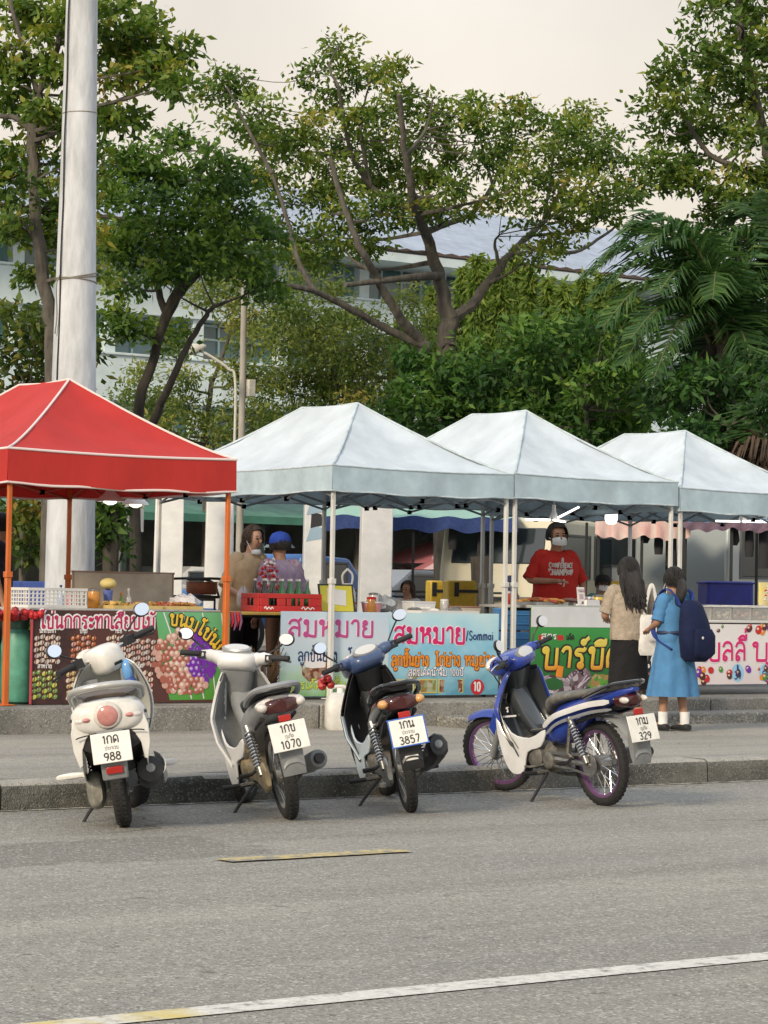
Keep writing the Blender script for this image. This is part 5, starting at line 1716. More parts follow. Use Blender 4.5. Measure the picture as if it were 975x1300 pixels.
# hedge
def hedge(label, px0, px1, ytop, D, h):
    a, b_ = at(px0, 745, D), at(px1, 745, D)
    t = thing('hedge', label, 'hedge', (a[0], a[1], PZ), group='low clipped hedges')
    d = b_ - a
    L = np.linalg.norm(d[:2])
    n = int(900 * L)
    P = np.stack([rng.uniform(0, 1, n) * d[0], rng.uniform(0, 1, n) * d[1], rng.uniform(0.02, 1, n) * h], 1)
    u = P[:, 0] / d[0]
    P = np.stack([u * d[0], u * d[1], P[:, 2]], 1) + rng.normal(size=(n, 3)) * np.array([0.18, 0.18, 0.05])
    V = leaf_quads(P, 0.11, 0.06)
    quads_mesh('foliage', V, 0.5 + rng.normal(size=n) * 0.2, LEAF_B, t)
    g = MB()
    for k in range(int(L / 0.5)):
        f = (k + 0.5) / int(L / 0.5)
        g.cyl((f * d[0], f * d[1], -0.05), (f * d[0], f * d[1], h * 0.8), 0.03, 0.015, 6)
    g.build('stem', BARK, t)


hedge('low clipped hedge seen under the green awning', 515, 606, 722, 44, 0.62)
hedge('low hedge behind the clear food screen', 150, 232, 720, 42, 0.5)
hedge('low weedy hedge beside the blue bench at the picture edge', -20, 62, 722, 34, 0.55)

# vehicles
CREAM = mat('cream_van_paint', (0.55, 0.52, 0.4), 0.35, coat=0.3, noise=0.1, nscale=2)
BUSW = mat('grey_white_bus_paint', (0.5, 0.51, 0.49), 0.35, coat=0.3, noise=0.12, nscale=1.5)
VGLASS = mat('vehicle_glass', (0.03, 0.04, 0.045), 0.08, spec=0.8)
YSTRIPE = mat('yellow_stripe_paint', (0.6, 0.4, 0.05), 0.4)
TAILR = mat('vehicle_tail_red', (0.4, 0.03, 0.03), 0.3)
GREYB = mat('vehicle_bumper_grey', (0.12, 0.12, 0.12), 0.6)


def vehicle(name, label, cat_, loc, rz, L, W, H, paint_, prof, wins, wheel_r=0.33, stripe=None, group='vehicles parked behind the market'):
    """prof: side outline (x, z); wins: list of (x0, x1, z0, z1) side windows; local x = length, y = width"""
    t = thing(name, label, cat_, loc, rot=(0, 0, rz), group=group)
    g = MB()
    g.prism(prof, -W / 2, W / 2)
    g.build('body', paint_, t, bevel=0.07, seg=3)
    for s in (1, -1):
        for (x0, x1, z0, z1) in wins:
            g = MB()
            g.span((x0, s * (W / 2 - 0.01), z0), (x1, s * (W / 2 + 0.008), z1))
            wd = g.build('window', VGLASS, t, bevel=0.02)
            g = MB()
            for (a, b_) in (((x0 - 0.03, z0 - 0.03), (x1 + 0.03, z0)), ((x0 - 0.03, z1), (x1 + 0.03, z1 + 0.03)), ((x0 - 0.03, z0), (x0, z1)), ((x1, z0), (x1 + 0.03, z1))):
                g.span((a[0], s * (W / 2 - 0.01), a[1]), (b_[0], s * (W / 2 + 0.014), b_[1]))
            g.build('window_frame', GREYB, wd)
        if stripe:
            g = MB()
            g.span((0.1, s * (W / 2 - 0.01), stripe[0]), (L - 0.1, s * (W / 2 + 0.006), stripe[1]))
            g.build('stripe', YSTRIPE, t)
    for x in (L * 0.17, L * 0.8):
        for s in (1, -1):
            M = Matrix.Translation((x, s * (W / 2 - 0.1), wheel_r)) @ Matrix.Rotation(math.pi / 2, 4, 'X')
            g = MB(M)
            g.lathe([(wheel_r * 0.6, -0.12), (wheel_r, -0.1), (wheel_r, 0.1), (wheel_r * 0.6, 0.12)], 22)
            wh = g.build('wheel', RUBBER_, t)
            g = MB(M)
            g.lathe([(wheel_r * 0.58, -0.125), (wheel_r * 0.2, -0.11), (wheel_r * 0.2, 0.11), (wheel_r * 0.58, 0.125)], 18)
            g.build('rim', mat('grey_steel_rim', (0.3, 0.3, 0.3), 0.4, metal=0.6), wh)
    for x in (0.0, L):
        g = MB()
        g.box((x, 0, 0.45), (0.12, W * 0.96, 0.22))
        g.build('bumper', GREYB, t, bevel=0.03)
    for s in (1, -1):
        g = MB()
        g.box((0.0, s * W * 0.42, 0.85), (0.05, 0.14, 0.22))
        g.build('tail_light', TAILR, t, bevel=0.02)
        g = MB()
        g.box((L, s * W * 0.38, 0.75), (0.05, 0.26, 0.16))
        g.build('headlight', LAMPM, t, bevel=0.02)
    return t


RUBBER_ = mat('vehicle_tyre', (0.02, 0.02, 0.02), 0.85)
b0 = at(650, 752, 36.6)
vehicle('bus', 'long grey white bus with a yellow stripe behind the man in red', 'bus', (b0[0], b0[1], PZ), R_(-3), 9.5, 2.4, 2.6, BUSW,
        [(0, 0.35), (9.5, 0.35), (9.5, 1.4), (9.3, 2.5), (9.0, 2.62), (0.3, 2.62), (0.05, 2.4)], [(0.5 + 1.45 * i, 1.75 + 1.45 * i, 1.45, 2.15) for i in range(6)], 0.42, stripe=(1.02, 1.22))
b0 = at(628, 752, 34.5)
cv = vehicle('van', 'cream van with small rear window beside the dark leaning trunk', 'van', (b0[0], b0[1], PZ), R_(28), 4.4, 1.7, 2.1, CREAM,
        [(0, 0.3), (4.4, 0.3), (4.4, 0.95), (4.0, 1.2), (3.4, 2.0), (0.2, 2.05), (0.02, 1.3)], [(0.3, 1.3, 1.25, 1.8), (1.5, 2.4, 1.25, 1.8), (2.6, 3.3, 1.25, 1.8)])
g = MB()
g.box((0.105, 0, 1.66), (0.03, 1.35, 0.5), rot=(0, R_(13), 0))
g.build('rear_window', VGLASS, cv, bevel=0.02)
g = MB()
g.box((-0.005, 0, 0.95), (0.03, 1.4, 0.05))
g.box((-0.01, 0, 0.75), (0.03, 0.36, 0.14), 1)
g.build('rear_trim', [GREYB, I_WHITE], cv)
b0 = at(862, 752, 35.2)
vt = vehicle('van', 'silver grey van with stickers on its tall rear door behind the clear food boxes', 'van', (b0[0], b0[1], PZ), R_(0), 5.2, 1.9, 2.3, mat('silver_van_paint', (0.36, 0.4, 0.41), 0.3, metal=0.3, coat=0.4),
             [(0, 0.3), (5.2, 0.3), (5.2, 1.0), (4.8, 1.3), (4.2, 2.3), (0.1, 2.32), (0.0, 1.9)], [(0.25, 1.9, 1.3, 1.95)])
g = MB()
g.span((2.2, -0.952, 0.5), (3.5, -0.965, 2.15))
dr = g.build('door', mat('grey_green_door_paint', (0.3, 0.35, 0.35), 0.35), vt, bevel=0.06)
g = MB()
disc(g, 2.85, 1.75, 0.14, 0.12, -0.97, 0, 12, 0, 0.25, random.Random(2))
disc(g, 2.8, 1.25, 0.17, 0.17, -0.97, 1, 16)
disc(g, 2.84, 1.28, 0.1, 0.07, -0.973, 2, 10, 0.5, 0.3, random.Random(4))
disc(g, 2.75, 1.19, 0.06, 0.05, -0.973, 2, 10, 0.5, 0.3, random.Random(5))
g.build('sticker', [I_ORG, I_WHITE, I_DK], dr, smooth=0)
b0 = at(225, 748, 40)
vehicle('pickup_truck', 'blue pickup truck seen between the two left white pillars', 'truck', (b0[0], b0[1], PZ), R_(15), 4.6, 1.7, 1.6, mat('blue_truck_paint', (0.03, 0.12, 0.36), 0.3, coat=0.4),
        [(0, 0.4), (4.6, 0.4), (4.6, 0.95), (3.7, 1.05), (3.2, 1.55), (2.0, 1.6), (1.9, 1.0), (0, 1.0)], [(2.15, 3.1, 1.08, 1.45)])
b0 = at(430, 750, 46)
vehicle('parked_car', 'dark grey parked car under the green awning behind the black frame', 'car', (b0[0], b0[1], PZ), R_(8), 4.1, 1.65, 1.4, mat('dark_grey_car_paint', (0.1, 0.11, 0.13), 0.25, coat=0.6),
        [(0, 0.3), (4.1, 0.3), (4.1, 0.75), (3.2, 0.9), (2.6, 1.4), (1.1, 1.42), (0.4, 0.95), (0, 0.85)], [(1.0, 1.75, 0.95, 1.3), (1.85, 2.5, 0.95, 1.3)], 0.3)
b0 = at(150, 748, 47)
vehicle('parked_car', 'white parked car behind the pale sign sheet under the red tent', 'car', (b0[0], b0[1], PZ), R_(8), 4.1, 1.65, 1.4, mat('white_car_paint', (0.6, 0.6, 0.6), 0.25, coat=0.6),
        [(0, 0.3), (4.1, 0.3), (4.1, 0.75), (3.2, 0.9), (2.6, 1.4), (1.1, 1.42), (0.4, 0.95), (0, 0.85)], [(1.0, 1.75, 0.95, 1.3), (1.85, 2.5, 0.95, 1.3)], 0.3)


# three-wheeler food carts with cloth roofs
def awning_cart(label, px0, px1, D, zt, zl, topm, valm_, postm, depth=1.8, scal=0.12, seed=1, rails=True):
    a, b_ = at(px0, 750, D), at(px1, 750, D)
    d = b_ - a
    L = float(np.linalg.norm(d[:2]))
    t = thing('awning_stall', label, 'stall', (a[0], a[1], PZ), rot=(0, 0, math.atan2(d[1], d[0])), group='roofed stalls behind the tents')
    r2 = random.Random(seed)
    zt_, zl_ = zt - PZ, zl - PZ
    g = MB()
    g.grid(lambda u, v: (L * u, -0.3 + (depth + 0.3) * v, zl_ + (zt_ - zl_) * math.sin(min(1, v * 1.05) * math.pi / 2) - 0.03 * math.sin(math.pi * 6 * u) ** 2 * (1 - v)), 36, 8, thick=0.01)
    g.build('roof_cloth', topm, t, smooth=60)
    g = MB()
    g.grid(lambda u, v: (L * u, -0.305 - 0.02 * math.sin(u * 40) * v, zl_ - v * (scal + 0.04 * abs(math.sin(u * L * 5))) - 0.03 * math.sin(math.pi * 6 * u) ** 2), 70, 4)
    g.build('valance', valm_, t, smooth=60)
    for i in range(3):
        for yy in ((-0.2, depth - 0.1) if i != 1 else (-0.2,)):
            g = MB()
            g.box((0.05 + (L - 0.1) * i / 2, yy, zl_ / 2), (0.035, 0.035, zl_))
            g.build('post', postm, t)
    if rails:
        g = MB()
        for zz in (0.55, 0.95, 1.02):
            g.box((L / 2, -0.2, zz), (L, 0.03, 0.03))
        g.build('rail', postm, t)
    g = MB()
    g.box((L / 2, depth * 0.5, 0.5), (L * 0.8, depth * 0.6, 0.06))
    g.box((L / 2, depth * 0.5, 0.28), (L * 0.76, depth * 0.5, 0.4))
    g.build('counter', GREYB, t, bevel=0.02)
    for i in range(3):
        g = MB()
        g.body([(zl_ - 0.3 - 0.14 * i, -0.03, 0.03, 0.03 + 0.02 * i), (zl_ - 0.24 - 0.08 * i, -0.05, 0.05, 0.06), (zl_ - 0.1, -0.03, 0.03, 0.04 + 0.01 * i), (zl_ - 0.02, -0.01, 0.01, 0.01)], 10, 2, axis='z')
        o = g.build('hanging_bundle', mat('dark_cloth_bundle', (0.025, 0.025, 0.03), 0.9), t)
        o.location = (L * (0.55 + 0.14 * i), -0.05, 0)
    return t


BLKP = mat('black_frame_steel', (0.012, 0.015, 0.015), 0.5)
awning_cart('stall with pale green cloth roof and dark blue scalloped edge', 392, 655, 34.5, 2.62, 2.43, mat('pale_green_cloth', (0.32, 0.52, 0.44), 0.7, noise=0.15), mat('navy_scalloped_cloth', (0.02, 0.045, 0.17), 0.8, noise=0.3), BLKP, seed=2, scal=0.16)
STRP = mat('pink_striped_cloth', (0.6, 0.5, 0.46), 0.8, noise=0.25, nscale=5, stretch=(3, 1, 1), col2=(0.55, 0.3, 0.28))
awning_cart('stall with faded blue roof and pink striped frill behind the middle tent', 752, 872, 32.6, 2.6, 2.38, mat('faded_blue_cloth', (0.36, 0.48, 0.6), 0.7, noise=0.2), STRP, BLKP, seed=3, scal=0.2)
awning_cart('stall with blue roof and dull purple edge at the picture edge', 860, 990, 32, 2.5, 2.36, mat('blue_roof_cloth', (0.12, 0.25, 0.46), 0.6, noise=0.2), mat('dull_purple_cloth', (0.14, 0.09, 0.13), 0.8, noise=0.3), BLKP, seed=4, scal=0.08, rails=False)


def umbrella(label, px, py, D, r, m1, m2):
    c = at(px, py, D)
    t = thing('market_umbrella', label, 'umbrella', (c[0], c[1], PZ), group='far market umbrellas')
    h = c[2] - PZ
    g = MB()
    n = 16
    vs = [(0, 0, h + 0.1)]
    for ring, (rr_, zz) in enumerate(((r * 0.5, h - 0.12), (r, h - 0.42))):
        for i in range(n):
            a = 2 * math.pi * i / n
            q = 1 if i % 2 == 0 else 0.96
            vs.append((rr_ * q * math.cos(a), rr_ * q * math.sin(a), zz))
    for i in range(n):
        j = (i + 1) % n
        g.f.append((0, 1 + i, 1 + j)); g.m.append((i // 2) % 2)
        g.f.append((1 + i, 1 + n + i, 1 + n + j, 1 + j)); g.m.append((i // 2) % 2)
    g.v = vs
    g.build('canopy', [m1, m2], t, smooth=0)
    g = MB()
    g.cyl((0, 0, -0.02), (0, 0, h + 0.1), 0.02, 0.02, 8)
    g.lathe([(0.25, 0), (0.25, 0.08), (0.05, 0.12)], 16)
    g.build('pole', STEELM, t)


UR, UP = mat('faded_red_umbrella', (0.42, 0.14, 0.15), 0.8), mat('faded_pink_umbrella', (0.56, 0.38, 0.4), 0.8)
umbrella('wide faded red and pink umbrella in the middle of the far gap', 560, 690, 52, 1.6, UR, UP)
umbrella('small pink umbrella nearer the leaning trunk', 600, 697, 50, 1.2, UP, UR)
umbrella('red umbrella low behind the first white tent', 470, 700, 56, 1.4, UR, UP)
# leaning dark trunk between the tents
tp, tp0 = at(612, 640, 33), at(632, 748, 33)
t = thing('tree_stump', 'dark leaning tree trunk wrapped in blue cloth behind the second tent post', 'tree', (tp0[0], tp0[1], PZ))
g = MB()
d = tp - tp0
g.tube(cat_rom([(0, 0, -0.1), (d[0] * 0.3, d[1] * 0.3, d[2] * 0.35), (d[0] * 0.8, d[1] * 0.8, d[2] * 0.75), (d[0], d[1], d[2] + 0.4)], 5), [0.2, 0.19, 0.18, 0.17, 0.16, 0.16, 0.155, 0.15, 0.15, 0.145, 0.14, 0.14, 0.14, 0.14, 0.14, 0.14], 12)
g.build('trunk', BARKD, t)
g = MB()
g.tube([(0.16, -0.1, 0.25), (0.14, -0.12, 0.8), (0.1, -0.1, 1.25)], [0.1, 0.13, 0.05], 10)
g.build('cloth_wrap', mat('dark_blue_cloth', (0.02, 0.025, 0.07), 0.9), t)
# pale sign sheet hung under the red tent
q = at(167, 657, 38)
t = thing('paper_notice', 'pale notice sheet with grey handwriting hanging behind the red tent', 'sign', (q[0], q[1], q[2] - 0.2), rot=(0, 0, R_(-30)))
g = MB()
g.box((0, 0, 0.2), (0.36, 0.008, 0.42))
g.build('sheet', mat('pale_paper', (0.56, 0.58, 0.58), 0.8), t)
g = MB()
for i, s_ in enumerate(('เสียบไม้', 'ลูกชิ้น', 'หมาย')):
    write(g, s_, 0, 0.28 - 0.12 * i, 0.05, -0.006, 0.15, centre=True, width=0.24)
g.build('lettering', mat('grey_ink', (0.2, 0.2, 0.22), 0.6), t)
g = MB()
g.tube([(-0.15, 0, 0.41), (-0.15, 0, 1.0)], 0.004, 4)
g.tube([(0.15, 0, 0.41), (0.15, 0, 1.0)], 0.004, 4)
g.tube([(-0.15, 0, 1.0), (0.15, 0, 1.0)], 0.012, 6)
g.tube([(-0.17, 0.05, 1.0), (-0.17, 0.05, -q[2] + 0.2 + PZ)], 0.02, 6)
g.tube([(-0.17, 0.05, 1.0), (-0.15, 0, 1.0)], 0.012, 6)
g.build('hanger', STEELM, t)

# ================================================================== lamps
GLOWM = mat('lit_lamp_white', (0.9, 0.9, 0.9), 0.4, emit=(1.0, 0.97, 0.9), estr=2.6)
GLOWY = mat('lit_lamp_warm', (0.9, 0.85, 0.7), 0.4, emit=(1.0, 0.85, 0.55), estr=2.0)
WPLAS = mat('white_plastic', (0.62, 0.62, 0.62), 0.45)


def fan_lamp(label, px, py, y, angs, L=0.3):
    c = aty(px, py, y)
    t = thing('folding_lamp', label, 'lamp', tuple(c), group='lit lamps under the tents')
    g = MB()
    g.lathe([(0.035, -0.02), (0.045, 0.02), (0.03, 0.07), (0.02, 0.1), (0.02, 0.16)], 16)
    g.tube([(0, 0, 0.16), (0.02, 0, 0.3), (0, 0.01, 0.45)], 0.005, 5)
    g.build('holder', WPLAS, t)
    for a, e in angs:
        g = MB()
        ca, sa = math.cos(R_(a)), math.sin(R_(a))
        d = Vector((ca * math.cos(R_(e)), sa * math.cos(R_(e)), math.sin(R_(e))))
        g.tube([d * 0.03, d * 0.08, d * L], [0.025, 0.032, 0.03], 10, flat=0.35, flatdir=(0, 0, 1))
        g.build('blade', GLOWM, t)
    return t


fan_lamp('lit three blade lamp beside the head of the man in red', 703, 660, 6.5, [(-36, 28), (144, 0), (250, -5)])
fan_lamp('lit three blade lamp under the farthest tent', 943, 662, 6.4, [(-36, 0), (144, 0), (250, 0)])
c = aty(776, 657, 6.5)
t = thing('light_bulb', 'single large lit bulb hanging above the woman in tan', 'lamp', tuple(c), group='lit lamps under the tents')
g = MB()
g.lathe([(0.015, -0.075), (0.05, -0.065), (0.068, -0.02), (0.068, 0.03), (0.045, 0.06)], 20)
g.build('bulb', GLOWM, t)
g = MB()
g.lathe([(0.046, 0.06), (0.03, 0.085), (0.024, 0.13), (0.012, 0.15)], 16)
g.tube([(0, 0, 0.15), (0.01, 0, 0.3), (0, 0, 0.5)], 0.006, 5)
g.build('holder', WPLAS, t)
for px, py, y, lab, gm in ((140, 634, 6.3, 'bright shaded lamp under the red tent nearer the road', GLOWM), (172, 638, 7.0, 'dimmer yellowish shaded lamp under the red tent', GLOWY)):
    c = aty(px, py, y)
    t = thing('shade_lamp', lab, 'lamp', tuple(c), group='lit lamps under the tents')
    g = MB()
    g.lathe([(0.13, -0.02), (0.12, 0.0), (0.055, 0.06), (0.04, 0.09)], 24, cap=False)
    g.build('lamp_shade', WPLAS, t)
    g = MB()
    g.lathe([(0.02, -0.05), (0.06, -0.03), (0.062, 0.0), (0.03, 0.04)], 16)
    g.build('bulb', gm, t)
    g = MB()
    g.tube([(0, 0, 0.09), (0, 0, 0.35)], 0.01, 6)
    g.build('cord', CABLE, t)

# ================================================================== goods on and about the stalls
def loose(name, label, cat_, loc, mbm, rz=0.0, group=None, parts=None, bevel=0.0, smooth=40):
    """mbm: list of (part name, MB, materials)"""
    t = thing(name, label, cat_, tuple(loc), rot=(0, 0, rz), group=group)
    for pn, mb_, mm in mbm:
        mb_.build(pn, mm, t, bevel=bevel, smooth=smooth)
    return t


# white perforated basket
q = aty(60, 772, 5.45)
g = MB()
Lx, Ly, Lz = 0.56, 0.36, 0.16
g.box((0, 0, 0.006), (Lx, Ly, 0.012))
for s in (1, -1):
    for zz in (0.012, Lz):
        g.box((0, s * Ly / 2, zz), (Lx + 0.02, 0.018, 0.024))
        g.box((s * Lx / 2, 0, zz), (0.018, Ly, 0.024))
    for k in range(15):
        g.box((-Lx / 2 + Lx * k / 14, s * Ly / 2, Lz / 2), (0.011, 0.008, Lz))
    for k in range(9):
        g.box((s * Lx / 2, -Ly / 2 + Ly * k / 8, Lz / 2), (0.008, 0.011, Lz))
    for zz in (0.05, 0.085, 0.12):
        g.box((0, s * Ly / 2, zz), (Lx, 0.007, 0.009))
        g.box((s * Lx / 2, 0, zz), (0.007, Ly, 0.009))
loose('basket', 'white perforated plastic basket on the table end beside the mast', 'basket', (q[0], q[1], 1.216), [('frame', g, mat('white_basket_plastic', (0.62, 0.62, 0.6), 0.5))])
# clear food screen
a, b_ = aty(92, 752, 6.1), aty(219, 757, 6.1)
t = thing('food_screen', 'beige clouded plastic screen with slim frame behind the fried snacks', 'screen', (a[0], 6.1, 1.21))
Ls = b_[0] - a[0]
g = MB()
g.box((Ls / 2, 0, 0.17), (Ls, 0.006, 0.3))
g.build('pane', mat('clouded_plastic', (0.4, 0.36, 0.29), 0.25, noise=0.25, nscale=4), t)
g = MB()
g.box((Ls / 2, 0, 0.33), (Ls + 0.03, 0.016, 0.018))
g.box((0, 0, 0.165), (0.014, 0.016, 0.33))
g.box((Ls, 0, 0.165), (0.014, 0.016, 0.33))
g.box((Ls / 2, 0, 0.012), (Ls + 0.03, 0.05, 0.02))
g.build('screen_frame', mat('brown_screen_frame', (0.25, 0.18, 0.13), 0.6), t)
# trays of fried food
CRUMB = mat('fried_golden', (0.4, 0.2, 0.05), 0.75, noise=0.5, nscale=40)
REDFOOD = mat('reddish_sausage', (0.32, 0.07, 0.04), 0.5, noise=0.3, nscale=30)
YELF = mat('yellow_snack', (0.55, 0.38, 0.12), 0.7, noise=0.3, nscale=30)
TRAYM = mat('tray_yellow', (0.55, 0.42, 0.16), 0.5, noise=0.15)


def tray(label, x, y, z, lx, ly, trm_, foodm, n, kind, seed, h=0.03):
    r2 = random.Random(seed)
    t = thing('food_tray', label, 'food tray', (x, y, z), group='trays of food')
    g = MB()
    g.box((0, 0, 0.004), (lx, ly, 0.008))
    for s in (1, -1):
        g.box((0, s * ly / 2, h / 2), (lx, 0.01, h))
        g.box((s * lx / 2, 0, h / 2), (0.01, ly, h))
    g.build('tray', trm_, t)
    g = MB()
    for k in range(n):
        u, v = r2.uniform(-.45, .45) * lx, r2.uniform(-.42, .42) * ly
        zz = 0.02 + r2.uniform(0, 0.035)
        if kind == 'ball':
            rr_ = r2.uniform(0.014, 0.022)
            g.ball((u, v, zz), (rr_, rr_, rr_ * 0.9), 8, k % len(foodm))
        elif kind == 'stick':
            an = r2.uniform(-0.3, 0.3) + math.pi / 2
            c_, s_ = math.cos(an) * 0.09, math.sin(an) * 0.09
            g.tube([(u - c_, v - s_, zz), (u - c_ * .5, v - s_ * .5, zz + .004), (u + c_ * .5, v + s_ * .5, zz + .004), (u + c_, v + s_, zz)], [0.01, 0.017, 0.017, 0.01], 7, k % len(foodm))
        else:
            g.box((u, v, zz), (r2.uniform(.03, .06), r2.uniform(.02, .04), .018), k % len(foodm), rot=(r2.uniform(-.4, .4), r2.uniform(-.4, .4), r2.uniform(0, 3)))
    g.build('food', foodm, t)


tray('yellow tray of fried golden snacks under the red tent', 4.05, 5.35, 1.216, 0.5, 0.32, TRAYM, [CRUMB, YELF], 50, 'chip', 1)
tray('wide tray of reddish fried snacks under the red tent', 4.52, 5.38, 1.216, 0.42, 0.34, TRAYM, [CRUMB, REDFOOD], 60, 'chip', 2)
tray('steel tray heaped with grilled red skewers before the man in red', 9.0, 5.62, 1.302, 0.42, 0.34, STEELM, [REDFOOD, CRUMB], 46, 'stick', 3)
tray('steel tray of mixed sausages in the middle of the grill table', 9.48, 5.6, 1.302, 0.4, 0.32, STEELM, [mat('dark_sausage', (0.12, 0.07, 0.07), 0.5), REDFOOD], 30, 'stick', 4)
tray('steel tray of yellow snacks at the far end of the grill table', 10.18, 5.58, 1.302, 0.4, 0.32, STEELM, [YELF, mat('green_garnish', (0.1, 0.22, 0.04), 0.7), CRUMB], 46, 'chip', 5)
tray('shallow white tray at the corner of the table behind the blue banner', 7.75, 5.62, 1.202, 0.7, 0.26, WPLAS, [WPLAS, STEELM], 6, 'stick', 6)


def bottle_mb(h, r, neck=0.35):
    g = MB()
    g.lathe([(r * 0.9, 0), (r, 0.01), (r, h * 0.55), (r * neck, h * 0.8), (r * neck, h)], 14)
    c_ = MB()
    c_.lathe([(r * neck * 1.15, h), (r * neck * 1.15, h + 0.02)], 12)
    return g, c_


# cup with blue body and yellow straw lid
g = MB()
g.lathe([(0.03, 0), (0.045, 0.16)], 18)
l_ = MB()
l_.ball((0, 0, 0.22), (0.075, 0.075, 0.05), 16)
s_ = MB()
s_.tube([(0, 0, 0.14), (0, 0, 0.2)], 0.02, 8)
loose('paper_fan_cup', 'blue cup holding a round yellow paper scoop in front of the food screen', 'cup', (aty(137, 760, 5.55)[0], 5.55, 1.216), [('cup', g, mat('blue_white_cup', (0.12, 0.18, 0.5), 0.4, noise=0.4, nscale=20)), ('scoop', l_, mat('pale_yellow_paper', (0.66, 0.56, 0.22), 0.7)), ('stem', s_, I_NAVY)])
for px, lab, mm, hh, cm in ((154, 'small green sauce bottle beside the blue cup', mat('green_sauce', (0.18, 0.3, 0.05), 0.3), 0.12, I_ORG), (163, 'pointed clear sauce bottle beside the green one', mat('clear_bottle', (0.55, 0.55, 0.55), 0.15), 0.16, WPLAS), (77, 'small blue and white bottle beside the white basket', mat('blue_white_bottle', (0.3, 0.4, 0.6), 0.3), 0.18, I_NAVY)):
    g, c_ = bottle_mb(hh, 0.028)
    loose('sauce_bottle', lab, 'bottle', (aty(px, 762, 5.6)[0], 5.6, 1.216), [('bottle', g, mm), ('lid', c_, cm)], group='sauce bottles')
# crumpled white bag
def crumple(name, label, loc, r, m_, seed, cat_='bag', n=18):
    r2 = random.Random(seed)
    g = MB()
    g.ball((0, 0, r[2]), r, n)
    g.v = [(v[0] * (1 + r2.uniform(-.22, .16)), v[1] * (1 + r2.uniform(-.22, .16)), max(0, v[2] * (1 + r2.uniform(-.2, .25)))) for v in g.v]
    o = g.build(name, m_, smooth=35)
    o.location = loc
    return tag(o, label, cat_)


BAGW = mat('thin_white_plastic', (0.6, 0.6, 0.62), 0.3, noise=0.1)
crumple('plastic_bag', 'crumpled white plastic bag at the end of the red tent table', (4.72, 5.5, 1.216), (0.16, 0.13, 0.06), BAGW, 3)
# gas ring and pot
q = aty(256, 757, 7.2)
t = thing('stove', 'black steel camping stove standing behind the red tent table', 'stove', (q[0], q[1], PZ))
g = MB()
zs = 0.93
for x in (-0.28, 0.28):
    for y in (-0.2, 0.2):
        g.tube([(x, y, 0), (x, y, zs)], 0.012, 6)
for y in (-0.2, 0.2):
    g.tube([(-0.28, y, zs), (0.28, y, zs)], 0.014, 6)
    g.tube(cat_rom([(-0.3, y, zs + 0.17), (0.05, y, zs + 0.18), (0.26, y, zs + 0.14), (0.33, y, zs)], 4), 0.013, 6)
for x in (-0.28, -0.1, 0.1, 0.28):
    g.tube([(x, -0.2, zs), (x, 0.2, zs)], 0.01, 6)
g.build('stand', BLKP, t)
g = MB()
g.lathe([(0.12, zs - 0.04), (0.13, zs), (0.09, zs + 0.02)], 18)
g.build('burner', GREYB, t)
g = MB()
g.lathe([(0.14, 0.0), (0.155, 0.03), (0.155, 0.12), (0.165, 0.125), (0.15, 0.128), (0.145, 0.1)], 24)
f_ = MB()
f_.lathe([(0.143, 0.1), (0.02, 0.112)], 20)
t = loose('cooking_pot', 'reddish brown cooking pot on the black camping stove', 'pot', (q[0], q[1], PZ + zs + 0.022), [('pot', g, mat('red_brown_enamel', (0.22, 0.07, 0.035), 0.35, noise=0.4, nscale=10)), ('contents', f_, CRUMB)])
# gas cylinder, white basin flower cloth
q = aty(22, 893, 5.3)
t = thing('gas_cylinder', 'green gas cylinder standing at the left end of the egg banner', 'gas cylinder', (q[0], 5.3, PZ))
g = MB()
g.lathe([(0.1, 0.0), (0.14, 0.02), (0.15, 0.06), (0.152, 0.5), (0.13, 0.6), (0.06, 0.65), (0.05, 0.66)], 28)
g.build('tank', mat('green_tank_paint', (0.08, 0.28, 0.2), 0.45, noise=0.35, nscale=7), t)
g = MB()
g.lathe([(0.085, 0.64), (0.095, 0.74), (0.09, 0.745), (0.08, 0.65)], 22, cap=False)
g.tube([(0, 0, 0.65), (0, 0, 0.73)], 0.022, 8)
g.build('valve_guard', mat('dark_green_guard', (0.03, 0.1, 0.07), 0.5), t)
g = MB()
r2 = random.Random(9)
for k in range(60):
    g.ball((r2.uniform(-.28, .2), r2.uniform(-.1, .1), r2.uniform(0.0, .06)), r2.uniform(.02, .04), 7, k % 2)
o = g.build('red_flower_garland', [mat('red_petals', (0.5, 0.015, 0.02), 0.6), mat('dark_red_petals', (0.25, 0.01, 0.015), 0.6)])
o.location = (2.86, 5.14, 1.13)
tag(o, 'heap of bright red cloth flowers at the left corner of the red tent table', 'flowers')
g = MB()
g.box((0, 0, 0.36), (0.5, 0.3, 0.72))
o = g.build('flower_stand', mat('dark_box', (0.05, 0.045, 0.04), 0.8), bevel=0.01)
o.location = (2.62, 5.75, PZ)
tag(o, 'dark box stand behind the green gas cylinder', 'box')

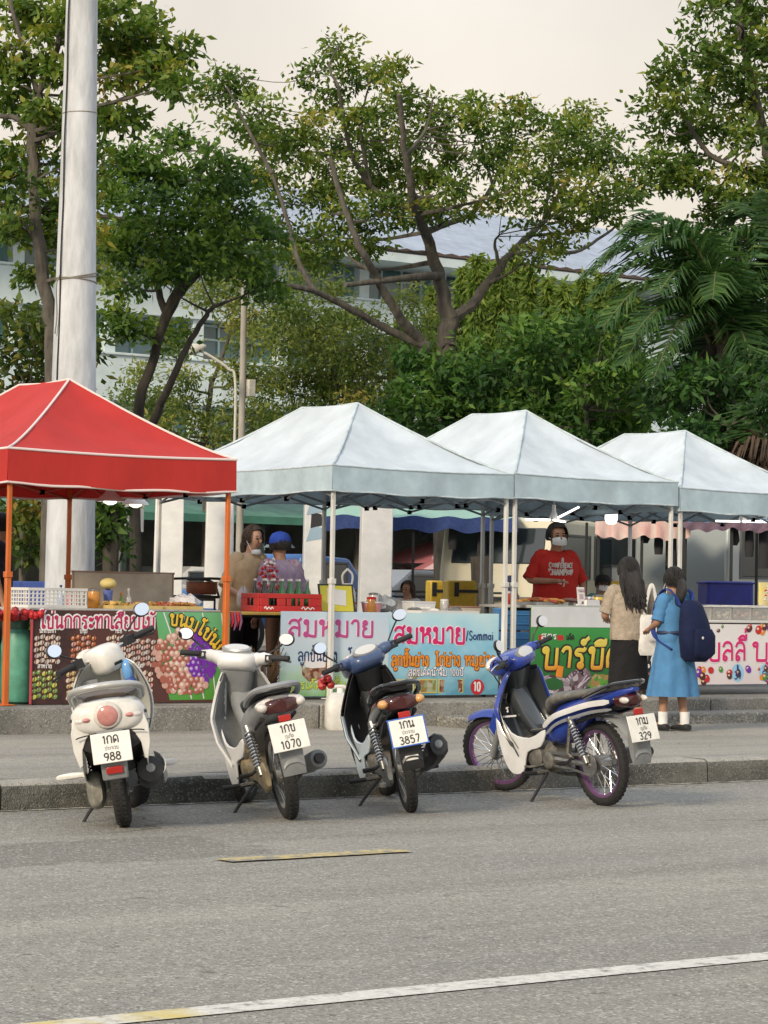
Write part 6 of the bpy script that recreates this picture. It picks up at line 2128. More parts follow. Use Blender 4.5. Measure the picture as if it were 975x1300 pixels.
# red drinks crate with bottles
t = thing('drinks_crate', 'red plastic drinks crate with white script on the yellow table', 'crate', (5.92, 5.72, 1.202), rot=(0, 0, R_(-4)))
CR = mat('red_crate_plastic', (0.5, 0.025, 0.025), 0.4, noise=0.12)
g = MB()
Lx, Ly, Lz = 0.66, 0.36, 0.17
g.box((0, 0, 0.008), (Lx, Ly, 0.016))
for s in (1, -1):
    for (z0, z1) in ((0.0, 0.055), (0.125, Lz)):
        g.span((-Lx / 2, s * Ly / 2 - 0.008, z0), (Lx / 2, s * Ly / 2 + 0.008, z1))
        g.span((s * Lx / 2 - 0.008, -Ly / 2 + 0.01, z0), (s * Lx / 2 + 0.008, Ly / 2 - 0.01, z1))
    for xa, xb in ((-0.33, -0.24), (-0.15, -0.06), (-0.045, -0.0), (0.05, 0.07), (0.1, 0.14), (0.19, 0.33)):
        g.span((xa, s * Ly / 2 - 0.007, 0.055), (xb, s * Ly / 2 + 0.007, 0.125))
    for ya, yb in ((-0.17, -0.06), (0.06, 0.17)):
        g.span((s * Lx / 2 - 0.007, ya, 0.055), (s * Lx / 2 + 0.007, yb, 0.125))
g.build('shell', CR, t, bevel=0.004)
g = MB()
for x0, w_ in ((-0.24, 0.1), (0.18, 0.14)):
    g.tube(cat_rom([(x0 - w_ / 2, -Ly / 2 - 0.009, 0.03), (x0 - w_ / 3, -Ly / 2 - 0.009, 0.046), (x0 - w_ / 5, -Ly / 2 - 0.009, 0.022), (x0, -Ly / 2 - 0.009, 0.042), (x0 + w_ / 5, -Ly / 2 - 0.009, 0.024), (x0 + w_ / 3, -Ly / 2 - 0.009, 0.042), (x0 + w_ / 2, -Ly / 2 - 0.009, 0.028)], 4), 0.006, 5, flat=0.3, flatdir=(0, 1, 0))
g.build('script_mark', I_WHITE, t)
DKG, GRG = mat('dark_bottle_glass', (0.015, 0.015, 0.02), 0.08, spec=0.8), mat('green_bottle_glass', (0.03, 0.16, 0.06), 0.08, spec=0.8)
for k in range(12):
    cx, cy = -0.24 + 0.095 * (k % 6), -0.09 + 0.18 * (k // 6)
    gb, cb = bottle_mb(0.27, 0.034)
    dark = (k % 6) < 2
    xx = 5.92 + cx
    loose('drink_bottle', ('dark capped drink bottle in the end of the red crate' if dark else 'green capped drink bottle in the red crate'), 'bottle', (xx, 5.72 + cy, 1.22), [('bottle', gb, DKG if dark else GRG), ('cap', cb, I_WHITE)], group='dark bottles in the red crate' if dark else 'green bottles in the red crate')
crumple('plastic_bag', 'thin pale plastic bag bunched beside the dark bottles', (5.66, 5.98, 1.202), (0.06, 0.07, 0.1), mat('pale_film', (0.5, 0.5, 0.54), 0.25, noise=0.2), 12)
g = MB()
r2 = random.Random(31)
for k in range(90):
    a = r2.uniform(0, 6.28)
    h_ = r2.uniform(0, 0.3)
    rr_ = (0.16 - 0.4 * h_) * r2.uniform(0.4, 1)
    g.ball((rr_ * math.cos(a), rr_ * math.sin(a) * 0.6, 0.2 + h_), (0.022, 0.016, 0.018), 6, k % 3, rot=(r2.uniform(0, 3), 0, r2.uniform(0, 3)))
s_ = MB()
for k in range(10):
    s_.tube([(0, 0, 0), (0.08 * math.cos(k), 0.05 * math.sin(k), 0.25)], 0.006, 5)
s_.lathe([(0.05, -0.01), (0.06, 0.1), (0.05, 0.12)], 14)
loose('flower_bouquet', 'bunch of red, white and pink paper flowers standing behind the drink bottles', 'flowers', (5.98, 6.02, 1.202), [('petals', g, [I_RED, I_WHITE, mat('dusty_pink_petal', (0.5, 0.2, 0.24), 0.7)]), ('stems', s_, mat('flower_stem', (0.05, 0.14, 0.04), 0.7))])
# yellow framed sign
t = thing('easel_sign', 'yellow sign board with a white paper and black edge beside the red crate', 'sign', (6.5, 5.62, 1.2), rot=(R_(-14), 0, R_(-8)))
g = MB()
g.box((0, 0, 0.135), (0.34, 0.01, 0.26))
g.build('board', mat('yellow_board', (0.55, 0.5, 0.04), 0.5), t)
g = MB()
for (c_, s__) in (((0, 0, 0.27), (0.37, 0.016, 0.014)), ((0, 0, 0.004), (0.37, 0.016, 0.014)), ((0.178, 0, 0.137), (0.014, 0.015, 0.27)), ((-0.178, 0, 0.137), (0.014, 0.015, 0.27))):
    g.box(c_, s__)
g.tube([(0.1, 0.008, 0.24), (0.1, 0.12, 0.0)], 0.006, 5)
g.build('sign_frame', BLKP, t)
g = MB()
g.box((0.0, -0.007, 0.15), (0.2, 0.003, 0.15), rot=(0, R_(6), 0))
g.build('paper', WPLAS, t)
# bag, tubs and boxes on the next table
c = aty(441, 742, 6.0)
t = thing('plastic_bag', 'knotted white plastic bag with red contents hanging from the tent post', 'bag', (c[0], 6.0, 1.2))
g = MB()
g.body([(0.0, -0.06, 0.06, 0.07), (0.05, -0.08, 0.08, 0.1), (0.2, -0.06, 0.06, 0.085), (0.28, -0.03, 0.03, 0.05)], 14, 2.2, axis='z')
g.build('bag_body', BAGW, t, smooth=60)
g = MB()
for s in (1, -1):
    g.tube(cat_rom([(s * 0.05, 0, 0.26), (s * 0.06, 0, 0.36), (0.0, 0, 0.42)], 4), 0.012, 6, flat=0.4, flatdir=(0, 1, 0))
g.build('handle', BAGW, t)
g = MB()
g.body([(0.01, -0.055, 0.055, 0.068, 0.02), (0.1, -0.075, 0.082, 0.09, 0.02)], 12, 2.2, axis='z')
g.build('contents', mat('pink_red_contents', (0.5, 0.12, 0.1), 0.5), t)


def tub(name, label, px, y, zt, r, h, m_, lm=None, cat_='tub', sq=False):
    x = aty(px, 760, y)[0]
    g = MB()
    l_ = MB()
    if sq:
        g.box((0, 0, h / 2), (r * 2, r * 1.4, h), taper=1.04)
        l_.box((0, 0, h + 0.008), (r * 2.12, r * 1.5, 0.016))
    else:
        g.lathe([(r * 0.85, 0), (r, h)], 20)
        l_.lathe([(r * 1.06, h), (r * 1.06, h + 0.015), (r * 0.4, h + 0.022)], 20)
    return loose(name, label, cat_, (x, y, zt), [('tub', g, m_), ('lid', l_, lm or m_)], bevel=0.004)


tub('food_tub', 'pink and white lidded tub on the table behind the blue banner', 472, 5.75, 1.202, 0.1, 0.09, mat('pink_plastic', (0.6, 0.24, 0.26), 0.4), WPLAS)
tub('food_box', 'square white box beside the sitting child', 532, 5.8, 1.202, 0.13, 0.1, WPLAS, WPLAS, 'box', True)
tub('food_box', 'low pale box with brownish lid near the middle tent post', 585, 5.85, 1.202, 0.16, 0.06, mat('buff_plastic', (0.5, 0.44, 0.36), 0.5), mat('brown_lid', (0.3, 0.16, 0.11), 0.5), 'box', True)
crumple('plastic_bag', 'clear plastic bag of supplies slumped behind the pink tub', (7.25, 5.95, 1.202), (0.17, 0.13, 0.08), mat('clear_grey_film', (0.42, 0.44, 0.46), 0.2, noise=0.3), 8)
crumple('cloth_bundle', 'black cloth bundle lying before the sitting child', (7.78, 5.95, 1.202), (0.14, 0.1, 0.05), mat('black_cloth', (0.012, 0.012, 0.014), 0.8), 5, 'cloth')
for px, D, lab in ((580, 29, 'yellow crate with black straps behind the middle tent post'), (548, 30, 'small yellow crate behind the sitting child')):
    q = at(px, 752, D)
    t = thing('storage_crate', lab, 'crate', (q[0], q[1], PZ), rot=(0, 0, R_(-20)), group='yellow crates behind the stalls')
    w_ = 0.34 if px == 580 else 0.16
    zt2 = at(px, 737, D)[2] - PZ
    g = MB()
    g.box((0, -0.1, zt2 / 2), (w_, 0.2, zt2))
    g.build('shell', mat('yellow_crate_plastic', (0.55, 0.36, 0.03), 0.5, noise=0.15), t, bevel=0.02)
    g = MB()
    g.box((0.05, -0.205, zt2 - 0.12), (w_ * 0.8, 0.012, 0.035))
    g.box((-0.08 * w_ / 0.4, -0.205, zt2 - 0.1), (0.05, 0.014, 0.16))
    g.build('strap', BLKP, t)
# grill table: card holder, tissue box
tub('price_card', 'upright white price card in a clear stand on the grill table', 731, 5.5, 1.302, 0.001, 0.001, WPLAS) if False else None
x = aty(731, 755, 5.5)[0]
g, l_ = MB(), MB()
g.box((0, 0, 0.1), (0.095, 0.008, 0.17), rot=(R_(-8), 0, 0))
l_.box((0, 0, 0.008), (0.1, 0.06, 0.016))
n_ = MB()
n_.box((0, -0.006, 0.155), (0.08, 0.004, 0.02), rot=(R_(-8), 0, 0))
n_.box((0, -0.006, 0.09), (0.05, 0.004, 0.05), rot=(R_(-8), 0, 0))
loose('card_stand', 'upright white card stand with pink heading on the grill table', 'sign', (x, 5.42, 1.302), [('card', g, WPLAS), ('foot', l_, WPLAS), ('print', n_, mat('pink_grey_print', (0.45, 0.3, 0.34), 0.6))])
x = aty(748, 760, 5.45)[0]
g = MB()
g.box((0, 0, 0.03), (0.24, 0.12, 0.06), taper=0.85)
l_ = MB()
l_.grid(lambda u, v: (-0.05 + 0.1 * u, -0.03 + 0.06 * v, 0.062 + 0.03 * math.sin(3 * u + 5 * v) ** 2), 8, 6)
loose('tissue_box', 'white tissue box in front of the small person in the black cap', 'box', (x, 5.45, 1.302), [('box', g, WPLAS), ('tissue', l_, WPLAS)], rz=0.2)
# clear food boxes
CLB = mat('clear_box_plastic', (0.62, 0.62, 0.6), 0.15, spec=0.5)
CLB.node_tree.nodes['Principled BSDF'].inputs['Alpha'].default_value = 0.3
JEL = [mat('jelly_peach', (0.55, 0.32, 0.22), 0.4, noise=0.4, nscale=30), mat('jelly_cream', (0.58, 0.5, 0.38), 0.4, noise=0.4, nscale=30), mat('jelly_rose', (0.5, 0.24, 0.24), 0.4, noise=0.4, nscale=30)]
for k in range(6):
    x = 11.02 + 0.29 * k
    t = thing('clear_food_box', ['clear lidded box of peach coloured jelly nearest the schoolgirl', 'clear lidded jelly box second from the schoolgirl', 'clear lidded jelly box third from the schoolgirl', 'clear lidded jelly box fourth from the schoolgirl', 'clear lidded jelly box fifth from the schoolgirl, under the snack pack', 'clear lidded jelly box at the far table end by the picture edge'][k], 'food box', (x, 5.6, 1.172), group='clear boxes of jelly')
    g = MB()
    for s in (1, -1):
        g.box((0, s * 0.18, 0.065), (0.27, 0.006, 0.13))
        g.box((s * 0.132, 0, 0.065), (0.006, 0.354, 0.13))
    g.box((0, 0, 0.003), (0.27, 0.354, 0.006))
    g.build('box', CLB, t)
    g = MB()
    g.box((0, 0, 0.138), (0.28, 0.375, 0.012))
    g.box((0, 0, 0.15), (0.2, 0.1, 0.012))
    g.build('lid', mat('frosted_lid', (0.58, 0.58, 0.57), 0.3), t, bevel=0.004)
    g = MB()
    r2 = random.Random(k)
    for j in range(40):
        g.ball((r2.uniform(-.11, .11), r2.uniform(-.15, .15), r2.uniform(.025, .085)), (.03, .026, .022), 6, 0)
    g.build('jelly', JEL[k % 3], t)
x = aty(966, 765, 5.75)[0]
g = MB()
g.body([(0.0, -0.03, 0.03, 0.1), (0.06, -0.045, 0.045, 0.105), (0.18, -0.035, 0.035, 0.105), (0.25, -0.008, 0.008, 0.11)], 14, 2.4, axis='z')
l_ = MB()
for k in range(12):
    l_.ball((random.Random(k).uniform(-.07, .07), -0.042, 0.05 + 0.014 * k), (.018, .004, .012), 8, k % 2)
loose('snack_pack', 'yellow and red snack pack standing on the clear food boxes', 'snack pack', (x, 5.68, 1.33), [('pack', g, mat('yellow_pack_film', (0.6, 0.5, 0.1), 0.3, noise=0.3, nscale=18, col2=(0.6, 0.55, 0.4))), ('print', l_, [I_RED, I_WHITE])])
# blue tarpaulin cool box
q = at(921, 760, 30.5)
t = thing('cool_box', 'large royal blue covered box standing behind the clear food boxes', 'box', (q[0], q[1], PZ), rot=(0, 0, R_(-28)))
zt2 = at(921, 738, 30.5)[2] - PZ
BLT = mat('royal_blue_tarpaulin', (0.012, 0.02, 0.22), 0.5, noise=0.25, nscale=5, bump=0.3, bscale=6)
g = MB()
g.box((0, 0, zt2 / 2), (0.58, 0.45, zt2), taper=0.98)
g.build('cover', BLT, t, bevel=0.03)
g = MB()
g.box((0, 0, zt2 - 0.02), (0.6, 0.47, 0.02))
g.build('hem', BLT, t, bevel=0.006)
# jerrycan at the foot of the tent post
q = aty(431, 925, 4.35)
t = thing('jerrycan', 'white plastic jerrycan on the pavement below the blue banner', 'jerrycan', (q[0], 4.35, GZ), rot=(0, 0, R_(-30)))
JC = mat('white_jerrycan_plastic', (0.58, 0.57, 0.54), 0.45, noise=0.15, nscale=9)
g = MB()
g.body([(0.0, -0.1, 0.1, 0.12), (0.03, -0.11, 0.11, 0.135), (0.24, -0.11, 0.11, 0.135), (0.31, -0.08, 0.08, 0.1), (0.33, -0.04, 0.04, 0.06)], 18, 4, axis='z')
g.build('can', JC, t, smooth=60)
g = MB()
g.tube(cat_rom([(-0.08, 0, 0.3), (-0.07, 0, 0.37), (0.04, 0, 0.38), (0.07, 0, 0.31)], 4), 0.016, 8)
g.build('handle', JC, t)
g = MB()
g.lathe([(0.03, 0.33), (0.03, 0.37)], 14)
g.build('cap', I_WHITE, t)
# things stored under the yellow table
g = MB()
g.box((0, 0, 0.2), (0.5, 0.4, 0.4))
l_ = MB()
l_.box((0, 0, 0.415), (0.54, 0.44, 0.03))
loose('wooden_box', 'worn yellow wooden box under the yellow table', 'box', (5.3, 5.85, PZ), [('box', g, TABLEB), ('lid', l_, mat('brown_box_lid', (0.25, 0.16, 0.07), 0.7, noise=0.3))], bevel=0.008)
g = MB()
r2 = random.Random(77)
for k in range(70):
    a = r2.uniform(0, 6.28)
    g.tube([(0.05 * math.cos(a), 0.05 * math.sin(a), 0.12), (0.2 * math.cos(a) * r2.uniform(.6, 1.1), 0.2 * math.sin(a), r2.uniform(.25, .5))], [0.006, 0.003], 4)
l_ = MB()
l_.lathe([(0.09, 0.0), (0.12, 0.14), (0.11, 0.14), (0.08, 0.02)], 18)
loose('broom_bundle', 'bundle of dry brown twigs in a pot under the yellow table', 'twigs', (5.62, 5.52, PZ), [('twigs', g, mat('dry_twigs', (0.2, 0.12, 0.06), 0.9)), ('pot', l_, mat('dull_red_pot', (0.25, 0.06, 0.04), 0.7))])
g = MB()
for k in range(8):
    g.tube([(0.03 * k - 0.1, 0, 0), (0.03 * k - 0.1 + 0.01, -0.01, -0.07 - 0.02 * (k % 3)), (0.03 * k - 0.1, 0, -0.14 - 0.03 * (k % 2))], [0.012, 0.014, 0.006], 6, k % 2)
o = g.build('rag', [I_RED, mat('dull_purple_rag', (0.2, 0.08, 0.16), 0.8)])
o.location = (5.18, 5.46, 1.2)
tag(o, 'red and purple rag draped over the edge of the yellow table', 'cloth')
# blue bench and planks at the left edge
q = at(38, 745, 30)
t = thing('bench', 'blue wooden bench at the picture edge behind the red tent', 'bench', (q[0], q[1], PZ), rot=(0, 0, R_(-30)))
g = MB()
zt2 = at(38, 738, 30)[2] - PZ
g.box((0, 0, zt2 - 0.15), (0.9, 0.06, 0.3))
g.build('backrest', mat('blue_bench_paint', (0.03, 0.07, 0.28), 0.6, noise=0.3), t, bevel=0.01)
g = MB()
g.box((0, -0.25, 0.45), (0.9, 0.4, 0.04))
g.build('seat', mat('blue_bench_paint', (0.03, 0.07, 0.28), 0.6), t, bevel=0.01)
for x in (-0.4, 0.4):
    g = MB()
    g.box((x, 0, zt2 / 2), (0.05, 0.055, zt2))
    g.box((x, -0.4, 0.22), (0.05, 0.05, 0.44))
    g.build('leg', DARKM, t)

# low dirty white wall in front of the shelters
WALLP = mat('dirty_white_wall_paint', (0.55, 0.54, 0.5), 0.85, noise=0.3, nscale=1.5)
for lab, x0, x1, yy in (('low dirty white wall before the left shelter', 8.0, 27.0, 24.6), ('low dirty white wall before the right shelter', 27.4, 48.0, 26.0)):
    t = thing('boundary_wall', lab, 'wall', (x0, yy, PZ), group='low boundary walls')
    g = MB()
    g.box(((x1 - x0) / 2, 0, 0.5), (x1 - x0, 0.16, 1.0))
    g.build('wall_face', WALLP, t)
    g = MB()
    g.box(((x1 - x0) / 2, 0, 1.04), (x1 - x0 + 0.1, 0.24, 0.07))
    g.build('coping', PILM, t, bevel=0.01)
# jars, cups and sauce bottles crowding the counters
for k, (x, y, z, lab, c_, h_, r_) in enumerate([
        (8.78, 5.9, 1.302, 'squat jar of red chilli sauce beside the grilled skewers', (0.4, 0.04, 0.02), 0.11, 0.05), (8.9, 5.95, 1.302, 'squat jar of brown dipping sauce beside the grilled skewers', (0.16, 0.07, 0.03), 0.1, 0.05),
        (9.74, 5.6, 1.302, 'tub of yellow mustard sauce by the white card stand', (0.6, 0.42, 0.06), 0.09, 0.055), (9.86, 5.75, 1.302, 'tub of green chilli by the white card stand', (0.12, 0.26, 0.05), 0.08, 0.055),
        (6.95, 5.7, 1.202, 'amber jar of dipping sauce on the table behind the blue banner', (0.42, 0.18, 0.04), 0.13, 0.05), (7.08, 5.85, 1.202, 'tall white sugar jar on the table behind the blue banner', (0.6, 0.6, 0.58), 0.17, 0.05),
        (7.95, 5.85, 1.202, 'steel mug at the corner of the table behind the blue banner', (0.4, 0.4, 0.4), 0.12, 0.045), (3.62, 5.6, 1.217, 'pink tub among the fried snacks under the red tent', (0.55, 0.2, 0.25), 0.1, 0.06),
        (3.78, 5.5, 1.217, 'orange jar of crisps beside the white basket', (0.6, 0.26, 0.04), 0.15, 0.055), (12.3, 5.5, 1.172, 'jar of red syrup at the end of the clear jelly boxes', (0.4, 0.03, 0.05), 0.2, 0.055),
        (10.86, 5.55, 1.172, 'stack of white paper cups beside the clear jelly boxes', (0.62, 0.62, 0.6), 0.22, 0.045)]):
    g, l_ = MB(), MB()
    g.lathe([(r_ * 0.92, 0), (r_, 0.01), (r_, h_ * 0.86), (r_ * 0.86, h_)], 18)
    l_.lathe([(r_ * 0.92, h_), (r_ * 0.95, h_ + 0.018), (r_ * 0.5, h_ + 0.024)], 18)
    loose('condiment_jar', lab, 'jar', (x, y, z), [('jar', g, mat('jar_colour_%d' % k, c_, 0.3, coat=0.3, noise=0.2, nscale=30)), ('lid', l_, [WPLAS, I_RED, STEELM][k % 3])])
for k, (px, D, c_, w_, h_, lab) in enumerate([(505, 31, (0.5, 0.06, 0.05), 0.5, 0.75, 'red plastic crate stack behind the black stall frame'), (655, 31, (0.05, 0.2, 0.45), 0.45, 0.85, 'blue plastic crate stack beside the cream van'),
        (800, 30, (0.5, 0.5, 0.48), 0.5, 0.8, 'white foam box stack behind the woman in tan'), (245, 29, (0.06, 0.16, 0.4), 0.4, 0.8, 'blue crate stack between the left white pillars'), (450, 29.5, (0.1, 0.35, 0.25), 0.4, 0.7, 'green crate stack left of the pillar under the awning')]):
    q = at(px, 752, D)
    t = thing('crate_stack', lab, 'crates', (q[0], q[1], PZ), rot=(0, 0, R_(-30 + 9 * k)))
    mm = mat('crate_colour_%d' % k, c_, 0.5, noise=0.2, nscale=6)
    for j in range(3):
        g = MB()
        g.box((0.01 * (j % 2), 0, h_ / 3 * (j + 0.5)), (w_, 0.35, h_ / 3 - 0.02), taper=1.05)
        for zz in (0.3, 0.7):
            g.box((0.01 * (j % 2), -0.18, h_ / 3 * (j + zz)), (w_ * 0.9, 0.02, 0.02))
        g.build('crate', mm, t, bevel=0.01)
# ================================================================== people
SKINM = mat('brown_skin', (0.37, 0.2, 0.13), 0.55, noise=0.12, nscale=14)
SKINL = mat('light_brown_skin', (0.5, 0.3, 0.21), 0.55, noise=0.12, nscale=14)
HAIRM = mat('black_hair', (0.014, 0.012, 0.012), 0.42, noise=0.4, nscale=30, bump=0.6, bscale=60, stretch=(6, 6, 0.6))
HAIRB = mat('dark_brown_hair', (0.055, 0.035, 0.025), 0.45, noise=0.4, nscale=30, bump=0.6, bscale=60, stretch=(6, 6, 0.6))
MASKM = mat('white_face_mask', (0.66, 0.7, 0.74), 0.8)
EYEM = mat('dark_eye', (0.015, 0.012, 0.01), 0.2)
LIPM = mat('lips', (0.3, 0.1, 0.09), 0.5)


def cloth(name, c, **k):
    k.setdefault('noise', 0.22)
    k.setdefault('nscale', 9)
    k.setdefault('bump', 0.5)
    k.setdefault('bscale', 11)
    return mat(name, c, 0.85, sheen=0.02, spec=0.25, **k)


def skin_body(name, verts, edges, radii, root_i, material, parent):
    me = bpy.data.meshes.new(name)
    me.from_pydata(verts, edges, [])
    o = bpy.data.objects.new(name, me)
    COL.objects.link(o)
    md = o.modifiers.new('s', 'SKIN')
    md.branch_smoothing = 0.4
    for i, r in enumerate(radii):
        d = me.skin_vertices[0].data[i]
        d.radius = (r, r) if not isinstance(r, tuple) else r
        d.use_root = (i == root_i)
    sb = o.modifiers.new('d', 'SUBSURF')
    sb.levels = sb.render_levels = 2
    bpy.context.view_layer.update()
    dg = bpy.context.evaluated_depsgraph_get()
    nm = bpy.data.meshes.new_from_object(o.evaluated_get(dg))
    bpy.data.objects.remove(o)
    nm.materials.clear()
    nm.materials.append(material)
    nm.polygons.foreach_set('use_smooth', [True] * len(nm.polygons))
    q = bpy.data.objects.new(name, nm)
    COL.objects.link(q)
    q.parent = parent
    return q


def person(label, loc, head_deg, H=1.6, skin=None, Lelb=None, Lwri=None, Relb=None, Rwri=None, lean=(0, 0), nod=0.0, turn=0.0, fat=1.0, feet=((0.0, 0.09), (0.0, -0.09)), legs=True, curl=0.5):
    """x forward, y left. joints in metres for a 1.6 m body, scaled to H; returns root and helper points"""
    root = thing('person', label, 'person', loc, rot=(0, 0, R_(head_deg)))
    k = H / 1.6
    lx, ly = lean

    def S(p):                               # lean the upper body
        f = max(0, p[2] - 0.85) / 0.6
        return (p[0] + lx * f, p[1] + ly * f, p[2])
    V, E, Rr = [], [], []

    def v(p, r, up=True):
        q = S(p) if up else p
        V.append((q[0] * k, q[1] * k, q[2] * k))
        Rr.append(r * k)
        return len(V) - 1
    pel = v((0, 0, 0.88), 0.115 * fat)
    wa = v((0.005, 0, 1.0), 0.105 * fat)
    ch = v((0.0, 0, 1.16), 0.115 * fat)
    ub = v((-0.005, 0, 1.27), 0.085)
    nk = v((0.005, 0, 1.345), 0.05)
    hc = (0.03 + 0.05 * nod, 0, 1.42)
    jw = v((0.02 + 0.03 * nod, 0.0, 1.40), 0.055)
    h1 = v((0.028 + 0.06 * nod, 0, 1.46 - 0.01 * nod), 0.082)
    h2 = v((0.012 + 0.1 * nod, 0, 1.53 - 0.02 * nod), 0.086)
    h3 = v((0.0 + 0.1 * nod, 0, 1.585 - 0.02 * nod), 0.055)
    E += [(pel, wa), (wa, ch), (ch, ub), (ub, nk), (nk, jw), (jw, h1), (h1, h2), (h2, h3)]
    pts = {}
    for s, elb, wri in ((1, Lelb, Lwri), (-1, Relb, Rwri)):
        elb = elb or (-0.02, s * 0.24, 1.02)
        wri = wri or (0.05, s * 0.25, 0.79)
        sh = v((0, s * 0.155 * (0.6 + 0.4 * fat), 1.275), 0.056)
        el = v(elb, 0.04)
        wr = v(wri, 0.027)
        E += [(ub, sh), (sh, el), (el, wr)]
        d = Vector(wri) - Vector(elb)
        d.normalize()
        side = d.cross(Vector((0, 0, 1)))
        side = side.normalized() if side.length > 0.2 else Vector((1, 0, 0))
        nrm = side.cross(d)
        pa = v(tuple(Vector(wri) + d * 0.055), 0.03)
        E.append((wr, pa))
        for fi, (off, ln) in enumerate(((-0.026, 0.062), (-0.009, 0.072), (0.009, 0.068), (0.025, 0.052))):
            b0 = Vector(wri) + d * 0.09 + side * off
            f0 = v(tuple(b0), 0.0095)
            f1 = v(tuple(b0 + (d * 0.85 - nrm * 0.4 * curl) * ln * 0.55), 0.0085)
            f2 = v(tuple(b0 + (d * 0.85 - nrm * 0.4 * curl) * ln * 0.55 + (d * 0.5 - nrm * 0.9 * curl) * ln * 0.5), 0.007)
            E += [(pa, f0), (f0, f1), (f1, f2)]
        t0 = v(tuple(Vector(wri) + d * 0.045 - side * 0.03 * s), 0.011)
        t1 = v(tuple(Vector(wri) + d * 0.085 - side * 0.046 * s - nrm * 0.012), 0.009)
        E += [(pa, t0), (t0, t1)]
        pts['L' if s > 0 else 'R'] = (S((0, s * 0.155, 1.275)), S(elb), S(wri))
    if legs:
        for s, ft in ((1, feet[0]), (-1, feet[1])):
            hp = v((0, s * 0.085, 0.83), 0.088 * (0.5 + 0.5 * fat), False)
            kn = v((ft[0] * 0.5 + 0.015, (s * 0.085 + ft[1]) / 2, 0.45), 0.055, False)
            an = v((ft[0] - 0.02, ft[1], 0.075), 0.036, False)
            to = v((ft[0] + 0.06, ft[1] + 0.01 * s, 0.035), 0.034, False)
            te = v((ft[0] + 0.13, ft[1] + 0.015 * s, 0.025), 0.024, False)
            E += [(pel, hp), (hp, kn), (kn, an), (an, to), (to, te)]
    body = skin_body('body', V, E, Rr, pel, skin or SKINM, root)
    info = dict(root=root, k=k, S=S, pts=pts, hc=(0.02 + 0.07 * nod, 0, 1.485), fat=fat, lean=lean, body=body)
    return info


def add_shirt(p, m, hem=0.84, z1=1.33, sleeve=0.55, wid=1.0, name='shirt', extra=1.0, slm=None):
    k, S, f = p['k'], p['S'], p['fat']
    secs = [(hem, 0.135 * f, 0.178 * f), (hem + 0.04, 0.138 * f, 0.182 * f), (0.98, 0.13 * f, 0.172 * f), (1.1, 0.13 * f, 0.178 * f), (1.2, 0.122 * f, 0.186 * f), (1.265, 0.1 * f, 0.178 * (0.5 + 0.5 * f)), (1.3, 0.08, 0.135), (1.33, 0.062, 0.085), (1.345, 0.056, 0.062)]
    secs = [s for s in secs if s[0] <= z1 + 0.02]
    rings = []
    n = 40
    zs_ = [q[0] for q in secs]
    zz_ = list(np.linspace(zs_[0], zs_[-4], 16)) + zs_[-3:]
    secs = [(z, float(np.interp(z, zs_, [q[1] for q in secs])), float(np.interp(z, zs_, [q[2] for q in secs]))) for z in zz_]
    rq = random.Random(len(secs) + int(hem * 100))
    ph = rq.uniform(0, 6)
    for (z, dx, dy) in secs:
        ring = []
        for i in range(n):
            a = 2 * math.pi * i / n
            fold = 1 + 0.06 * math.sin(a * 5 + ph + z * 11) * max(0, 1.3 - z) + 0.026 * math.sin(a * 3 - z * 31 + ph) * max(0, 1.25 - z) * 2 + 0.012 * math.sin(a * 9 + z * 40)
            ca, sa = math.cos(a), math.sin(a)
            q = S((dx * extra * fold * math.copysign(abs(ca) ** 0.85, ca), dy * extra * fold * wid * math.copysign(abs(sa) ** 0.85, sa), z))
            ring.append(tuple(c * k for c in q))
        rings.append(ring)
    g = MB()
    g.loft(rings, 0, cap=True)
    for s in 'LR':
        sh, el, wr = [Vector(q) * k for q in p['pts'][s]]
        e = sh.lerp(el, min(1, sleeve * 1.0 + 0.28)) if sleeve <= 0.72 else el
        c0 = sh + (Vector((0, 0, 0)) - sh) * 0.0
        inner = Vector((sh.x * 0.7, sh.y * 0.55, sh.z + 0.005 * k))
        if sleeve <= 1.0:
            path = [inner, sh + Vector((0, 0, 0.004)), sh.lerp(e, 0.5), e]
            rad = [0.07 * k, 0.074 * k, 0.068 * k, 0.066 * k]
        else:
            path = [inner, sh + Vector((0, 0, 0.004)), sh.lerp(el, 0.5), el, el.lerp(wr, 0.92)]
            rad = [0.07 * k, 0.072 * k, 0.062 * k, 0.055 * k, 0.043 * k]
        cr = cat_rom(path, 4)
        rr_ = list(np.interp(np.linspace(0, len(rad) - 1, len(cr)), range(len(rad)), rad))
        rr_ = [r * (1 + 0.07 * math.sin(i * 2.3)) for i, r in enumerate(rr_)]
        g.tube(cr, rr_, 14, 0 if slm is None else 1)
    return g.build(name, m if slm is None else [m, slm], p['root'], smooth=60, fix=True)


def add_skirt(p, m, ztop, zhem, r0, r1, pleats=0, name='skirt'):
    k, S = p['k'], p['S']
    rings = []
    n = 72 if pleats else 32
    for j in range(9):
        t = j / 8
        z = ztop + (zhem - ztop) * t
        r = r0 + (r1 - r0) * (t ** 0.8)
        ring = []
        for i in range(n):
            a = 2 * math.pi * i / n
            w_ = 1 + (0.07 * t * math.copysign(abs(math.sin(a * pleats)) ** 0.7, math.sin(a * pleats)) if pleats else 0.012 * math.sin(a * 6))
            q = S((r * 0.86 * w_ * math.cos(a), r * 1.06 * w_ * math.sin(a), z))
            ring.append(tuple(c * k for c in q))
        rings.append(ring)
    g = MB()
    g.loft(rings)
    return g.build(name, m, p['root'], smooth=50)


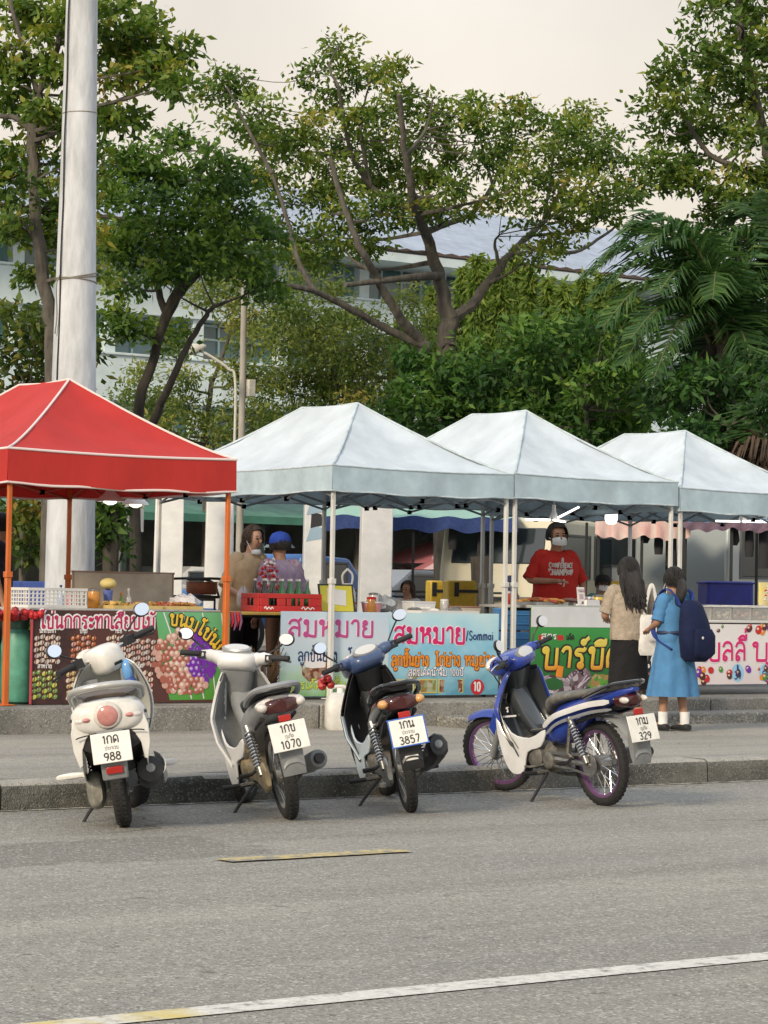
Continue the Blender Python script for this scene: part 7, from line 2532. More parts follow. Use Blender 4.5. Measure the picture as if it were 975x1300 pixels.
def add_hair(p, m, style, turn=0.0, name='hair'):
    k, S = p['k'], p['S']
    hx, hy, hz_ = S(p['hc'])
    g = MB(Matrix.Scale(k, 4))
    c = (hx, hy, hz_)
    rq = random.Random(4)

    def cap(back=0.0, low=-0.25, rx=0.112, ry=0.1, rz=0.122, front=0.35):
        rings = []
        n = 26
        for j in range(9):
            t = j / 8
            ring = []
            for i in range(n):
                a = 2 * math.pi * i / n
                fr = math.cos(a)                # 1 = towards the face
                lowest = low * math.pi / 2 if fr < 0.35 else (front + 0.15 * (fr - 0.35)) * math.pi / 2
                el_ = math.pi / 2 + (lowest - math.pi / 2) * t
                jig = 1 + 0.02 * math.sin(i * 3.1 + j * 1.3)
                ring.append((c[0] - 0.008 + rx * jig * math.cos(el_) * math.cos(a), c[1] + ry * jig * math.cos(el_) * math.sin(a), c[2] + 0.012 + rz * math.sin(el_)))
            rings.append(ring)
        g.loft(rings, cap=False)
    if style == 'long':
        cap(low=-0.5)
        rings = []
        n = 22
        for j, (z, x, rx, ry) in enumerate([(0.05, -0.045, 0.07, 0.1), (-0.03, -0.06, 0.07, 0.11), (-0.12, -0.085, 0.062, 0.12), (-0.22, -0.12, 0.05, 0.118), (-0.31, -0.13, 0.045, 0.112), (-0.37, -0.13, 0.034, 0.1), (-0.4, -0.128, 0.014, 0.07)]):
            rings.append([(c[0] + x + rx * (1 + 0.06 * math.sin(i * 2.3)) * math.cos(2 * math.pi * i / n), c[1] - 0.012 * j * 0.6 + ry * (1 + 0.05 * math.sin(i * 3.7 + j)) * math.sin(2 * math.pi * i / n), c[2] + z + 0.012 * math.sin(i * 1.9) * (j > 3)) for i in range(n)])
        g.loft(rings)
    elif style == 'pony':
        cap(low=-0.42)
        g.tube(cat_rom([(c[0] - 0.1, c[1], c[2] + 0.03), (c[0] - 0.15, c[1], c[2] - 0.02), (c[0] - 0.15, c[1], c[2] - 0.12), (c[0] - 0.13, c[1], c[2] - 0.24)], 4), [0.03, 0.034, 0.038, 0.04, 0.042, 0.042, 0.042, 0.04, 0.038, 0.034, 0.03, 0.02, 0.01], 10)
    elif style == 'tied':
        cap(low=-0.4)
        g.tube(cat_rom([(c[0] - 0.09, c[1], c[2] + 0.0), (c[0] - 0.14, c[1] + 0.02, c[2] - 0.08), (c[0] - 0.13, c[1] + 0.05, c[2] - 0.2), (c[0] - 0.1, c[1] + 0.06, c[2] - 0.27)], 4), [0.045, 0.05, 0.055, 0.055, 0.055, 0.055, 0.05, 0.05, 0.045, 0.04, 0.035, 0.025, 0.012], 10)
    else:
        cap(low=-0.28, front=0.3, rz=0.128)
    rs = random.Random(8)
    for _ in range(150 if style == 'long' else 90):
        a = rs.uniform(1.0, 5.28)
        e0 = rs.uniform(0.9, 1.5)
        pts = []
        for j in range(6):
            e_ = e0 - (e0 + 0.45) * j / 5
            pts.append((c[0] - 0.008 + 0.115 * math.cos(e_) * math.cos(a + 0.05 * math.sin(j)), c[1] + 0.104 * math.cos(e_) * math.sin(a), c[2] + 0.012 + 0.125 * math.sin(e_)))
        if style == 'long' and 1.9 < a < 4.4:
            ln = rs.uniform(0.2, 0.36)
            y_ = pts[-1][1]
            w0 = rs.uniform(0, 6)
            for j in range(1, 6):
                t = j / 5
                pts.append((c[0] - 0.11 - 0.065 * t - 0.01 * rs.random(), c[1] + (y_ - c[1]) * (1.1 + 0.1 * t) + 0.008 * math.sin(w0 + 5 * t) - 0.03 * t, c[2] - 0.04 - ln * t))
        g.tube(cat_rom(pts, 2), 0.0055, 4)
    return g.build(name, m, p['root'], smooth=60, fix=True)


def add_face(p, mask=None):
    k, S = p['k'], p['S']
    c = S(p['hc'])
    g = MB(Matrix.Scale(k, 4))
    for s in (1, -1):
        g.ball((c[0] + 0.083, c[1] + s * 0.032, c[2] + 0.0), (0.008, 0.015, 0.008), 10, 0)
        g.ball((c[0] + 0.087, c[1] + s * 0.034, c[2] + 0.024), (0.006, 0.02, 0.0045), 8, 0)
        g.ball((c[0] + 0.005, c[1] + s * 0.09, c[2] - 0.01), (0.02, 0.01, 0.03), 8, 2)
    g.ball((c[0] + 0.096, c[1], c[2] - 0.025), (0.018, 0.014, 0.022), 10, 2)
    g.ball((c[0] + 0.08, c[1], c[2] - 0.062), (0.01, 0.024, 0.009), 10, 1)
    g.build('face', [EYEM, LIPM, SKINM], p['root'])
    if mask:
        g = MB(Matrix.Scale(k, 4))
        dz = 0.0 if mask == 'on' else -0.075
        g.grid(lambda u, v: (c[0] + 0.03 + 0.082 * math.cos((u - 0.5) * 2.3) * (1 - 0.12 * (2 * v - 1) ** 2) - (0.03 if dz else 0), c[1] + (0.082 if not dz else 0.066) * math.sin((u - 0.5) * 2.3), c[2] - 0.052 + dz + (v - 0.5) * (0.5 + 0.5 * math.cos((u - 0.5) * 2.6)) * (0.084 if not dz else 0.05)), 14, 8, thick=0.003)
        for s in (1, -1):
            g.tube([(c[0] + 0.06, c[1] + s * 0.09, c[2] - 0.03 + dz), (c[0] + 0.0, c[1] + s * 0.1, c[2] - 0.01)], 0.003, 5)
        g.build('face_mask', MASKM, p['root'])


HEAD = lambda dx, dy: math.degrees(math.atan2(dy, dx))
# --- the woman customer
p = person('woman in tan blouse and black skirt standing at the counter with long black hair', (8.58, 3.82, GZ), HEAD(0.42, 0.9), 1.58, SKINM,
           Lelb=(0.02, 0.235, 1.05), Lwri=(0.22, 0.15, 1.02), Relb=(0.02, -0.23, 1.04), Rwri=(0.2, -0.12, 0.98), feet=((0.05, 0.075), (-0.06, -0.08)), lean=(0.03, 0))
add_shirt(p, cloth('taupe_blouse', (0.34, 0.285, 0.225), nscale=22, bump=0.9, bscale=20), hem=0.83, sleeve=0.6, extra=1.02)
add_skirt(p, cloth('black_skirt', (0.012, 0.012, 0.014)), 0.93, 0.36, 0.155, 0.185)
add_hair(p, HAIRM, 'long')
for s in (1, -1):
    g = MB(Matrix.Scale(p['k'], 4))
    fx = 0.05 if s > 0 else -0.06
    g.body([(fx - 0.07, 0.0, 0.05, 0.036, s * 0.078), (fx, 0.0, 0.045, 0.042, s * 0.078), (fx + 0.08, 0.0, 0.04, 0.045, s * 0.082), (fx + 0.15, 0.0, 0.03, 0.03, s * 0.085)], 14)
    g.build('shoe', mat('black_shoe', (0.02, 0.02, 0.02), 0.35), p['root'])
# tote bag on her right shoulder
rt_ = p['root'].location
tb_ = thing('tote_bag', 'white cloth tote bag hanging from the shoulder of the woman in tan', 'bag', tuple(at(826, 832, 24.05)), rot=(0, 0, R_(-30)))
g = MB()
g.body([(0.0, -0.055, 0.055, 0.13), (0.04, -0.07, 0.07, 0.145), (0.2, -0.05, 0.05, 0.14), (0.34, -0.025, 0.025, 0.125), (0.38, -0.015, 0.015, 0.118)], 18, 2.6, axis='z')
g.build('bag_body', cloth('white_canvas', (0.66, 0.65, 0.63)), tb_, smooth=60)
for s in (1, -1):
    g = MB()
    g.tube(cat_rom([(-0.07, s * 0.012, 0.37), (-0.035, s * 0.02, 0.56), (0.0, s * 0.024, 0.665), (0.035, s * 0.02, 0.56), (0.07, s * 0.012, 0.37)], 4), 0.013, 6, flat=0.4, flatdir=(0, 1, 0))
    g.build('handle', cloth('white_canvas', (0.66, 0.65, 0.63)), tb_)
# --- the schoolgirl
p = person('schoolgirl in blue pinafore dress, white socks and black shoes looking towards the counter', (8.63, 3.25, GZ), HEAD(-0.03, 1.0), 1.49, SKINM,
           Lelb=(0.02, 0.22, 1.06), Lwri=(0.2, 0.14, 1.0), Relb=(-0.02, -0.22, 1.05), Rwri=(0.14, -0.16, 0.96), feet=((0.07, 0.09), (-0.05, -0.09)))
DRESSM = cloth('blue_school_dress', (0.07, 0.2, 0.39), noise=0.15)
add_shirt(p, DRESSM, hem=0.86, sleeve=0.62, name='dress_top', extra=1.04)
add_skirt(p, DRESSM, 0.98, 0.34, 0.15, 0.265, pleats=9)
g = MB(Matrix.Scale(p['k'], 4))
g.tube([(0.14 * math.cos(a), 0.172 * math.sin(a), 0.965) for a in [2 * math.pi * i / 28 for i in range(28)]], 0.022, 8, closed=True, flat=1.0)
g.build('belt', mat('dark_blue_belt', (0.02, 0.03, 0.08), 0.6), p['root'])
add_hair(p, HAIRM, 'tied')
add_face(p, 'chin')
for s in (1, -1):
    fx = 0.07 if s > 0 else -0.05
    g = MB(Matrix.Scale(p['k'], 4))
    g.lathe([(0.047, 0.06), (0.046, 0.1), (0.049, 0.15), (0.05, 0.185)], 16, 0, Matrix.Translation((fx - 0.02, s * 0.09, 0)))
    g.build('sock', cloth('white_sock', (0.7, 0.7, 0.7)), p['root'])
    g = MB(Matrix.Scale(p['k'], 4))
    g.body([(fx - 0.085, 0.0, 0.06, 0.035, s * 0.09), (fx - 0.05, 0.0, 0.075, 0.046, s * 0.09), (fx + 0.05, 0.0, 0.06, 0.05, s * 0.093), (fx + 0.13, 0.0, 0.05, 0.046, s * 0.098), (fx + 0.17, 0.0, 0.035, 0.026, s * 0.1)], 16)
    g.build('shoe', mat('black_shoe', (0.02, 0.02, 0.02), 0.35), p['root'])
NAVYC = cloth('navy_backpack_cloth', (0.006, 0.011, 0.045), bump=0.4)
bp_ = thing('backpack', 'navy blue backpack with loose straps on the schoolgirl', 'backpack', (8.63, 3.25, GZ), rot=(0, 0, R_(HEAD(-0.03, 1.0))))
g = MB()
g.body([(0.64, -0.32, -0.16, 0.09, -0.04), (0.68, -0.35, -0.145, 0.15, -0.035), (0.83, -0.365, -0.145, 0.175, -0.03), (1.0, -0.33, -0.14, 0.155, -0.02), (1.15, -0.27, -0.135, 0.12, -0.02), (1.2, -0.24, -0.14, 0.07, -0.02)], 20, 2.6, axis='z')
# sections are (z, x range, half width): swap so x is depth
g.v = [(v[1], v[0], v[2]) for v in g.v]
g.build('bag_body', NAVYC, bp_, smooth=60)
g = MB()
g.body([(0.68, -0.38, -0.32, 0.09, -0.03), (0.72, -0.4, -0.33, 0.125, -0.03), (0.88, -0.4, -0.33, 0.125, -0.03), (0.94, -0.375, -0.32, 0.1, -0.03)], 16, 3, axis='z')
g.v = [(v[1], v[0], v[2]) for v in g.v]
pk = g.build('front_pocket', NAVYC, bp_, smooth=60)
g = MB()
g.ball((-0.402, 0.03, 0.86), (0.005, 0.014, 0.014), 10)
g.build('button', mat('pale_button', (0.6, 0.6, 0.6), 0.4), pk)
for s in (1, -1):
    g = MB()
    g.tube(cat_rom([(-0.15, s * 0.08, 1.15), (-0.1, s * 0.115, 1.262), (0.0, s * 0.125, 1.3), (0.105, s * 0.12, 1.2), (0.145, s * 0.13, 1.03), (0.06, s * 0.185, 0.86), (-0.12, s * 0.15, 0.75)], 5), 0.026, 6, flat=0.3, flatdir=(0.3, 0, 1))
    g.build('strap', cloth('blue_strap', (0.02, 0.045, 0.2)), bp_)
# --- the man in red
CAMDIR = (-0.59, -0.81)
p = person('man in red printed shirt and face mask serving behind the grill table', (10.02, 6.62, PZ), HEAD(-0.32, -0.95), 1.76, SKINM, fat=1.22,
           Lelb=(-0.02, 0.29, 1.04), Lwri=(0.12, 0.25, 0.84), Relb=(0.03, -0.29, 1.05), Rwri=(0.24, -0.1, 1.05), nod=0.25)
RED = cloth('red_cotton', (0.48, 0.028, 0.022), noise=0.12)
sh_ = add_shirt(p, RED, hem=0.8, sleeve=0.66, extra=1.03)
add_hair(p, HAIRM, 'short')
add_face(p, 'on')
g = MB()
write(g, 'CONFERENCE', 0, 0.07, 0.05, 0, 0.24, centre=True, width=0.27)
write(g, 'CHAMPION', 0, -0.01, 0.065, 0, 0.24, centre=True, width=0.28)
g.tube([(-0.025, 0, -0.05), (-0.04, 0, -0.09), (0.0, 0, -0.1)], 0.009, 6, flat=0.2, flatdir=(0, 1, 0))
g.tube([(0.02, 0, -0.05), (0.035, 0, -0.08), (0.02, 0, -0.13)], 0.009, 6, flat=0.2, flatdir=(0, 1, 0))
g.ball((0, 0, 0.15), (0.016, 0.004, 0.03), 8)
o = g.build('shirt_print', cloth('white_print', (0.66, 0.62, 0.62)), sh_)
kk = p['k']
o.matrix_local = Matrix.Translation((0.139 * 1.22 * 1.03 * kk + 0.004, 0.0, 1.115 * kk)) @ Matrix.Rotation(math.pi / 2, 4, 'Z') @ Matrix.Rotation(R_(4), 4, 'X')
for v_ in o.data.vertices:                  # wrap the print round the chest
    v_.co.y += v_.co.x ** 2 / (2 * 0.2)
# --- woman in tan shirt
TAN = cloth('tan_shirt', (0.56, 0.41, 0.25), nscale=6)
p = person('woman in loose tan shirt with pulled down mask looking over her shoulder', (6.1, 6.7, PZ), HEAD(0.15, -1.0), 1.62, SKINL, fat=1.18,
           Lelb=(0.1, 0.27, 1.02), Lwri=(0.28, 0.14, 0.95), Relb=(0.03, -0.27, 1.02), Rwri=(0.22, -0.15, 0.92), lean=(0.08, 0.06))
add_shirt(p, TAN, hem=0.74, sleeve=0.85, extra=1.08)
add_hair(p, HAIRB, 'tied')
add_face(p, 'chin')
g = MB()
for s in (1, -1):
    g.tube([(0.0, s * 0.09, 0.92), (0.03, s * 0.1, 0.5), (0.0, s * 0.1, 0.08)], [0.125, 0.085, 0.06], 12)
g.build('trousers', cloth('black_trousers', (0.014, 0.014, 0.016)), p['root'])
# --- person in blue cap seen from behind
FLO = cloth('lavender_floral_shirt', (0.42, 0.33, 0.42), noise=0.5, nscale=16, col2=(0.26, 0.2, 0.34))
p = person('person in royal blue cap and lavender patterned shirt with back to the road', (6.38, 6.42, PZ), HEAD(0.1, 1.0), 1.55, SKINM, fat=1.15, nod=0.2)
add_shirt(p, FLO, hem=0.8, sleeve=0.7, extra=1.05)
add_hair(p, HAIRM, 'short')


def cap_hat(p, m, bucket=False):
    c = p['S'](p['hc'])
    g = MB(Matrix.Scale(p['k'], 4) @ Matrix.Translation((c[0] - 0.005, c[1], c[2] + 0.025)) @ Matrix.Diagonal((0.97, 0.92, 0.86, 1)))
    if bucket:
        g.lathe([(0.17, -0.03), (0.168, -0.02), (0.115, 0.035), (0.108, 0.09), (0.09, 0.125), (0.02, 0.132)], 24)
    else:
        g.lathe([(0.118, 0.0), (0.12, 0.03), (0.112, 0.075), (0.085, 0.115), (0.04, 0.136), (0.006, 0.14)], 24)
        g.grid(lambda u, v: (0.09 + 0.1 * v * math.cos((u - 0.5) * 2.2) + 0.02 * math.cos((u - 0.5) * 3), 0.115 * math.sin((u - 0.5) * 2.4) * (1 - 0.25 * v), 0.012 - 0.025 * v), 12, 5, thick=0.005)
        g.ball((0, 0, 0.142), (0.012, 0.012, 0.006), 8)
    g.build('hat' if bucket else 'cap', m, p['root'], smooth=60)


cap_hat(p, cloth('royal_blue_cap', (0.02, 0.06, 0.36), bump=0.2))
p = person('person in grey blue bucket hat half hidden behind the blue capped person', (6.66, 6.85, PZ), HEAD(-0.3, 1.0), 1.54, SKINM, fat=1.1)
add_shirt(p, cloth('pale_lilac_shirt', (0.36, 0.3, 0.42), noise=0.4, nscale=14), hem=0.8, sleeve=0.7, extra=1.05)
add_hair(p, HAIRM, 'short')
cap_hat(p, cloth('grey_blue_hat', (0.2, 0.29, 0.36)), True)
# --- children and seated people
p = person('child with dark hair and white shirt sitting low behind the blue banner table', (8.36, 7.0, PZ), HEAD(-0.9, -0.3), 1.12, SKINM)
add_shirt(p, cloth('white_child_shirt', (0.6, 0.6, 0.6)), sleeve=0.6)
add_hair(p, HAIRB, 'pony')
add_face(p)
p = person('small person in black cap beside the man in red', (10.62, 6.55, PZ), HEAD(-0.4, -0.9), 1.22, SKINM)
add_shirt(p, cloth('teal_top', (0.12, 0.32, 0.32)), sleeve=0.7)
add_hair(p, HAIRM, 'short')
add_face(p, 'on')
cap_hat(p, cloth('black_cap', (0.015, 0.015, 0.017)))
q = at(-2, 745, 25)
p = person('person in dark navy shirt at the picture edge behind the red tent leg', (q[0], q[1], PZ), HEAD(0.9, -0.5), 1.7, SKINM, Lelb=(0.04, 0.27, 1.03), Lwri=(0.12, 0.2, 0.8))
add_shirt(p, cloth('dark_navy_shirt', (0.018, 0.02, 0.035)), hem=0.78, sleeve=0.7)
add_hair(p, HAIRM, 'short')
add_face(p)
# ================================================================== motorbikes
RUBBER = mat('tyre_rubber', (0.018, 0.018, 0.019), 0.8, noise=0.35, nscale=30, bump=0.3, bscale=90)
CHROME = mat('chrome', (0.62, 0.62, 0.62), 0.16, metal=1.0, noise=0.12, nscale=20)
ALLOY = mat('cast_alloy', (0.36, 0.36, 0.35), 0.42, metal=0.85, noise=0.3, nscale=18)
DIRTY = mat('dirty_engine_alloy', (0.2, 0.19, 0.17), 0.6, metal=0.5, noise=0.45, nscale=22)
GOLDM = mat('tarnished_gold_case', (0.34, 0.28, 0.18), 0.5, metal=0.6, noise=0.4, nscale=18)
BLACKP = mat('black_plastic', (0.016, 0.016, 0.018), 0.45, noise=0.3, nscale=25)
BLACKG = mat('black_gloss_paint', (0.012, 0.012, 0.014), 0.14, coat=0.6)
GRIPM = mat('grip_rubber', (0.02, 0.02, 0.022), 0.75)
SEATM = mat('black_seat_vinyl', (0.025, 0.025, 0.026), 0.5, noise=0.3, nscale=20, bump=0.15, bscale=120)
SEATW = mat('sun_worn_seat_vinyl', (0.2, 0.19, 0.16), 0.6, noise=0.3, nscale=9, col2=(0.05, 0.048, 0.045))
MIRRORG = mat('mirror_glass', (0.86, 0.88, 0.9), 0.03, metal=1.0)
REDL = mat('red_lamp_lens', (0.4, 0.02, 0.015), 0.15, coat=0.5)
DKRED = mat('dark_red_lens', (0.05, 0.008, 0.008), 0.12, coat=0.6)
PINKL = mat('faded_pink_lens', (0.5, 0.22, 0.2), 0.15, coat=0.5, noise=0.15, nscale=30)
CLEARL = mat('clear_lamp_lens', (0.62, 0.58, 0.54), 0.12, coat=0.6, noise=0.15, nscale=40)
AMBER = mat('amber_lens', (0.62, 0.32, 0.12), 0.15, coat=0.5)
PLATEW = mat('white_number_plate', (0.72, 0.71, 0.67), 0.4, noise=0.12, nscale=14)
PLATEK = mat('plate_letters', (0.03, 0.03, 0.032), 0.5)
PLATEG = mat('plate_small_letters', (0.3, 0.3, 0.29), 0.5)
PLATEB = mat('blue_plate_frame', (0.04, 0.13, 0.5), 0.4)
PEARL = mat('pearl_white_paint', (0.66, 0.65, 0.62), 0.3, coat=0.35, noise=0.16, nscale=11, detail=10)
WHITED = mat('white_body_plastic', (0.66, 0.66, 0.66), 0.3, coat=0.3, noise=0.14, nscale=5)
SILVER = mat('silver_grey_plastic', (0.3, 0.31, 0.32), 0.35, metal=0.35, noise=0.18, nscale=7)
GREYP = mat('grey_plastic', (0.2, 0.21, 0.215), 0.5, noise=0.2, nscale=9)
BEIGEG = mat('beige_grey_inner_panel', (0.36, 0.36, 0.33), 0.4, noise=0.1, nscale=8)
BLUEP = mat('royal_blue_paint', (0.02, 0.05, 0.32), 0.26, coat=0.5, noise=0.25, nscale=14, detail=10)
STEELB = mat('steel_blue_plastic', (0.045, 0.075, 0.17), 0.3, coat=0.4, noise=0.12, nscale=8)
LBLUE = mat('pale_blue_white_plastic', (0.5, 0.58, 0.64), 0.3, coat=0.3)
SMOKEP = mat('smoked_inner_panel', (0.04, 0.045, 0.05), 0.22, coat=0.3)
PURPLE = mat('anodised_purple_rim', (0.3, 0.15, 0.33), 0.28, metal=0.7, noise=0.2, nscale=9)
REDD = mat('red_ornament', (0.42, 0.03, 0.03), 0.5)
DIALM = mat('pale_dial', (0.5, 0.5, 0.48), 0.12, coat=0.8)


def wheel(root, name_loc, Rr, tw, rimm, T=None, spokes=28, cast=0, hubw=0.11, hubr=0.05, hubm=None):
    """wheel in the XZ plane about name_loc: hub and spokes, with tyre and rim as children"""
    M = (T or Matrix()) @ Matrix.Translation(Vector(name_loc)) @ Matrix.Rotation(math.pi / 2, 4, 'X')
    hub = MB(M)
    hub.lathe([(hubr * 0.4, -hubw / 2), (hubr, -hubw / 2 + 0.012), (hubr, hubw / 2 - 0.012), (hubr * 0.4, hubw / 2)], 16, 0)
    ri = Rr - tw * 0.95
    if spokes:
        for k in range(spokes):
            a = 2 * math.pi * k / spokes
            s = 1 if k % 2 else -1
            a2 = a + (0.28 if (k // 2) % 2 else -0.28)
            hub.tube([(hubr * math.cos(a2), hubr * math.sin(a2), s * hubw * 0.36), (ri * math.cos(a), ri * math.sin(a), s * 0.006)], 0.0028, 4, 1, cap=False)
    for k in range(cast):
        a = 2 * math.pi * k / cast
        hub.tube([(hubr * 0.8 * math.cos(a), hubr * 0.8 * math.sin(a), 0), ((ri + 0.01) * math.cos(a + 0.12), (ri + 0.01) * math.sin(a + 0.12), 0)], [0.026, 0.018], 6, 0)
    h = hub.build('wheel', [hubm or ALLOY, CHROME], root, smooth=40)
    ty = MB(M)
    prof = []
    for k in range(12):
        a = 2 * math.pi * k / 12
        prof.append((Rr - tw * 0.52 + tw * 0.52 * math.cos(a) * (1 if math.cos(a) > 0 else 1.0), tw * 0.5 * math.copysign(abs(math.sin(a)) ** 0.8, math.sin(a))))
    n = 44
    vs, fs = [], []
    for i in range(n):
        a = 2 * math.pi * i / n
        for (r_, z_) in prof:
            vs.append((r_ * math.cos(a), r_ * math.sin(a), z_))
    for i in range(n):
        j = (i + 1) % n
        for k in range(12):
            k2 = (k + 1) % 12
            fs.append((i * 12 + k, i * 12 + k2, j * 12 + k2, j * 12 + k))
    ty.add(vs, fs)
    for i in range(n):                      # tread blocks
        a = 2 * math.pi * (i + 0.5) / n
        for s in (-1, 1):
            ty.box(((Rr - 0.0025) * math.cos(a), (Rr - 0.0025) * math.sin(a), s * tw * 0.2), (0.006, Rr * 0.075, tw * 0.22), 0, rot=Matrix.Rotation(a, 4, 'Z'))
    ty.build('tyre', RUBBER, h, smooth=50)
    rm = MB(M)
    vs, fs = [], []
    rp = [(ri + 0.022, -tw * 0.36), (ri + 0.006, -tw * 0.36), (ri - 0.018, -tw * 0.24), (ri - 0.018, tw * 0.24), (ri + 0.006, tw * 0.36), (ri + 0.022, tw * 0.36)]
    for i in range(n):
        a = 2 * math.pi * i / n
        for (r_, z_) in rp:
            vs.append((r_ * math.cos(a), r_ * math.sin(a), z_))
    for i in range(n):
        j = (i + 1) % n
        for k in range(6):
            k2 = (k + 1) % 6
            fs.append((i * 6 + k, i * 6 + k2, j * 6 + k2, j * 6 + k))
    rm.add(vs, fs)
    rm.build('rim', rimm, h, smooth=40)
    return h


def plate(root, c, tilt, line1, mid, line2, framem=None, yaw=0.0, w_=0.225, h_=0.175):
    """number plate facing backwards (-X), its face leaning by tilt"""
    M = Matrix.Translation(Vector(c)) @ Matrix.Rotation(yaw, 4, 'Z') @ Matrix.Rotation(-math.pi / 2, 4, 'Z') @ Matrix.Rotation(tilt, 4, 'X')
    g = MB()
    g.box((0, 0, 0), (w_, 0.006, h_))
    o = g.build('number_plate', PLATEW, root, bevel=0.003)
    o.matrix_local = M
    f = MB()
    b_ = 0.008
    for (cc, ss) in (((0, 0.001, h_ / 2), (w_ + b_ * 2, 0.012, b_)), ((0, 0.001, -h_ / 2), (w_ + b_ * 2, 0.012, b_)), ((w_ / 2, 0.001, 0), (b_, 0.011, h_)), ((-w_ / 2, 0.001, 0), (b_, 0.011, h_))):
        f.box(cc, ss)
    if framem:
        f.build('plate_frame', framem, o, bevel=0.002)
    t = MB()
    write(t, line1, 0, 0.024, 0.044, -0.0036, 0.17, 0, centre=True)
    write(t, mid, 0, -0.012, 0.018, -0.0036, 0.16, 1, centre=True)
    write(t, line2, 0, -0.074, 0.046, -0.0036, 0.17, 0, centre=True)
    t.build('lettering', [PLATEK, PLATEG], o)
    return o


def spring(g, a, b, r, turns=11, wire=0.006, m=0, m2=1):
    A, B = Vector(a), Vector(b)
    ax = (B - A)
    L = ax.length
    ax.normalize()
    e1 = ax.orthogonal().normalized()
    e2 = ax.cross(e1)
    pts = []
    n = turns * 10
    for i in range(n + 1):
        t = i / n
        an = 2 * math.pi * turns * t
        pts.append(A + ax * (L * (0.14 + 0.72 * t)) + e1 * (r * math.cos(an)) + e2 * (r * math.sin(an)))
    g.tube(pts, wire, 5, m)
    g.cyl(A, A + ax * L * 0.2, r * 0.95, r * 0.8, 10, m2)
    g.cyl(A, B, r * 0.4, r * 0.4, 8, m2)
    g.cyl(B - ax * L * 0.16, B, r * 0.8, r * 0.7, 10, m2)


def mirrors(root, T, y0, base, tip, tiprx=0.048, riz=0.036, aim=0.0, capm=None):
    for s in (1, -1):
        g = MB(T)
        b_ = (base[0], s * base[1], base[2])
        t_ = (tip[0], s * tip[1], tip[2])
        mid = ((base[0] + tip[0]) / 2 + 0.02, s * (base[1] * 0.45 + tip[1] * 0.55), base[2] * 0.5 + tip[2] * 0.5)
        g.tube(cat_rom([b_, mid, t_], 5), 0.006, 6)
        o = g.build('mirror_stem', BLACKP if capm is None else capm, root)
        h = MB(T)
        R2 = Matrix.Translation(Vector(t_)) @ Matrix.Rotation(s * aim, 4, 'Z') @ Matrix.Rotation(R_(12), 4, 'Y')
        h.ball((0, 0, 0), (0.016, tiprx + 0.006, riz + 0.006), 18)
        h.v = [tuple((T or Matrix()) @ (R2 @ ((T or Matrix()).inverted() @ Vector(v)))) for v in h.v] if T is not None else [tuple(R2 @ Vector(v)) for v in h.v]
        k = h.build('mirror', capm or BLACKP, root)
        q = MB((T or Matrix()) @ R2)
        ring = []
        for i in range(22):
            a = 2 * math.pi * i / 22
            ring.append((-0.0172, tiprx * math.cos(a), riz * math.sin(a)))
        q.add(ring, [tuple(range(22))])
        q.build('mirror_glass', MIRRORG, k, smooth=0, fix=False)


def side_stand(root, x=0.5, out=0.24):
    g = MB()
    g.tube([(x, 0.1, 0.2), (x - 0.05, 0.1 + out * 0.55, 0.09), (x - 0.06, 0.1 + out * 0.85, 0.012)], [0.014, 0.011, 0.01], 8)
    g.tube([(x - 0.09, 0.1 + out * 0.85, 0.01), (x - 0.02, 0.1 + out * 0.88, 0.01)], 0.012, 6, flat=0.5, flatdir=(0, 0, 1))
    g.build('side_stand', BLACKP, root)


def steer(phi):
    hd = Vector((1.0, 0, 0.72))
    ax = Vector((-0.44, 0, 0.9)).normalized()
    return Matrix.Translation(hd) @ Matrix.Rotation(phi, 4, ax) @ Matrix.Translation(-hd)


def place_bike(root, x, y, ang, lean):
    """ang: heading in degrees clockwise from straight at the kerb; lean to the left in degrees"""
    root.location = (x, y, 0)
    root.rotation_euler = (R_(-lean), 0, R_(90 - ang))


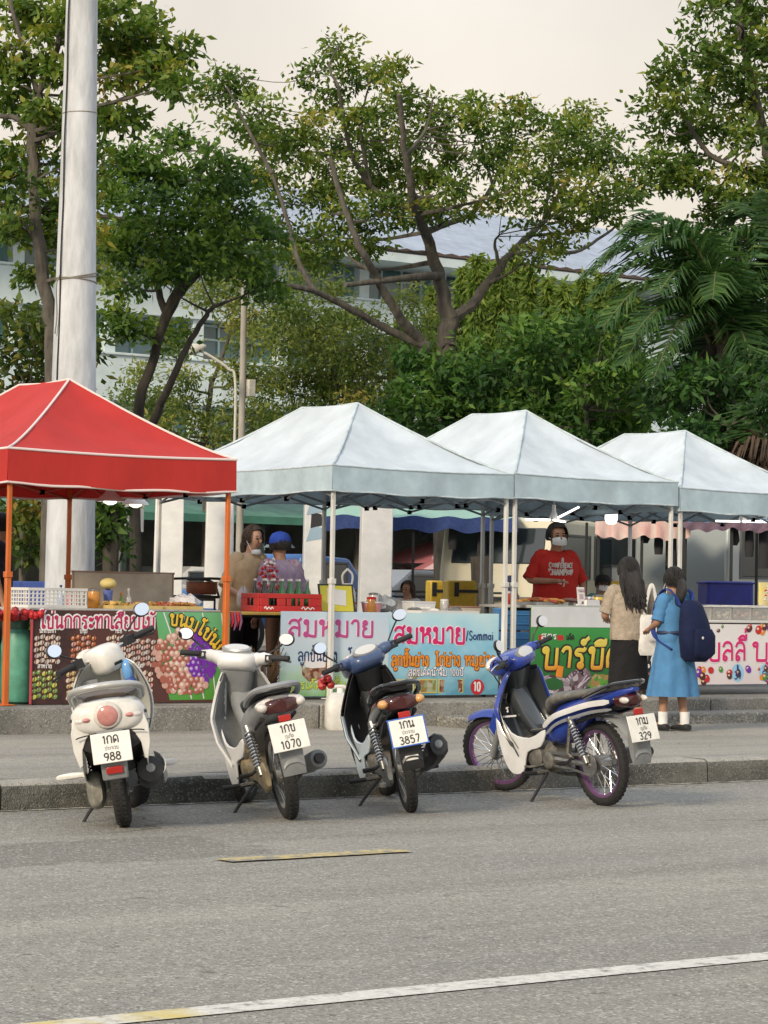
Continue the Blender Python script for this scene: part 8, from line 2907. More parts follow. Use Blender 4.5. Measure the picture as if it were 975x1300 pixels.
def underbone(label, s):
    root = thing('motorbike', label, 'motorbike', group='parked motorbikes')
    T = steer(s['steer'])
    Rw, tw, WB = 0.285, s.get('tw', 0.075), 1.23
    wheel(root, (0, 0, Rw), Rw, tw, s['rim'], spokes=s.get('spokes', 28), cast=s.get('cast', 0), hubr=0.06, hubm=s.get('hub', ALLOY))
    wheel(root, (WB, 0, Rw), Rw, tw * 0.9, s['rim'], T, spokes=s.get('spokes', 28), cast=s.get('cast', 0), hubr=0.045, hubm=s.get('hub', ALLOY))
    # frame and engine
    g = MB()
    g.tube(cat_rom([(0.97, 0, 0.72), (0.86, 0, 0.56), (0.72, 0, 0.43), (0.52, 0, 0.42), (0.3, 0, 0.56), (-0.1, 0, 0.66), (-0.3, 0, 0.7)], 5), 0.032, 8)
    for k in (-1, 1):
        g.tube([(0.42, k * 0.08, 0.4), (0.2, k * 0.1, 0.55), (-0.25, k * 0.1, 0.66)], 0.016, 6)
    g.build('frame', BLACKP, root)
    g = MB()
    g.body([(0.42, 0.22, 0.42, 0.07), (0.5, 0.19, 0.44, 0.1), (0.62, 0.2, 0.42, 0.1), (0.68, 0.24, 0.4, 0.075)], 14, 3)
    g.body([(0.66, 0.27, 0.4, 0.055), (0.76, 0.26, 0.4, 0.065), (0.88, 0.27, 0.39, 0.06)], 12, 4)
    for k in range(7):
        g.body([(0.68 + 0.028 * k, 0.245, 0.425, 0.08), (0.69 + 0.028 * k, 0.245, 0.425, 0.08)], 12, 4)
    for k in (-1, 1):
        M = Matrix.Translation(Vector((0.6, k * 0.105, 0.31))) @ Matrix.Rotation(-k * math.pi / 2, 4, 'X')
        g.lathe([(0.085, -0.02), (0.085, 0.02), (0.062, 0.034), (0.03, 0.036)], 18, 0, M)
        M = Matrix.Translation(Vector((0.46, k * 0.095, 0.29))) @ Matrix.Rotation(-k * math.pi / 2, 4, 'X')
        g.lathe([(0.06, -0.02), (0.06, 0.02), (0.04, 0.03), (0.02, 0.031)], 16, 0, M)
    g.build('engine', s.get('engine', DIRTY), root)
    # swing arm and chain case
    g = MB()
    for k in (-1, 1):
        g.tube([(0.4, k * 0.085, 0.3), (0.2, k * 0.095, 0.295), (-0.03, k * 0.085, Rw)], [0.024, 0.02, 0.018], 8)
        g.cyl((0, k * 0.06, Rw), (0, k * 0.115, Rw), 0.022, 0.02, 10)
    g.build('swing_arm', s.get('arm', ALLOY), root)
    g = MB()
    if s.get('chain_case', True):
        g.body([(-0.1, Rw - 0.05, Rw + 0.05, 0.016, 0.105), (-0.07, Rw - 0.085, Rw + 0.085, 0.022, 0.105), (0.0, Rw - 0.1, Rw + 0.1, 0.024, 0.105), (0.08, Rw - 0.08, Rw + 0.085, 0.022, 0.105), (0.25, Rw - 0.05, Rw + 0.065, 0.02, 0.105), (0.42, Rw - 0.045, Rw + 0.07, 0.018, 0.105)], 16, 3)
    else:
        g.tube([(0.0, 0.1, Rw + 0.07), (0.2, 0.1, Rw + 0.06), (0.44, 0.1, Rw + 0.055)], 0.012, 6)
        g.tube([(0.0, 0.1, Rw - 0.07), (0.2, 0.1, Rw - 0.04), (0.44, 0.1, Rw - 0.03)], 0.008, 6)
        g.lathe([(0.078, -0.004), (0.078, 0.004)], 24, 0, Matrix.Translation(Vector((0, 0.1, Rw))) @ Matrix.Rotation(math.pi / 2, 4, 'X'))
    g.build('chain_case', s.get('case', ALLOY), root)
    for k in (-1, 1):
        g = MB()
        spring(g, (0.14, k * 0.135, 0.6), (-0.01, k * 0.125, 0.3), 0.027, 11, 0.0058)
        g.build('shock_absorber', [CHROME, s.get('shock', ALLOY)], root)
    # silencer and pipe
    g = MB()
    g.tube(cat_rom([(0.88, -0.02, 0.28), (0.82, -0.08, 0.2), (0.55, -0.12, 0.16), (0.3, -0.14, 0.2), (0.14, -0.165, 0.27)], 5), 0.016, 8, 1)
    if s.get('muffler') == 'cover':
        g.tube([(0.2, -0.165, 0.25), (0.05, -0.175, 0.3), (-0.12, -0.185, 0.35), (-0.3, -0.195, 0.41), (-0.33, -0.197, 0.42)], [0.03, 0.05, 0.062, 0.07, 0.055], 9, 0, flat=1.25, flatdir=(0, 0, 1))
        g.cyl((-0.325, -0.197, 0.42), (-0.35, -0.199, 0.43), 0.03, 0.026, 12, 2)
        g.build('silencer', [BLACKP, DIRTY, GREYP], root, bevel=0.004)
    else:
        g.tube([(0.2, -0.165, 0.25), (0.1, -0.175, 0.285), (0.0, -0.18, 0.31), (-0.22, -0.195, 0.35), (-0.25, -0.197, 0.356)], [0.022, 0.045, 0.058, 0.06, 0.052], 16, 0)
        g.tube([(-0.245, -0.197, 0.355), (-0.285, -0.199, 0.362)], [0.034, 0.03], 14, 2)
        g.build('silencer', [s.get('silm', GREYP), DIRTY, BLACKP], root)
    # foot pegs
    for k in (-1, 1):
        g = MB()
        g.tube([(0.52, k * 0.09, 0.2), (0.5, k * 0.2, 0.21), (0.5, k * 0.3, 0.215)], [0.012, 0.014, 0.018], 8)
        g.tube([(0.18, k * 0.1, 0.33), (0.16, k * 0.16, 0.3), (0.14, k * 0.24, 0.3)], [0.012, 0.012, 0.016], 8)
        g.build('foot_peg', BLACKP, root)
    g = MB()
    g.tube(cat_rom([(0.47, -0.13, 0.3), (0.45, -0.17, 0.36), (0.36, -0.18, 0.42), (0.33, -0.22, 0.43)], 4), 0.009, 6)
    g.tube(cat_rom([(0.5, 0.12, 0.26), (0.62, 0.16, 0.24), (0.72, 0.17, 0.25)], 4), 0.008, 6)
    g.tube([(0.5, -0.2, 0.21), (0.5, 0.2, 0.21)], 0.012, 6)
    g.tube(cat_rom([(0.7, 0.04, 0.42), (0.66, 0.1, 0.48), (0.52, 0.1, 0.5)], 4), 0.006, 5)
    for k in (-1, 1):
        g.tube([(0.16, k * 0.12, 0.56), (0.2, k * 0.13, 0.36), (0.17, k * 0.11, 0.32)], 0.011, 6)
    g.build('lever', DIRTY, root)
    side_stand(root)
    # body, seat
    g = MB()
    g.body([(-0.42, 0.74, 0.79, 0.05), (-0.36, 0.68, 0.80, 0.095), (-0.22, 0.63, 0.79, 0.125), (0.0, 0.57, 0.76, 0.14), (0.2, 0.49, 0.72, 0.145), (0.36, 0.41, 0.68, 0.14), (0.48, 0.39, 0.62, 0.12), (0.56, 0.4, 0.54, 0.08)], 18, 2.6)
    if s.get('slim'):
        g = MB()
        g.body([(-0.44, 0.79, 0.815, 0.03), (-0.36, 0.75, 0.82, 0.075), (-0.22, 0.69, 0.8, 0.105), (0.0, 0.6, 0.765, 0.125), (0.16, 0.49, 0.73, 0.13), (0.32, 0.4, 0.68, 0.13), (0.42, 0.385, 0.62, 0.12), (0.52, 0.4, 0.54, 0.08)], 18, 2.6)
    bd = g.build('body_panel', s['body'], root, smooth=60)
    if s.get('stripe'):
        for k in (-1, 1):
            g = MB()
            pts = [(-0.3, k * 0.122, 0.725), (-0.1, k * 0.142, 0.7), (0.1, k * 0.152, 0.655), (0.3, k * 0.154, 0.6), (0.46, k * 0.135, 0.52)]
            g.tube(cat_rom(pts, 4), [0.012] + [0.022] * 15 + [0.012], 6, flat=0.25, flatdir=(0, 1, 0))
            g.tube([(p[0] - 0.02, p[1] - k * 0.002, p[2] - 0.05) for p in cat_rom(pts, 4)], [0.006] + [0.012] * 15 + [0.006], 6, flat=0.25, flatdir=(0, 1, 0), m=1)
            g.build('stripe', [s['stripe'], s.get('stripe2', s['stripe'])], bd)
    g = MB()
    g.body([(-0.4, 0.805, 0.84, 0.06), (-0.3, 0.785, 0.85, 0.105), (-0.08, 0.745, 0.81, 0.135), (0.06, 0.72, 0.785, 0.145), (0.25, 0.69, 0.765, 0.135), (0.42, 0.64, 0.75, 0.105), (0.53, 0.58, 0.71, 0.06)], 18, 2.4)
    g.build('seat', s['seat'], root, smooth=60)
    g = MB()                                # centre tunnel
    g.body([(0.46, 0.42, 0.6, 0.09), (0.56, 0.4, 0.5, 0.075), (0.68, 0.42, 0.52, 0.07), (0.8, 0.48, 0.64, 0.075), (0.92, 0.56, 0.8, 0.08)], 14, 2.5)
    g.build('centre_cover', s['inner'], root, smooth=60)
    # grab rail
    g = MB()
    g.tube(cat_rom([(-0.06, 0.15, 0.745), (-0.2, 0.155, 0.79), (-0.34, 0.13, 0.835), (-0.43, 0.06, 0.85), (-0.45, 0, 0.852), (-0.43, -0.06, 0.85), (-0.34, -0.13, 0.835), (-0.2, -0.155, 0.79), (-0.06, -0.15, 0.745)], 4), s.get('railr', 0.015), 8)
    g.build('grab_rail', s['rail'], root)
    # tail lamp
    g = MB()
    if s.get('slim'):
        g.body([(-0.43, 0.7, 0.76, 0.045), (-0.4, 0.68, 0.775, 0.07), (-0.3, 0.68, 0.775, 0.085)], 16, 2.6)
    else:
        g.body([(-0.455, 0.695, 0.765, 0.07), (-0.43, 0.685, 0.775, 0.105), (-0.36, 0.68, 0.775, 0.12)], 16, 3.2)
    tl = g.build('tail_lamp', s['lamp'], root, smooth=60)
    for k in (-1, 1):
        g = MB()
        g.ball((-0.405, k * (0.075 if s.get('slim') else 0.115), 0.735), (0.05, 0.02 if s.get('slim') else 0.036, 0.022 if s.get('slim') else 0.03), 14)
        g.build('indicator', s['indic'], root)
    g = MB()
    g.box((-0.45, 0, 0.655), (0.012, 0.075, 0.04))
    g.build('reflector', REDL, root, bevel=0.004)
    # plate and rear mudguard
    plate(root, (-0.492, s.get('ploff', 0.0), 0.55), R_(-16), *s['plate'], framem=s.get('pframe'))
    g = MB()

    def fn(u, v):
        a = R_(72 + 100 * v)
        r_ = Rw + 0.05 + 0.035 * v
        hw = 0.075 - 0.012 * v
        ss = 2 * u - 1
        return ((r_ * math.cos(a)) * 1.0 - 0.03 - 0.08 * v, ss * hw, Rw + r_ * math.sin(a) + 0.05 * v - 0.03 * abs(ss) ** 3)
    g.grid(fn, 8, 14, thick=0.006)
    g.prism([(-0.405, 0.46), (-0.43, 0.62), (-0.45, 0.62), (-0.47, 0.36), (-0.455, 0.31), (-0.43, 0.36)], -0.07, 0.07)
    mg = g.build('rear_mudguard', s['mud'], root, smooth=50)
    if s.get('flapw'):
        g = MB()
        g.box((-0.466, 0, 0.385), (0.012, 0.085, 0.032))
        g.build('flap_reflector', s['flapw'], mg, bevel=0.004)
    # leg shield: outer skin, inner skin
    def shield(off, t0, t1, wk=1.0, top=0.9, m_=1.0):
        def fn(u, v):
            ss = 2 * u - 1
            t = t0 + (t1 - t0) * v
            z = top - 0.62 * t
            w_ = (0.10 + 0.135 * min(1, t * 2.1) ** 0.8 - 0.06 * max(0, t - 0.72) / 0.28) * wk
            xf = 0.97 + 0.07 * math.sin(math.pi * min(1, t * 1.15)) - 0.12 * max(0, t - 0.5)
            return (xf - (0.13 + 0.07 * t) * abs(ss) ** 1.8 - off, ss * w_, z + 0.02 * abs(ss))
        return fn
    g = MB()
    g.grid(shield(0.0, 0.02, 0.98), 18, 14, thick=0.008)
    lsh = g.build('leg_shield', s['shield'], root, smooth=60)
    if s.get('edge'):
        g = MB()
        for u in (0.0, 1.0):
            g.tube([shield(0.004, 0, 1)(u, 0.05 + 0.55 * i / 11) for i in range(12)], [0.012] + [0.024] * 9 + [0.018, 0.008], 8, flat=0.55, flatdir=(0, 1, 0))
        g.build('edge_panel', s['edge'], lsh)
    g = MB()
    g.grid(shield(0.016, 0.06, 0.9, 0.93), 18, 12, thick=-0.006)
    ins = g.build('inner_shield', s['inner'], root, smooth=60)
    if s.get('wing'):
        g = MB()
        fs_ = shield(0.024, 0.1, 0.96, 1.02)
        for u0, u1 in ((0.0, 0.24), (1.0, 0.76)):
            g.grid(lambda u, v: fs_(u0 + (u1 - u0) * u * (0.5 + 0.5 * math.sin(math.pi * min(1, 0.2 + v))), s.get('wing0', 0.0) + (1 - s.get('wing0', 0.0)) * v), 6, 14, thick=0.008)
        g.build('shield_wing', s['wing'], ins, smooth=60)
    for k in (-1, 1):
        g = MB()
        pol = [(0.93, 0.6), (0.955, 0.5), (0.92, 0.36), (0.86, 0.24), (0.78, 0.185), (0.68, 0.205), (0.63, 0.34), (0.5, 0.385), (0.455, 0.5), (0.6, 0.44), (0.78, 0.47)]
        pol = [tuple(p) for p in cat_rom(pol, 3, True)]
        yo = 0.19
        n = len(pol)
        vs = [(p[0], k * (yo - 0.06 * max(0, 0.75 - p[0]) / 0.3 - 0.0), p[1]) for p in pol] + [(p[0], k * (yo - 0.014 - 0.06 * max(0, 0.75 - p[0]) / 0.3), p[1]) for p in pol]
        g.add(vs, [tuple(range(n)), tuple(range(2 * n - 1, n - 1, -1))] + [(i, i + n, (i + 1) % n + n, (i + 1) % n) for i in range(n)])
        fp = g.build('lower_fairing', s['fairing'], root, bevel=0.004)
        g = MB()
        g.prism([(0.86, 0.45), (0.76, 0.4), (0.74, 0.36), (0.79, 0.38)], k * (yo + 0.001), k * (yo + 0.004))
        g.build('vent', BLACKP, fp, smooth=0)
    # steered group
    g = MB(T)
    for k in (-1, 1):
        g.tube([(WB, k * 0.075, Rw), (1.13, k * 0.075, 0.48)], [0.024, 0.024], 10, 0)
        g.tube([(1.13, k * 0.075, 0.48), (1.0, k * 0.07, 0.74)], [0.017, 0.017], 10, 1)
    g.build('fork', [s.get('forkm', GREYP), CHROME], root)
    g = MB(T)

    def ff(u, v):
        a = R_(146 - 84 * v)
        r_ = Rw + 0.03
        ss = 2 * u - 1
        return (WB + r_ * math.cos(a) + 0.02 * v, ss * (0.062 - 0.02 * v ** 3), Rw + r_ * math.sin(a) - 0.035 * abs(ss) ** 2.2)
    g.grid(ff, 8, 16, thick=0.006)
    for k in (-1, 1):
        g.prism([(1.06, 0.62), (1.14, 0.6), (1.2, 0.5), (1.16, 0.42), (1.08, 0.45)], k * 0.085, k * 0.092)
    g.build('front_mudguard', s['fender'], root, smooth=60)
    g = MB(T)
    g.body([(0.8, 0.94, 0.985, 0.075), (0.825, 0.915, 1.01, 0.115), (0.89, 0.885, 1.025, 0.135), (0.99, 0.86, 1.02, 0.135), (1.07, 0.86, 0.98, 0.11), (1.12, 0.88, 0.93, 0.06)], 18, 3.4)
    for k in (-1, 1):
        g.tube(cat_rom([(0.93, k * 0.1, 0.965), (0.9, k * 0.17, 0.985), (0.865, k * 0.235, 0.995)], 4), [0.048] * 3 + [0.04] * 3 + [0.034, 0.03, 0.026], 10)
    cw = g.build('handlebar_cowl', s['cowl'], root, smooth=60)
    g = MB(T)
    g.body([(0.66, 0.93, 1.06, 0.05), (0.74, 0.9, 1.05, 0.075), (0.84, 0.86, 1.04, 0.1), (0.9, 0.84, 1.04, 0.115)], 16, 3.4, axis='z')
    g.v = [tuple(T @ Vector((q[1], q[0], q[2]))) for q in [tuple(T.inverted() @ Vector(v)) for v in g.v]]
    g.build('column_cover', s.get('column', s['inner']), root, smooth=60)
    g = MB(T @ Matrix.Translation(Vector(s.get('dialpos', (0.84, 0, 1.0)))) @ Matrix.Rotation(R_(-s.get('dialtilt', 52)), 4, 'Y'))
    g.lathe([(0.062, -0.03), (0.064, 0.012), (0.055, 0.02)], 24, 0, Matrix.Diagonal((0.75, 1.55, 1, 1)))
    g.lathe([(0.053, 0.0205), (0.03, 0.023)], 24, 1, Matrix.Diagonal((0.75, 1.55, 1, 1)))
    g.build('dial', [s.get('dialrim', GREYP), DIALM], cw)
    if s.get('cowl_patch'):
        g = MB(T)
        g.body([(0.95, 0.96, 1.034, 0.1), (1.0, 0.95, 1.03, 0.11), (1.07, 0.93, 0.99, 0.09)], 14, 2.6)
        g.build('cowl_patch', s['cowl_patch'], cw, smooth=60)
    g = MB(T)
    g.ball((1.1, 0, 0.93), (0.05, 0.1, 0.05), 16)
    g.build('headlight', CLEARL, root)
    g = MB(T)
    for k in (-1, 1):
        g.tube([(0.87, k * 0.22, 0.995), (0.835, k * 0.36, 1.0)], 0.011, 8, 1)
        g.tube([(0.858, k * 0.245, 0.996), (0.836, k * 0.365, 1.0)], [0.0185, 0.0185], 10, 0)
        g.box((0.872, k * 0.225, 0.99), (0.05, 0.05, 0.05), 0)
        g.tube(cat_rom([(0.9, k * 0.215, 0.985), (0.915, k * 0.27, 0.985), (0.9, k * 0.36, 0.975)], 4), [0.008] * 8 + [0.009], 6, 1)
    g.build('handlebar', [GRIPM, CHROME if s.get('levers') is None else s['levers']], root)
    mirrors(root, T, 0, (0.89, 0.2, 1.01), s.get('mtip', (0.84, 0.33, 1.17)), aim=s.get('maim', 0.12))
    g = MB(T)                               # cables
    for k in (-1, 1):
        g.tube(cat_rom([(0.9, k * 0.2, 0.98), (0.99, k * 0.15, 1.0), (1.07, k * 0.09, 0.9), (1.06, k * 0.04, 0.78)], 5), 0.0045, 5)
    g.build('cable', CABLE, root)
    return root, T


# the silver one with white handlebar cowl
mb2, T2_ = underbone('old silver and white motorbike, second of the row, with dial facing back and round silencer', dict(
    steer=R_(-30), rim=GREYP, body=SILVER, seat=SEATM, inner=GREYP, rail=SILVER, railr=0.02, lamp=DKRED, indic=CLEARL, plate=('1กข', 'ภูเก็ต', '1070'), mud=GREYP,
    shield=WHITED, wing=WHITED, fairing=WHITED, fender=SILVER, cowl=WHITED, case=GOLDM, engine=GOLDM, column=SILVER, dialrim=SILVER, dialpos=(0.885, 0, 1.035), dialtilt=24, mtip=(0.86, 0.34, 1.12), silm=GREYP, tw=0.085, levers=ALLOY))
place_bike(mb2, 1.345, -1.22, 23, 12)
g = MB()
g.ball((-0.37, 0, 0.745), (0.06, 0.155, 0.045), 18)
g.build('lamp_surround', CLEARL, mb2)
# the black and blue one
mb3, T3_ = underbone('black and steel blue motorbike with a blue framed plate before the pink lettered banner', dict(
    steer=R_(24), rim=GREYP, body=BLACKG, seat=SEATM, inner=BLACKP, rail=BLACKG, railr=0.017, lamp=DKRED, indic=AMBER, plate=('1กน', 'ประจวบ', '3857'), pframe=PLATEB, mud=BLACKP,
    flapw=PLATEW, shield=BLACKP, wing=LBLUE, wing0=0.45, fairing=LBLUE, fender=BLACKG, cowl=STEELB, dialpos=(0.86, 0, 1.02), dialtilt=38, cowl_patch=WHITED, case=ALLOY, engine=DIRTY, muffler='cover', mtip=(0.84, 0.33, 1.16), stripe=None))
place_bike(mb3, 2.33, -1.14, 28, 11)
g = MB()
for k in range(7):
    a = k * 0.9
    g.ball((0.86 + 0.03 * math.cos(a), 0.3 + 0.03 * math.sin(a), 0.87 + 0.03 * math.cos(2 * a)), (0.035, 0.03, 0.03), 8)
g.build('ribbon_bow', REDD, mb3)
# the blue and white one with purple rims
mb4, T4_ = underbone('blue and white motorbike with purple spoked rims, last in the row and seen side on', dict(
    steer=R_(26), rim=PURPLE, body=BLUEP, stripe=WHITED, stripe2=SILVER, seat=SEATW, inner=SMOKEP, rail=BLACKG, lamp=DKRED, indic=CLEARL, plate=('1กม', 'ภูเก็ต', '329'), mud=GREYP,
    shield=SMOKEP, edge=BLUEP, slim=True, fairing=WHITED, fender=BLUEP, cowl=BLUEP, chain_case=False, case=ALLOY, engine=DIRTY, mtip=(0.84, 0.3, 1.14), tw=0.062, spokes=36, hub=ALLOY))
place_bike(mb4, 3.833, -1.29, 5, 6)
g = MB()
write(g, 'ร', 0.0, 0.0, 0.035, -0.002, 0.2)
g.tube([(-0.06, -0.002, -0.03), (0.07, -0.002, -0.03)], 0.007, 6, flat=0.2, flatdir=(0, 1, 0))
o = g.build('shield_emblem', I_WHITE, mb4)
o.location = (0.895, 0.14, 0.6)
o.rotation_euler = (0, 0, R_(-115))


# the white scooter
def scooter():
    root = thing('scooter', 'rounded white scooter with a big round tail lamp and two white foot pegs', 'scooter', group='parked motorbikes')
    T = steer(R_(36))
    Rw, WB = 0.235, 1.24
    wheel(root, (0, 0, Rw), Rw, 0.095, BLACKP, spokes=0, cast=5, hubr=0.06)
    wheel(root, (WB, 0, Rw), Rw, 0.085, BLACKP, T, spokes=0, cast=5, hubr=0.05)
    g = MB()
    g.body([(-0.415, 0.6, 0.735, 0.15), (-0.395, 0.58, 0.765, 0.195), (-0.3, 0.53, 0.785, 0.218), (-0.12, 0.46, 0.79, 0.225), (0.1, 0.43, 0.77, 0.22), (0.3, 0.41, 0.73, 0.2), (0.42, 0.4, 0.68, 0.17), (0.47, 0.4, 0.64, 0.14)], 24, 2.5)
    g.build('body_panel', PEARL, root, smooth=60)
    g = MB()                                # tail skirt flanking the wheel
    for k in (-1, 1):
        g.grid(lambda u, v: (-0.36 + 0.6 * u, k * (0.2 - 0.015 * v), 0.56 - (0.1 + 0.16 * math.sin(math.pi * min(1, u * 0.9 + 0.1))) * v), 12, 6, thick=0.008)
        g.prism([(k * 0.1, 0.6), (k * 0.2, 0.68), (k * 0.222, 0.6), (k * 0.22, 0.5), (k * 0.196, 0.4), (k * 0.176, 0.41), (k * 0.168, 0.5), (k * 0.14, 0.56)], -0.385, -0.3, 0, plane='yz')
    g.build('side_skirt', PEARL, root, smooth=60, bevel=0.008)
    g = MB()
    g.body([(-0.34, 0.77, 0.8, 0.12), (-0.2, 0.775, 0.815, 0.165), (0.0, 0.77, 0.81, 0.17), (0.2, 0.75, 0.795, 0.165), (0.38, 0.7, 0.77, 0.13), (0.48, 0.64, 0.72, 0.08)], 18, 2.4)
    g.build('seat', mat('brown_seat_vinyl', (0.09, 0.065, 0.05), 0.5, noise=0.2), root, smooth=60)
    g = MB()
    g.tube(cat_rom([(-0.05, 0.2, 0.76), (-0.25, 0.2, 0.815), (-0.41, 0.15, 0.84), (-0.46, 0.07, 0.85), (-0.465, 0, 0.852), (-0.46, -0.07, 0.85), (-0.41, -0.15, 0.84), (-0.25, -0.2, 0.815), (-0.05, -0.2, 0.76)], 5), 0.022, 10, flat=1.0)
    g.build('grab_rail', mat('silver_grab_rail', (0.5, 0.5, 0.48), 0.3, metal=0.5), root, smooth=60)
    M = Matrix.Translation(Vector((-0.412, 0, 0.68))) @ Matrix.Rotation(R_(-90 - 6), 4, 'Y')
    g = MB(M)
    g.lathe([(0.078, -0.02), (0.08, 0.012), (0.066, 0.024)], 28, 1)
    g.lathe([(0.064, 0.0), (0.064, 0.02), (0.054, 0.03), (0.03, 0.037), (0.006, 0.039)], 28, 0)
    g.build('tail_lamp', [PINKL, CLEARL], root, smooth=60)
    for k in (-1, 1):
        g = MB()
        g.ball((-0.385, k * 0.135, 0.665), (0.035, 0.062, 0.026), 16)
        g.ball((-0.4, k * 0.125, 0.667), (0.03, 0.03, 0.016), 12, 1)
        g.build('indicator', [CLEARL, PINKL], root)
        g = MB()
        g.box((-0.31, k * 0.212, 0.67), (0.06, 0.008, 0.022), rot=(0, 0, k * 0.25))
        g.build('badge', BLACKP, root, bevel=0.004)
    g = MB()
    g.tube([(-0.412 + 0.0 * i, 0.2 * math.sin(R_(-80 + 16 * i)) * 1.0, 0.565 + 0.02 * math.cos(R_(-80 + 16 * i))) for i in range(11)], 0.004, 5)
    for k in (-1, 1):
        g.tube(cat_rom([(-0.38, k * 0.19, 0.6), (-0.2, k * 0.226, 0.62), (0.05, k * 0.228, 0.58), (0.3, k * 0.2, 0.52)], 4), 0.0035, 5)
    g.build('panel_seam', BLACKP, root)
    g = MB()                                # dark wheel well
    g.body([(-0.375, 0.47, 0.6, 0.17), (-0.2, 0.4, 0.56, 0.17), (0.1, 0.34, 0.5, 0.17), (0.3, 0.3, 0.46, 0.15)], 14, 3)
    g.build('wheel_well', BLACKP, root)
    plate(root, (-0.485, 0.0, 0.5), R_(-14), '1กด', 'ประจวบ', '988')
    g = MB()
    g.prism([(-0.36, 0.52), (-0.44, 0.6), (-0.46, 0.6), (-0.47, 0.42), (-0.44, 0.31), (-0.4, 0.33)], -0.075, 0.075)
    mg = g.build('rear_mudguard', GREYP, root, bevel=0.01)
    g = MB()
    g.box((-0.462, 0, 0.37), (0.014, 0.095, 0.042), rot=(0, R_(-14), 0))
    g.build('reflector', REDL, mg, bevel=0.004)
    g = MB()
    g.body([(-0.12, 0.17, 0.31, 0.03, 0.13), (-0.08, 0.14, 0.35, 0.045, 0.135), (0.05, 0.12, 0.35, 0.055, 0.14), (0.3, 0.15, 0.35, 0.055, 0.14), (0.5, 0.17, 0.36, 0.05, 0.13), (0.55, 0.2, 0.32, 0.03, 0.12)], 16, 3)
    g.build('drive_case', mat('greige_drive_case', (0.3, 0.29, 0.25), 0.5, metal=0.3, noise=0.35, nscale=14), root, smooth=60)
    g = MB()
    g.tube(cat_rom([(0.45, -0.1, 0.22), (0.3, -0.17, 0.2), (0.15, -0.18, 0.25)], 4), 0.016, 8, 0)
    g.tube([(0.18, -0.185, 0.25), (0.1, -0.19, 0.265), (-0.2, -0.195, 0.32), (-0.27, -0.197, 0.335), (-0.28, -0.197, 0.337)], [0.05, 0.075, 0.082, 0.075, 0.03], 16, 0)
    g.tube([(-0.27, -0.2, 0.335), (-0.305, -0.2, 0.343)], 0.026, 12, 1)
    sl_ = g.build('silencer', [BLACKP, GREYP], root)
    g = MB()
    g.grid(lambda u, v: (0.1 - 0.36 * u, -0.2 - 0.09 * math.sin(R_(20 + 110 * v)), 0.275 + 0.08 * u + 0.09 * math.cos(R_(20 + 110 * v))), 10, 8, thick=0.006)
    g.build('heat_shield', PEARL, sl_, smooth=60)
    for k in (-1, 1):
        g = MB()
        g.body([(0.1, 0.315, 0.345, 0.012, k * 0.2), (0.14, 0.31, 0.35, 0.1, k * 0.27), (0.19, 0.31, 0.345, 0.09, k * 0.27), (0.22, 0.315, 0.34, 0.03, k * 0.25)], 12, 2.4)
        g.build('foot_peg', PEARL, root)
        g = MB()
        spring(g, (0.12, k * 0.15, 0.55), (-0.02, k * 0.13, 0.26), 0.026, 10, 0.0058)
        g.build('shock_absorber', [BLACKP, ALLOY], root)
    g = MB()
    g.body([(0.42, 0.2, 0.36, 0.15), (0.5, 0.19, 0.33, 0.19), (0.7, 0.18, 0.315, 0.2), (0.84, 0.19, 0.34, 0.18), (0.9, 0.24, 0.4, 0.14)], 18, 3.2)
    g.build('footboard', GREYP, root, smooth=60)

    def sh(off, wk):
        def fn(u, v):
            ss = 2 * u - 1
            z = 0.97 - 0.68 * v
            w_ = (0.13 + 0.11 * math.sin(math.pi * min(1, v * 1.2 + 0.06)) ** 0.7 + 0.02 * v) * wk
            x = 0.9 + 0.09 * math.sin(math.pi * min(1, v * 0.95)) - (0.1 + 0.03 * v) * abs(ss) ** 2 - off
            return (x, ss * w_, z - 0.05 * abs(ss) ** 3 * (1 - v))
        return fn
    g = MB()
    g.grid(sh(0, 1.0), 20, 16, thick=0.01)
    g.build('leg_shield', PEARL, root, smooth=60)
    g = MB()
    g.grid(sh(0.02, 0.95), 20, 16, thick=-0.006)
    ins = g.build('inner_shield', BEIGEG, root, smooth=60)
    g = MB()
    g.box((0.86, 0.12, 0.83), (0.05, 0.11, 0.05))
    g.box((0.85, -0.125, 0.82), (0.06, 0.1, 0.17))
    g.build('glove_box', GREYP, ins, bevel=0.012)
    b_ = thing if False else None
    g = MB()
    g.ball((0.815, -0.12, 0.88), (0.03, 0.035, 0.075), 12)
    g.ball((0.81, -0.13, 0.8), (0.03, 0.04, 0.05), 10, 1)
    o = g.build('water_bottle', [mat('blue_bottle', (0.12, 0.3, 0.6), 0.1, spec=0.8), mat('dark_blue_label', (0.02, 0.06, 0.25), 0.4)], None)
    tag(o, 'blue drink bottle tucked in the inner pocket of the white scooter', 'bottle')
    side_stand(root, 0.35, 0.2)
    g = MB(T)
    g.tube([(WB, 0.07, Rw), (1.06, 0.065, 0.62)], [0.022, 0.018], 10)
    g.tube([(WB, -0.07, Rw), (1.06, -0.065, 0.62)], [0.022, 0.018], 10)
    g.build('fork', GREYP, root)
    g = MB(T)
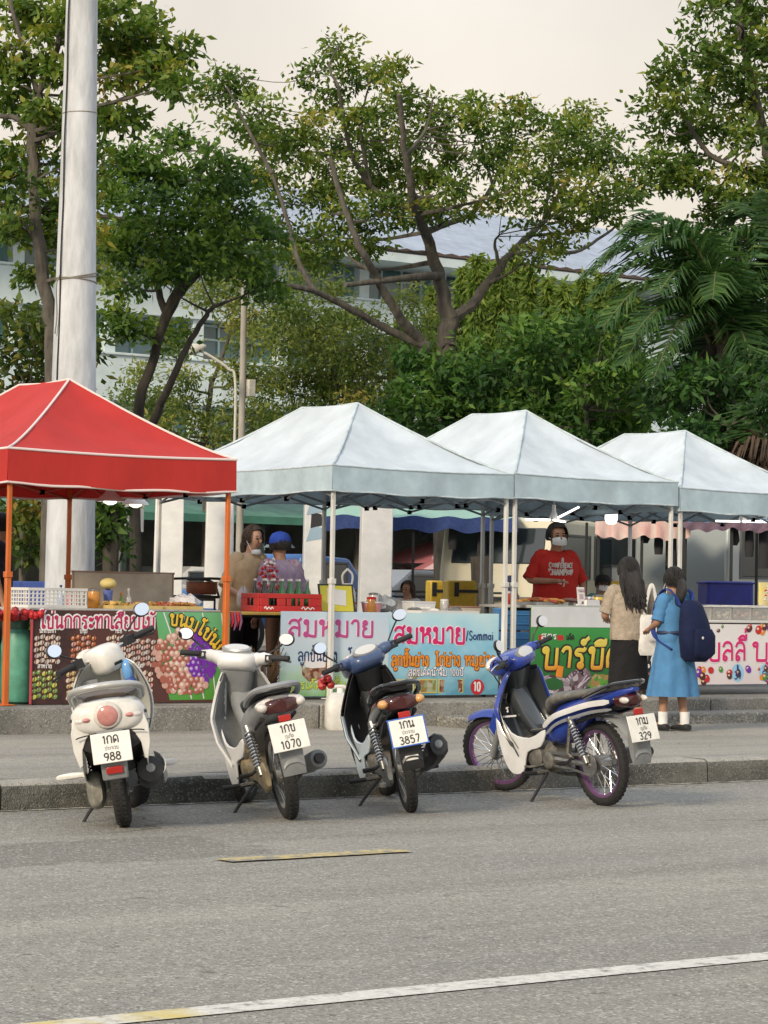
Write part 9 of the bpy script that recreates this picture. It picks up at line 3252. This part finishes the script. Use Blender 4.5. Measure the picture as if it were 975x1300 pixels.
    g.grid(lambda u, v: (WB + (Rw + 0.04) * math.cos(R_(165 - 140 * v)), (2 * u - 1) * 0.07, Rw + (Rw + 0.04) * math.sin(R_(165 - 140 * v)) - 0.04 * abs(2 * u - 1) ** 2), 8, 16, thick=0.006)
    g.build('front_mudguard', PEARL, root, smooth=60)
    g = MB(T)
    g.body([(0.775, 0.93, 1.02, 0.05), (0.795, 0.89, 1.045, 0.082), (0.87, 0.88, 1.062, 0.104), (0.97, 0.885, 1.06, 0.108), (1.06, 0.9, 1.03, 0.09), (1.11, 0.94, 0.99, 0.05)], 20, 3.2)
    cw = g.build('handlebar_cowl', PEARL, root, smooth=60)
    g = MB(T)
    g.box((0.783, -0.01, 0.93), (0.02, 0.06, 0.02), rot=(0, R_(-25), 0))
    g.build('switch', BLACKP, cw, bevel=0.003)
    g = MB(T)
    g.ball((1.1, 0, 0.99), (0.04, 0.09, 0.07), 16)
    g.build('headlight', CLEARL, root)
    g = MB(T)
    for k in (-1, 1):
        g.tube([(0.92, k * 0.1, 1.0), (0.88, k * 0.24, 1.02), (0.84, k * 0.37, 1.02)], 0.012, 8, 1)
        g.tube([(0.866, k * 0.245, 1.02), (0.838, k * 0.375, 1.02)], 0.019, 10, 0)
        g.box((0.885, k * 0.2, 1.015), (0.06, 0.07, 0.055), 0, rot=(0, 0, -k * 0.25))
        g.tube(cat_rom([(0.9, k * 0.21, 1.0), (0.93, k * 0.27, 1.0), (0.9, k * 0.4, 0.985)], 4), 0.008, 6, 0)
        g.tube(cat_rom([(0.9, k * 0.18, 1.0), (0.99, k * 0.13, 1.0), (1.0, k * 0.06, 0.9)], 4), 0.005, 5, 0)
    g.build('handlebar', [GRIPM, CHROME], root)
    mirrors(root, T, 0, (0.89, 0.16, 1.03), (0.84, 0.345, 1.155), 0.05, 0.04, aim=0.1, capm=None)
    return root, o


sc_, bott = scooter()
place_bike(sc_, 0.165, -1.235, 31.5, 9)
bpy.context.view_layer.update()
bott.data.transform(sc_.matrix_world)
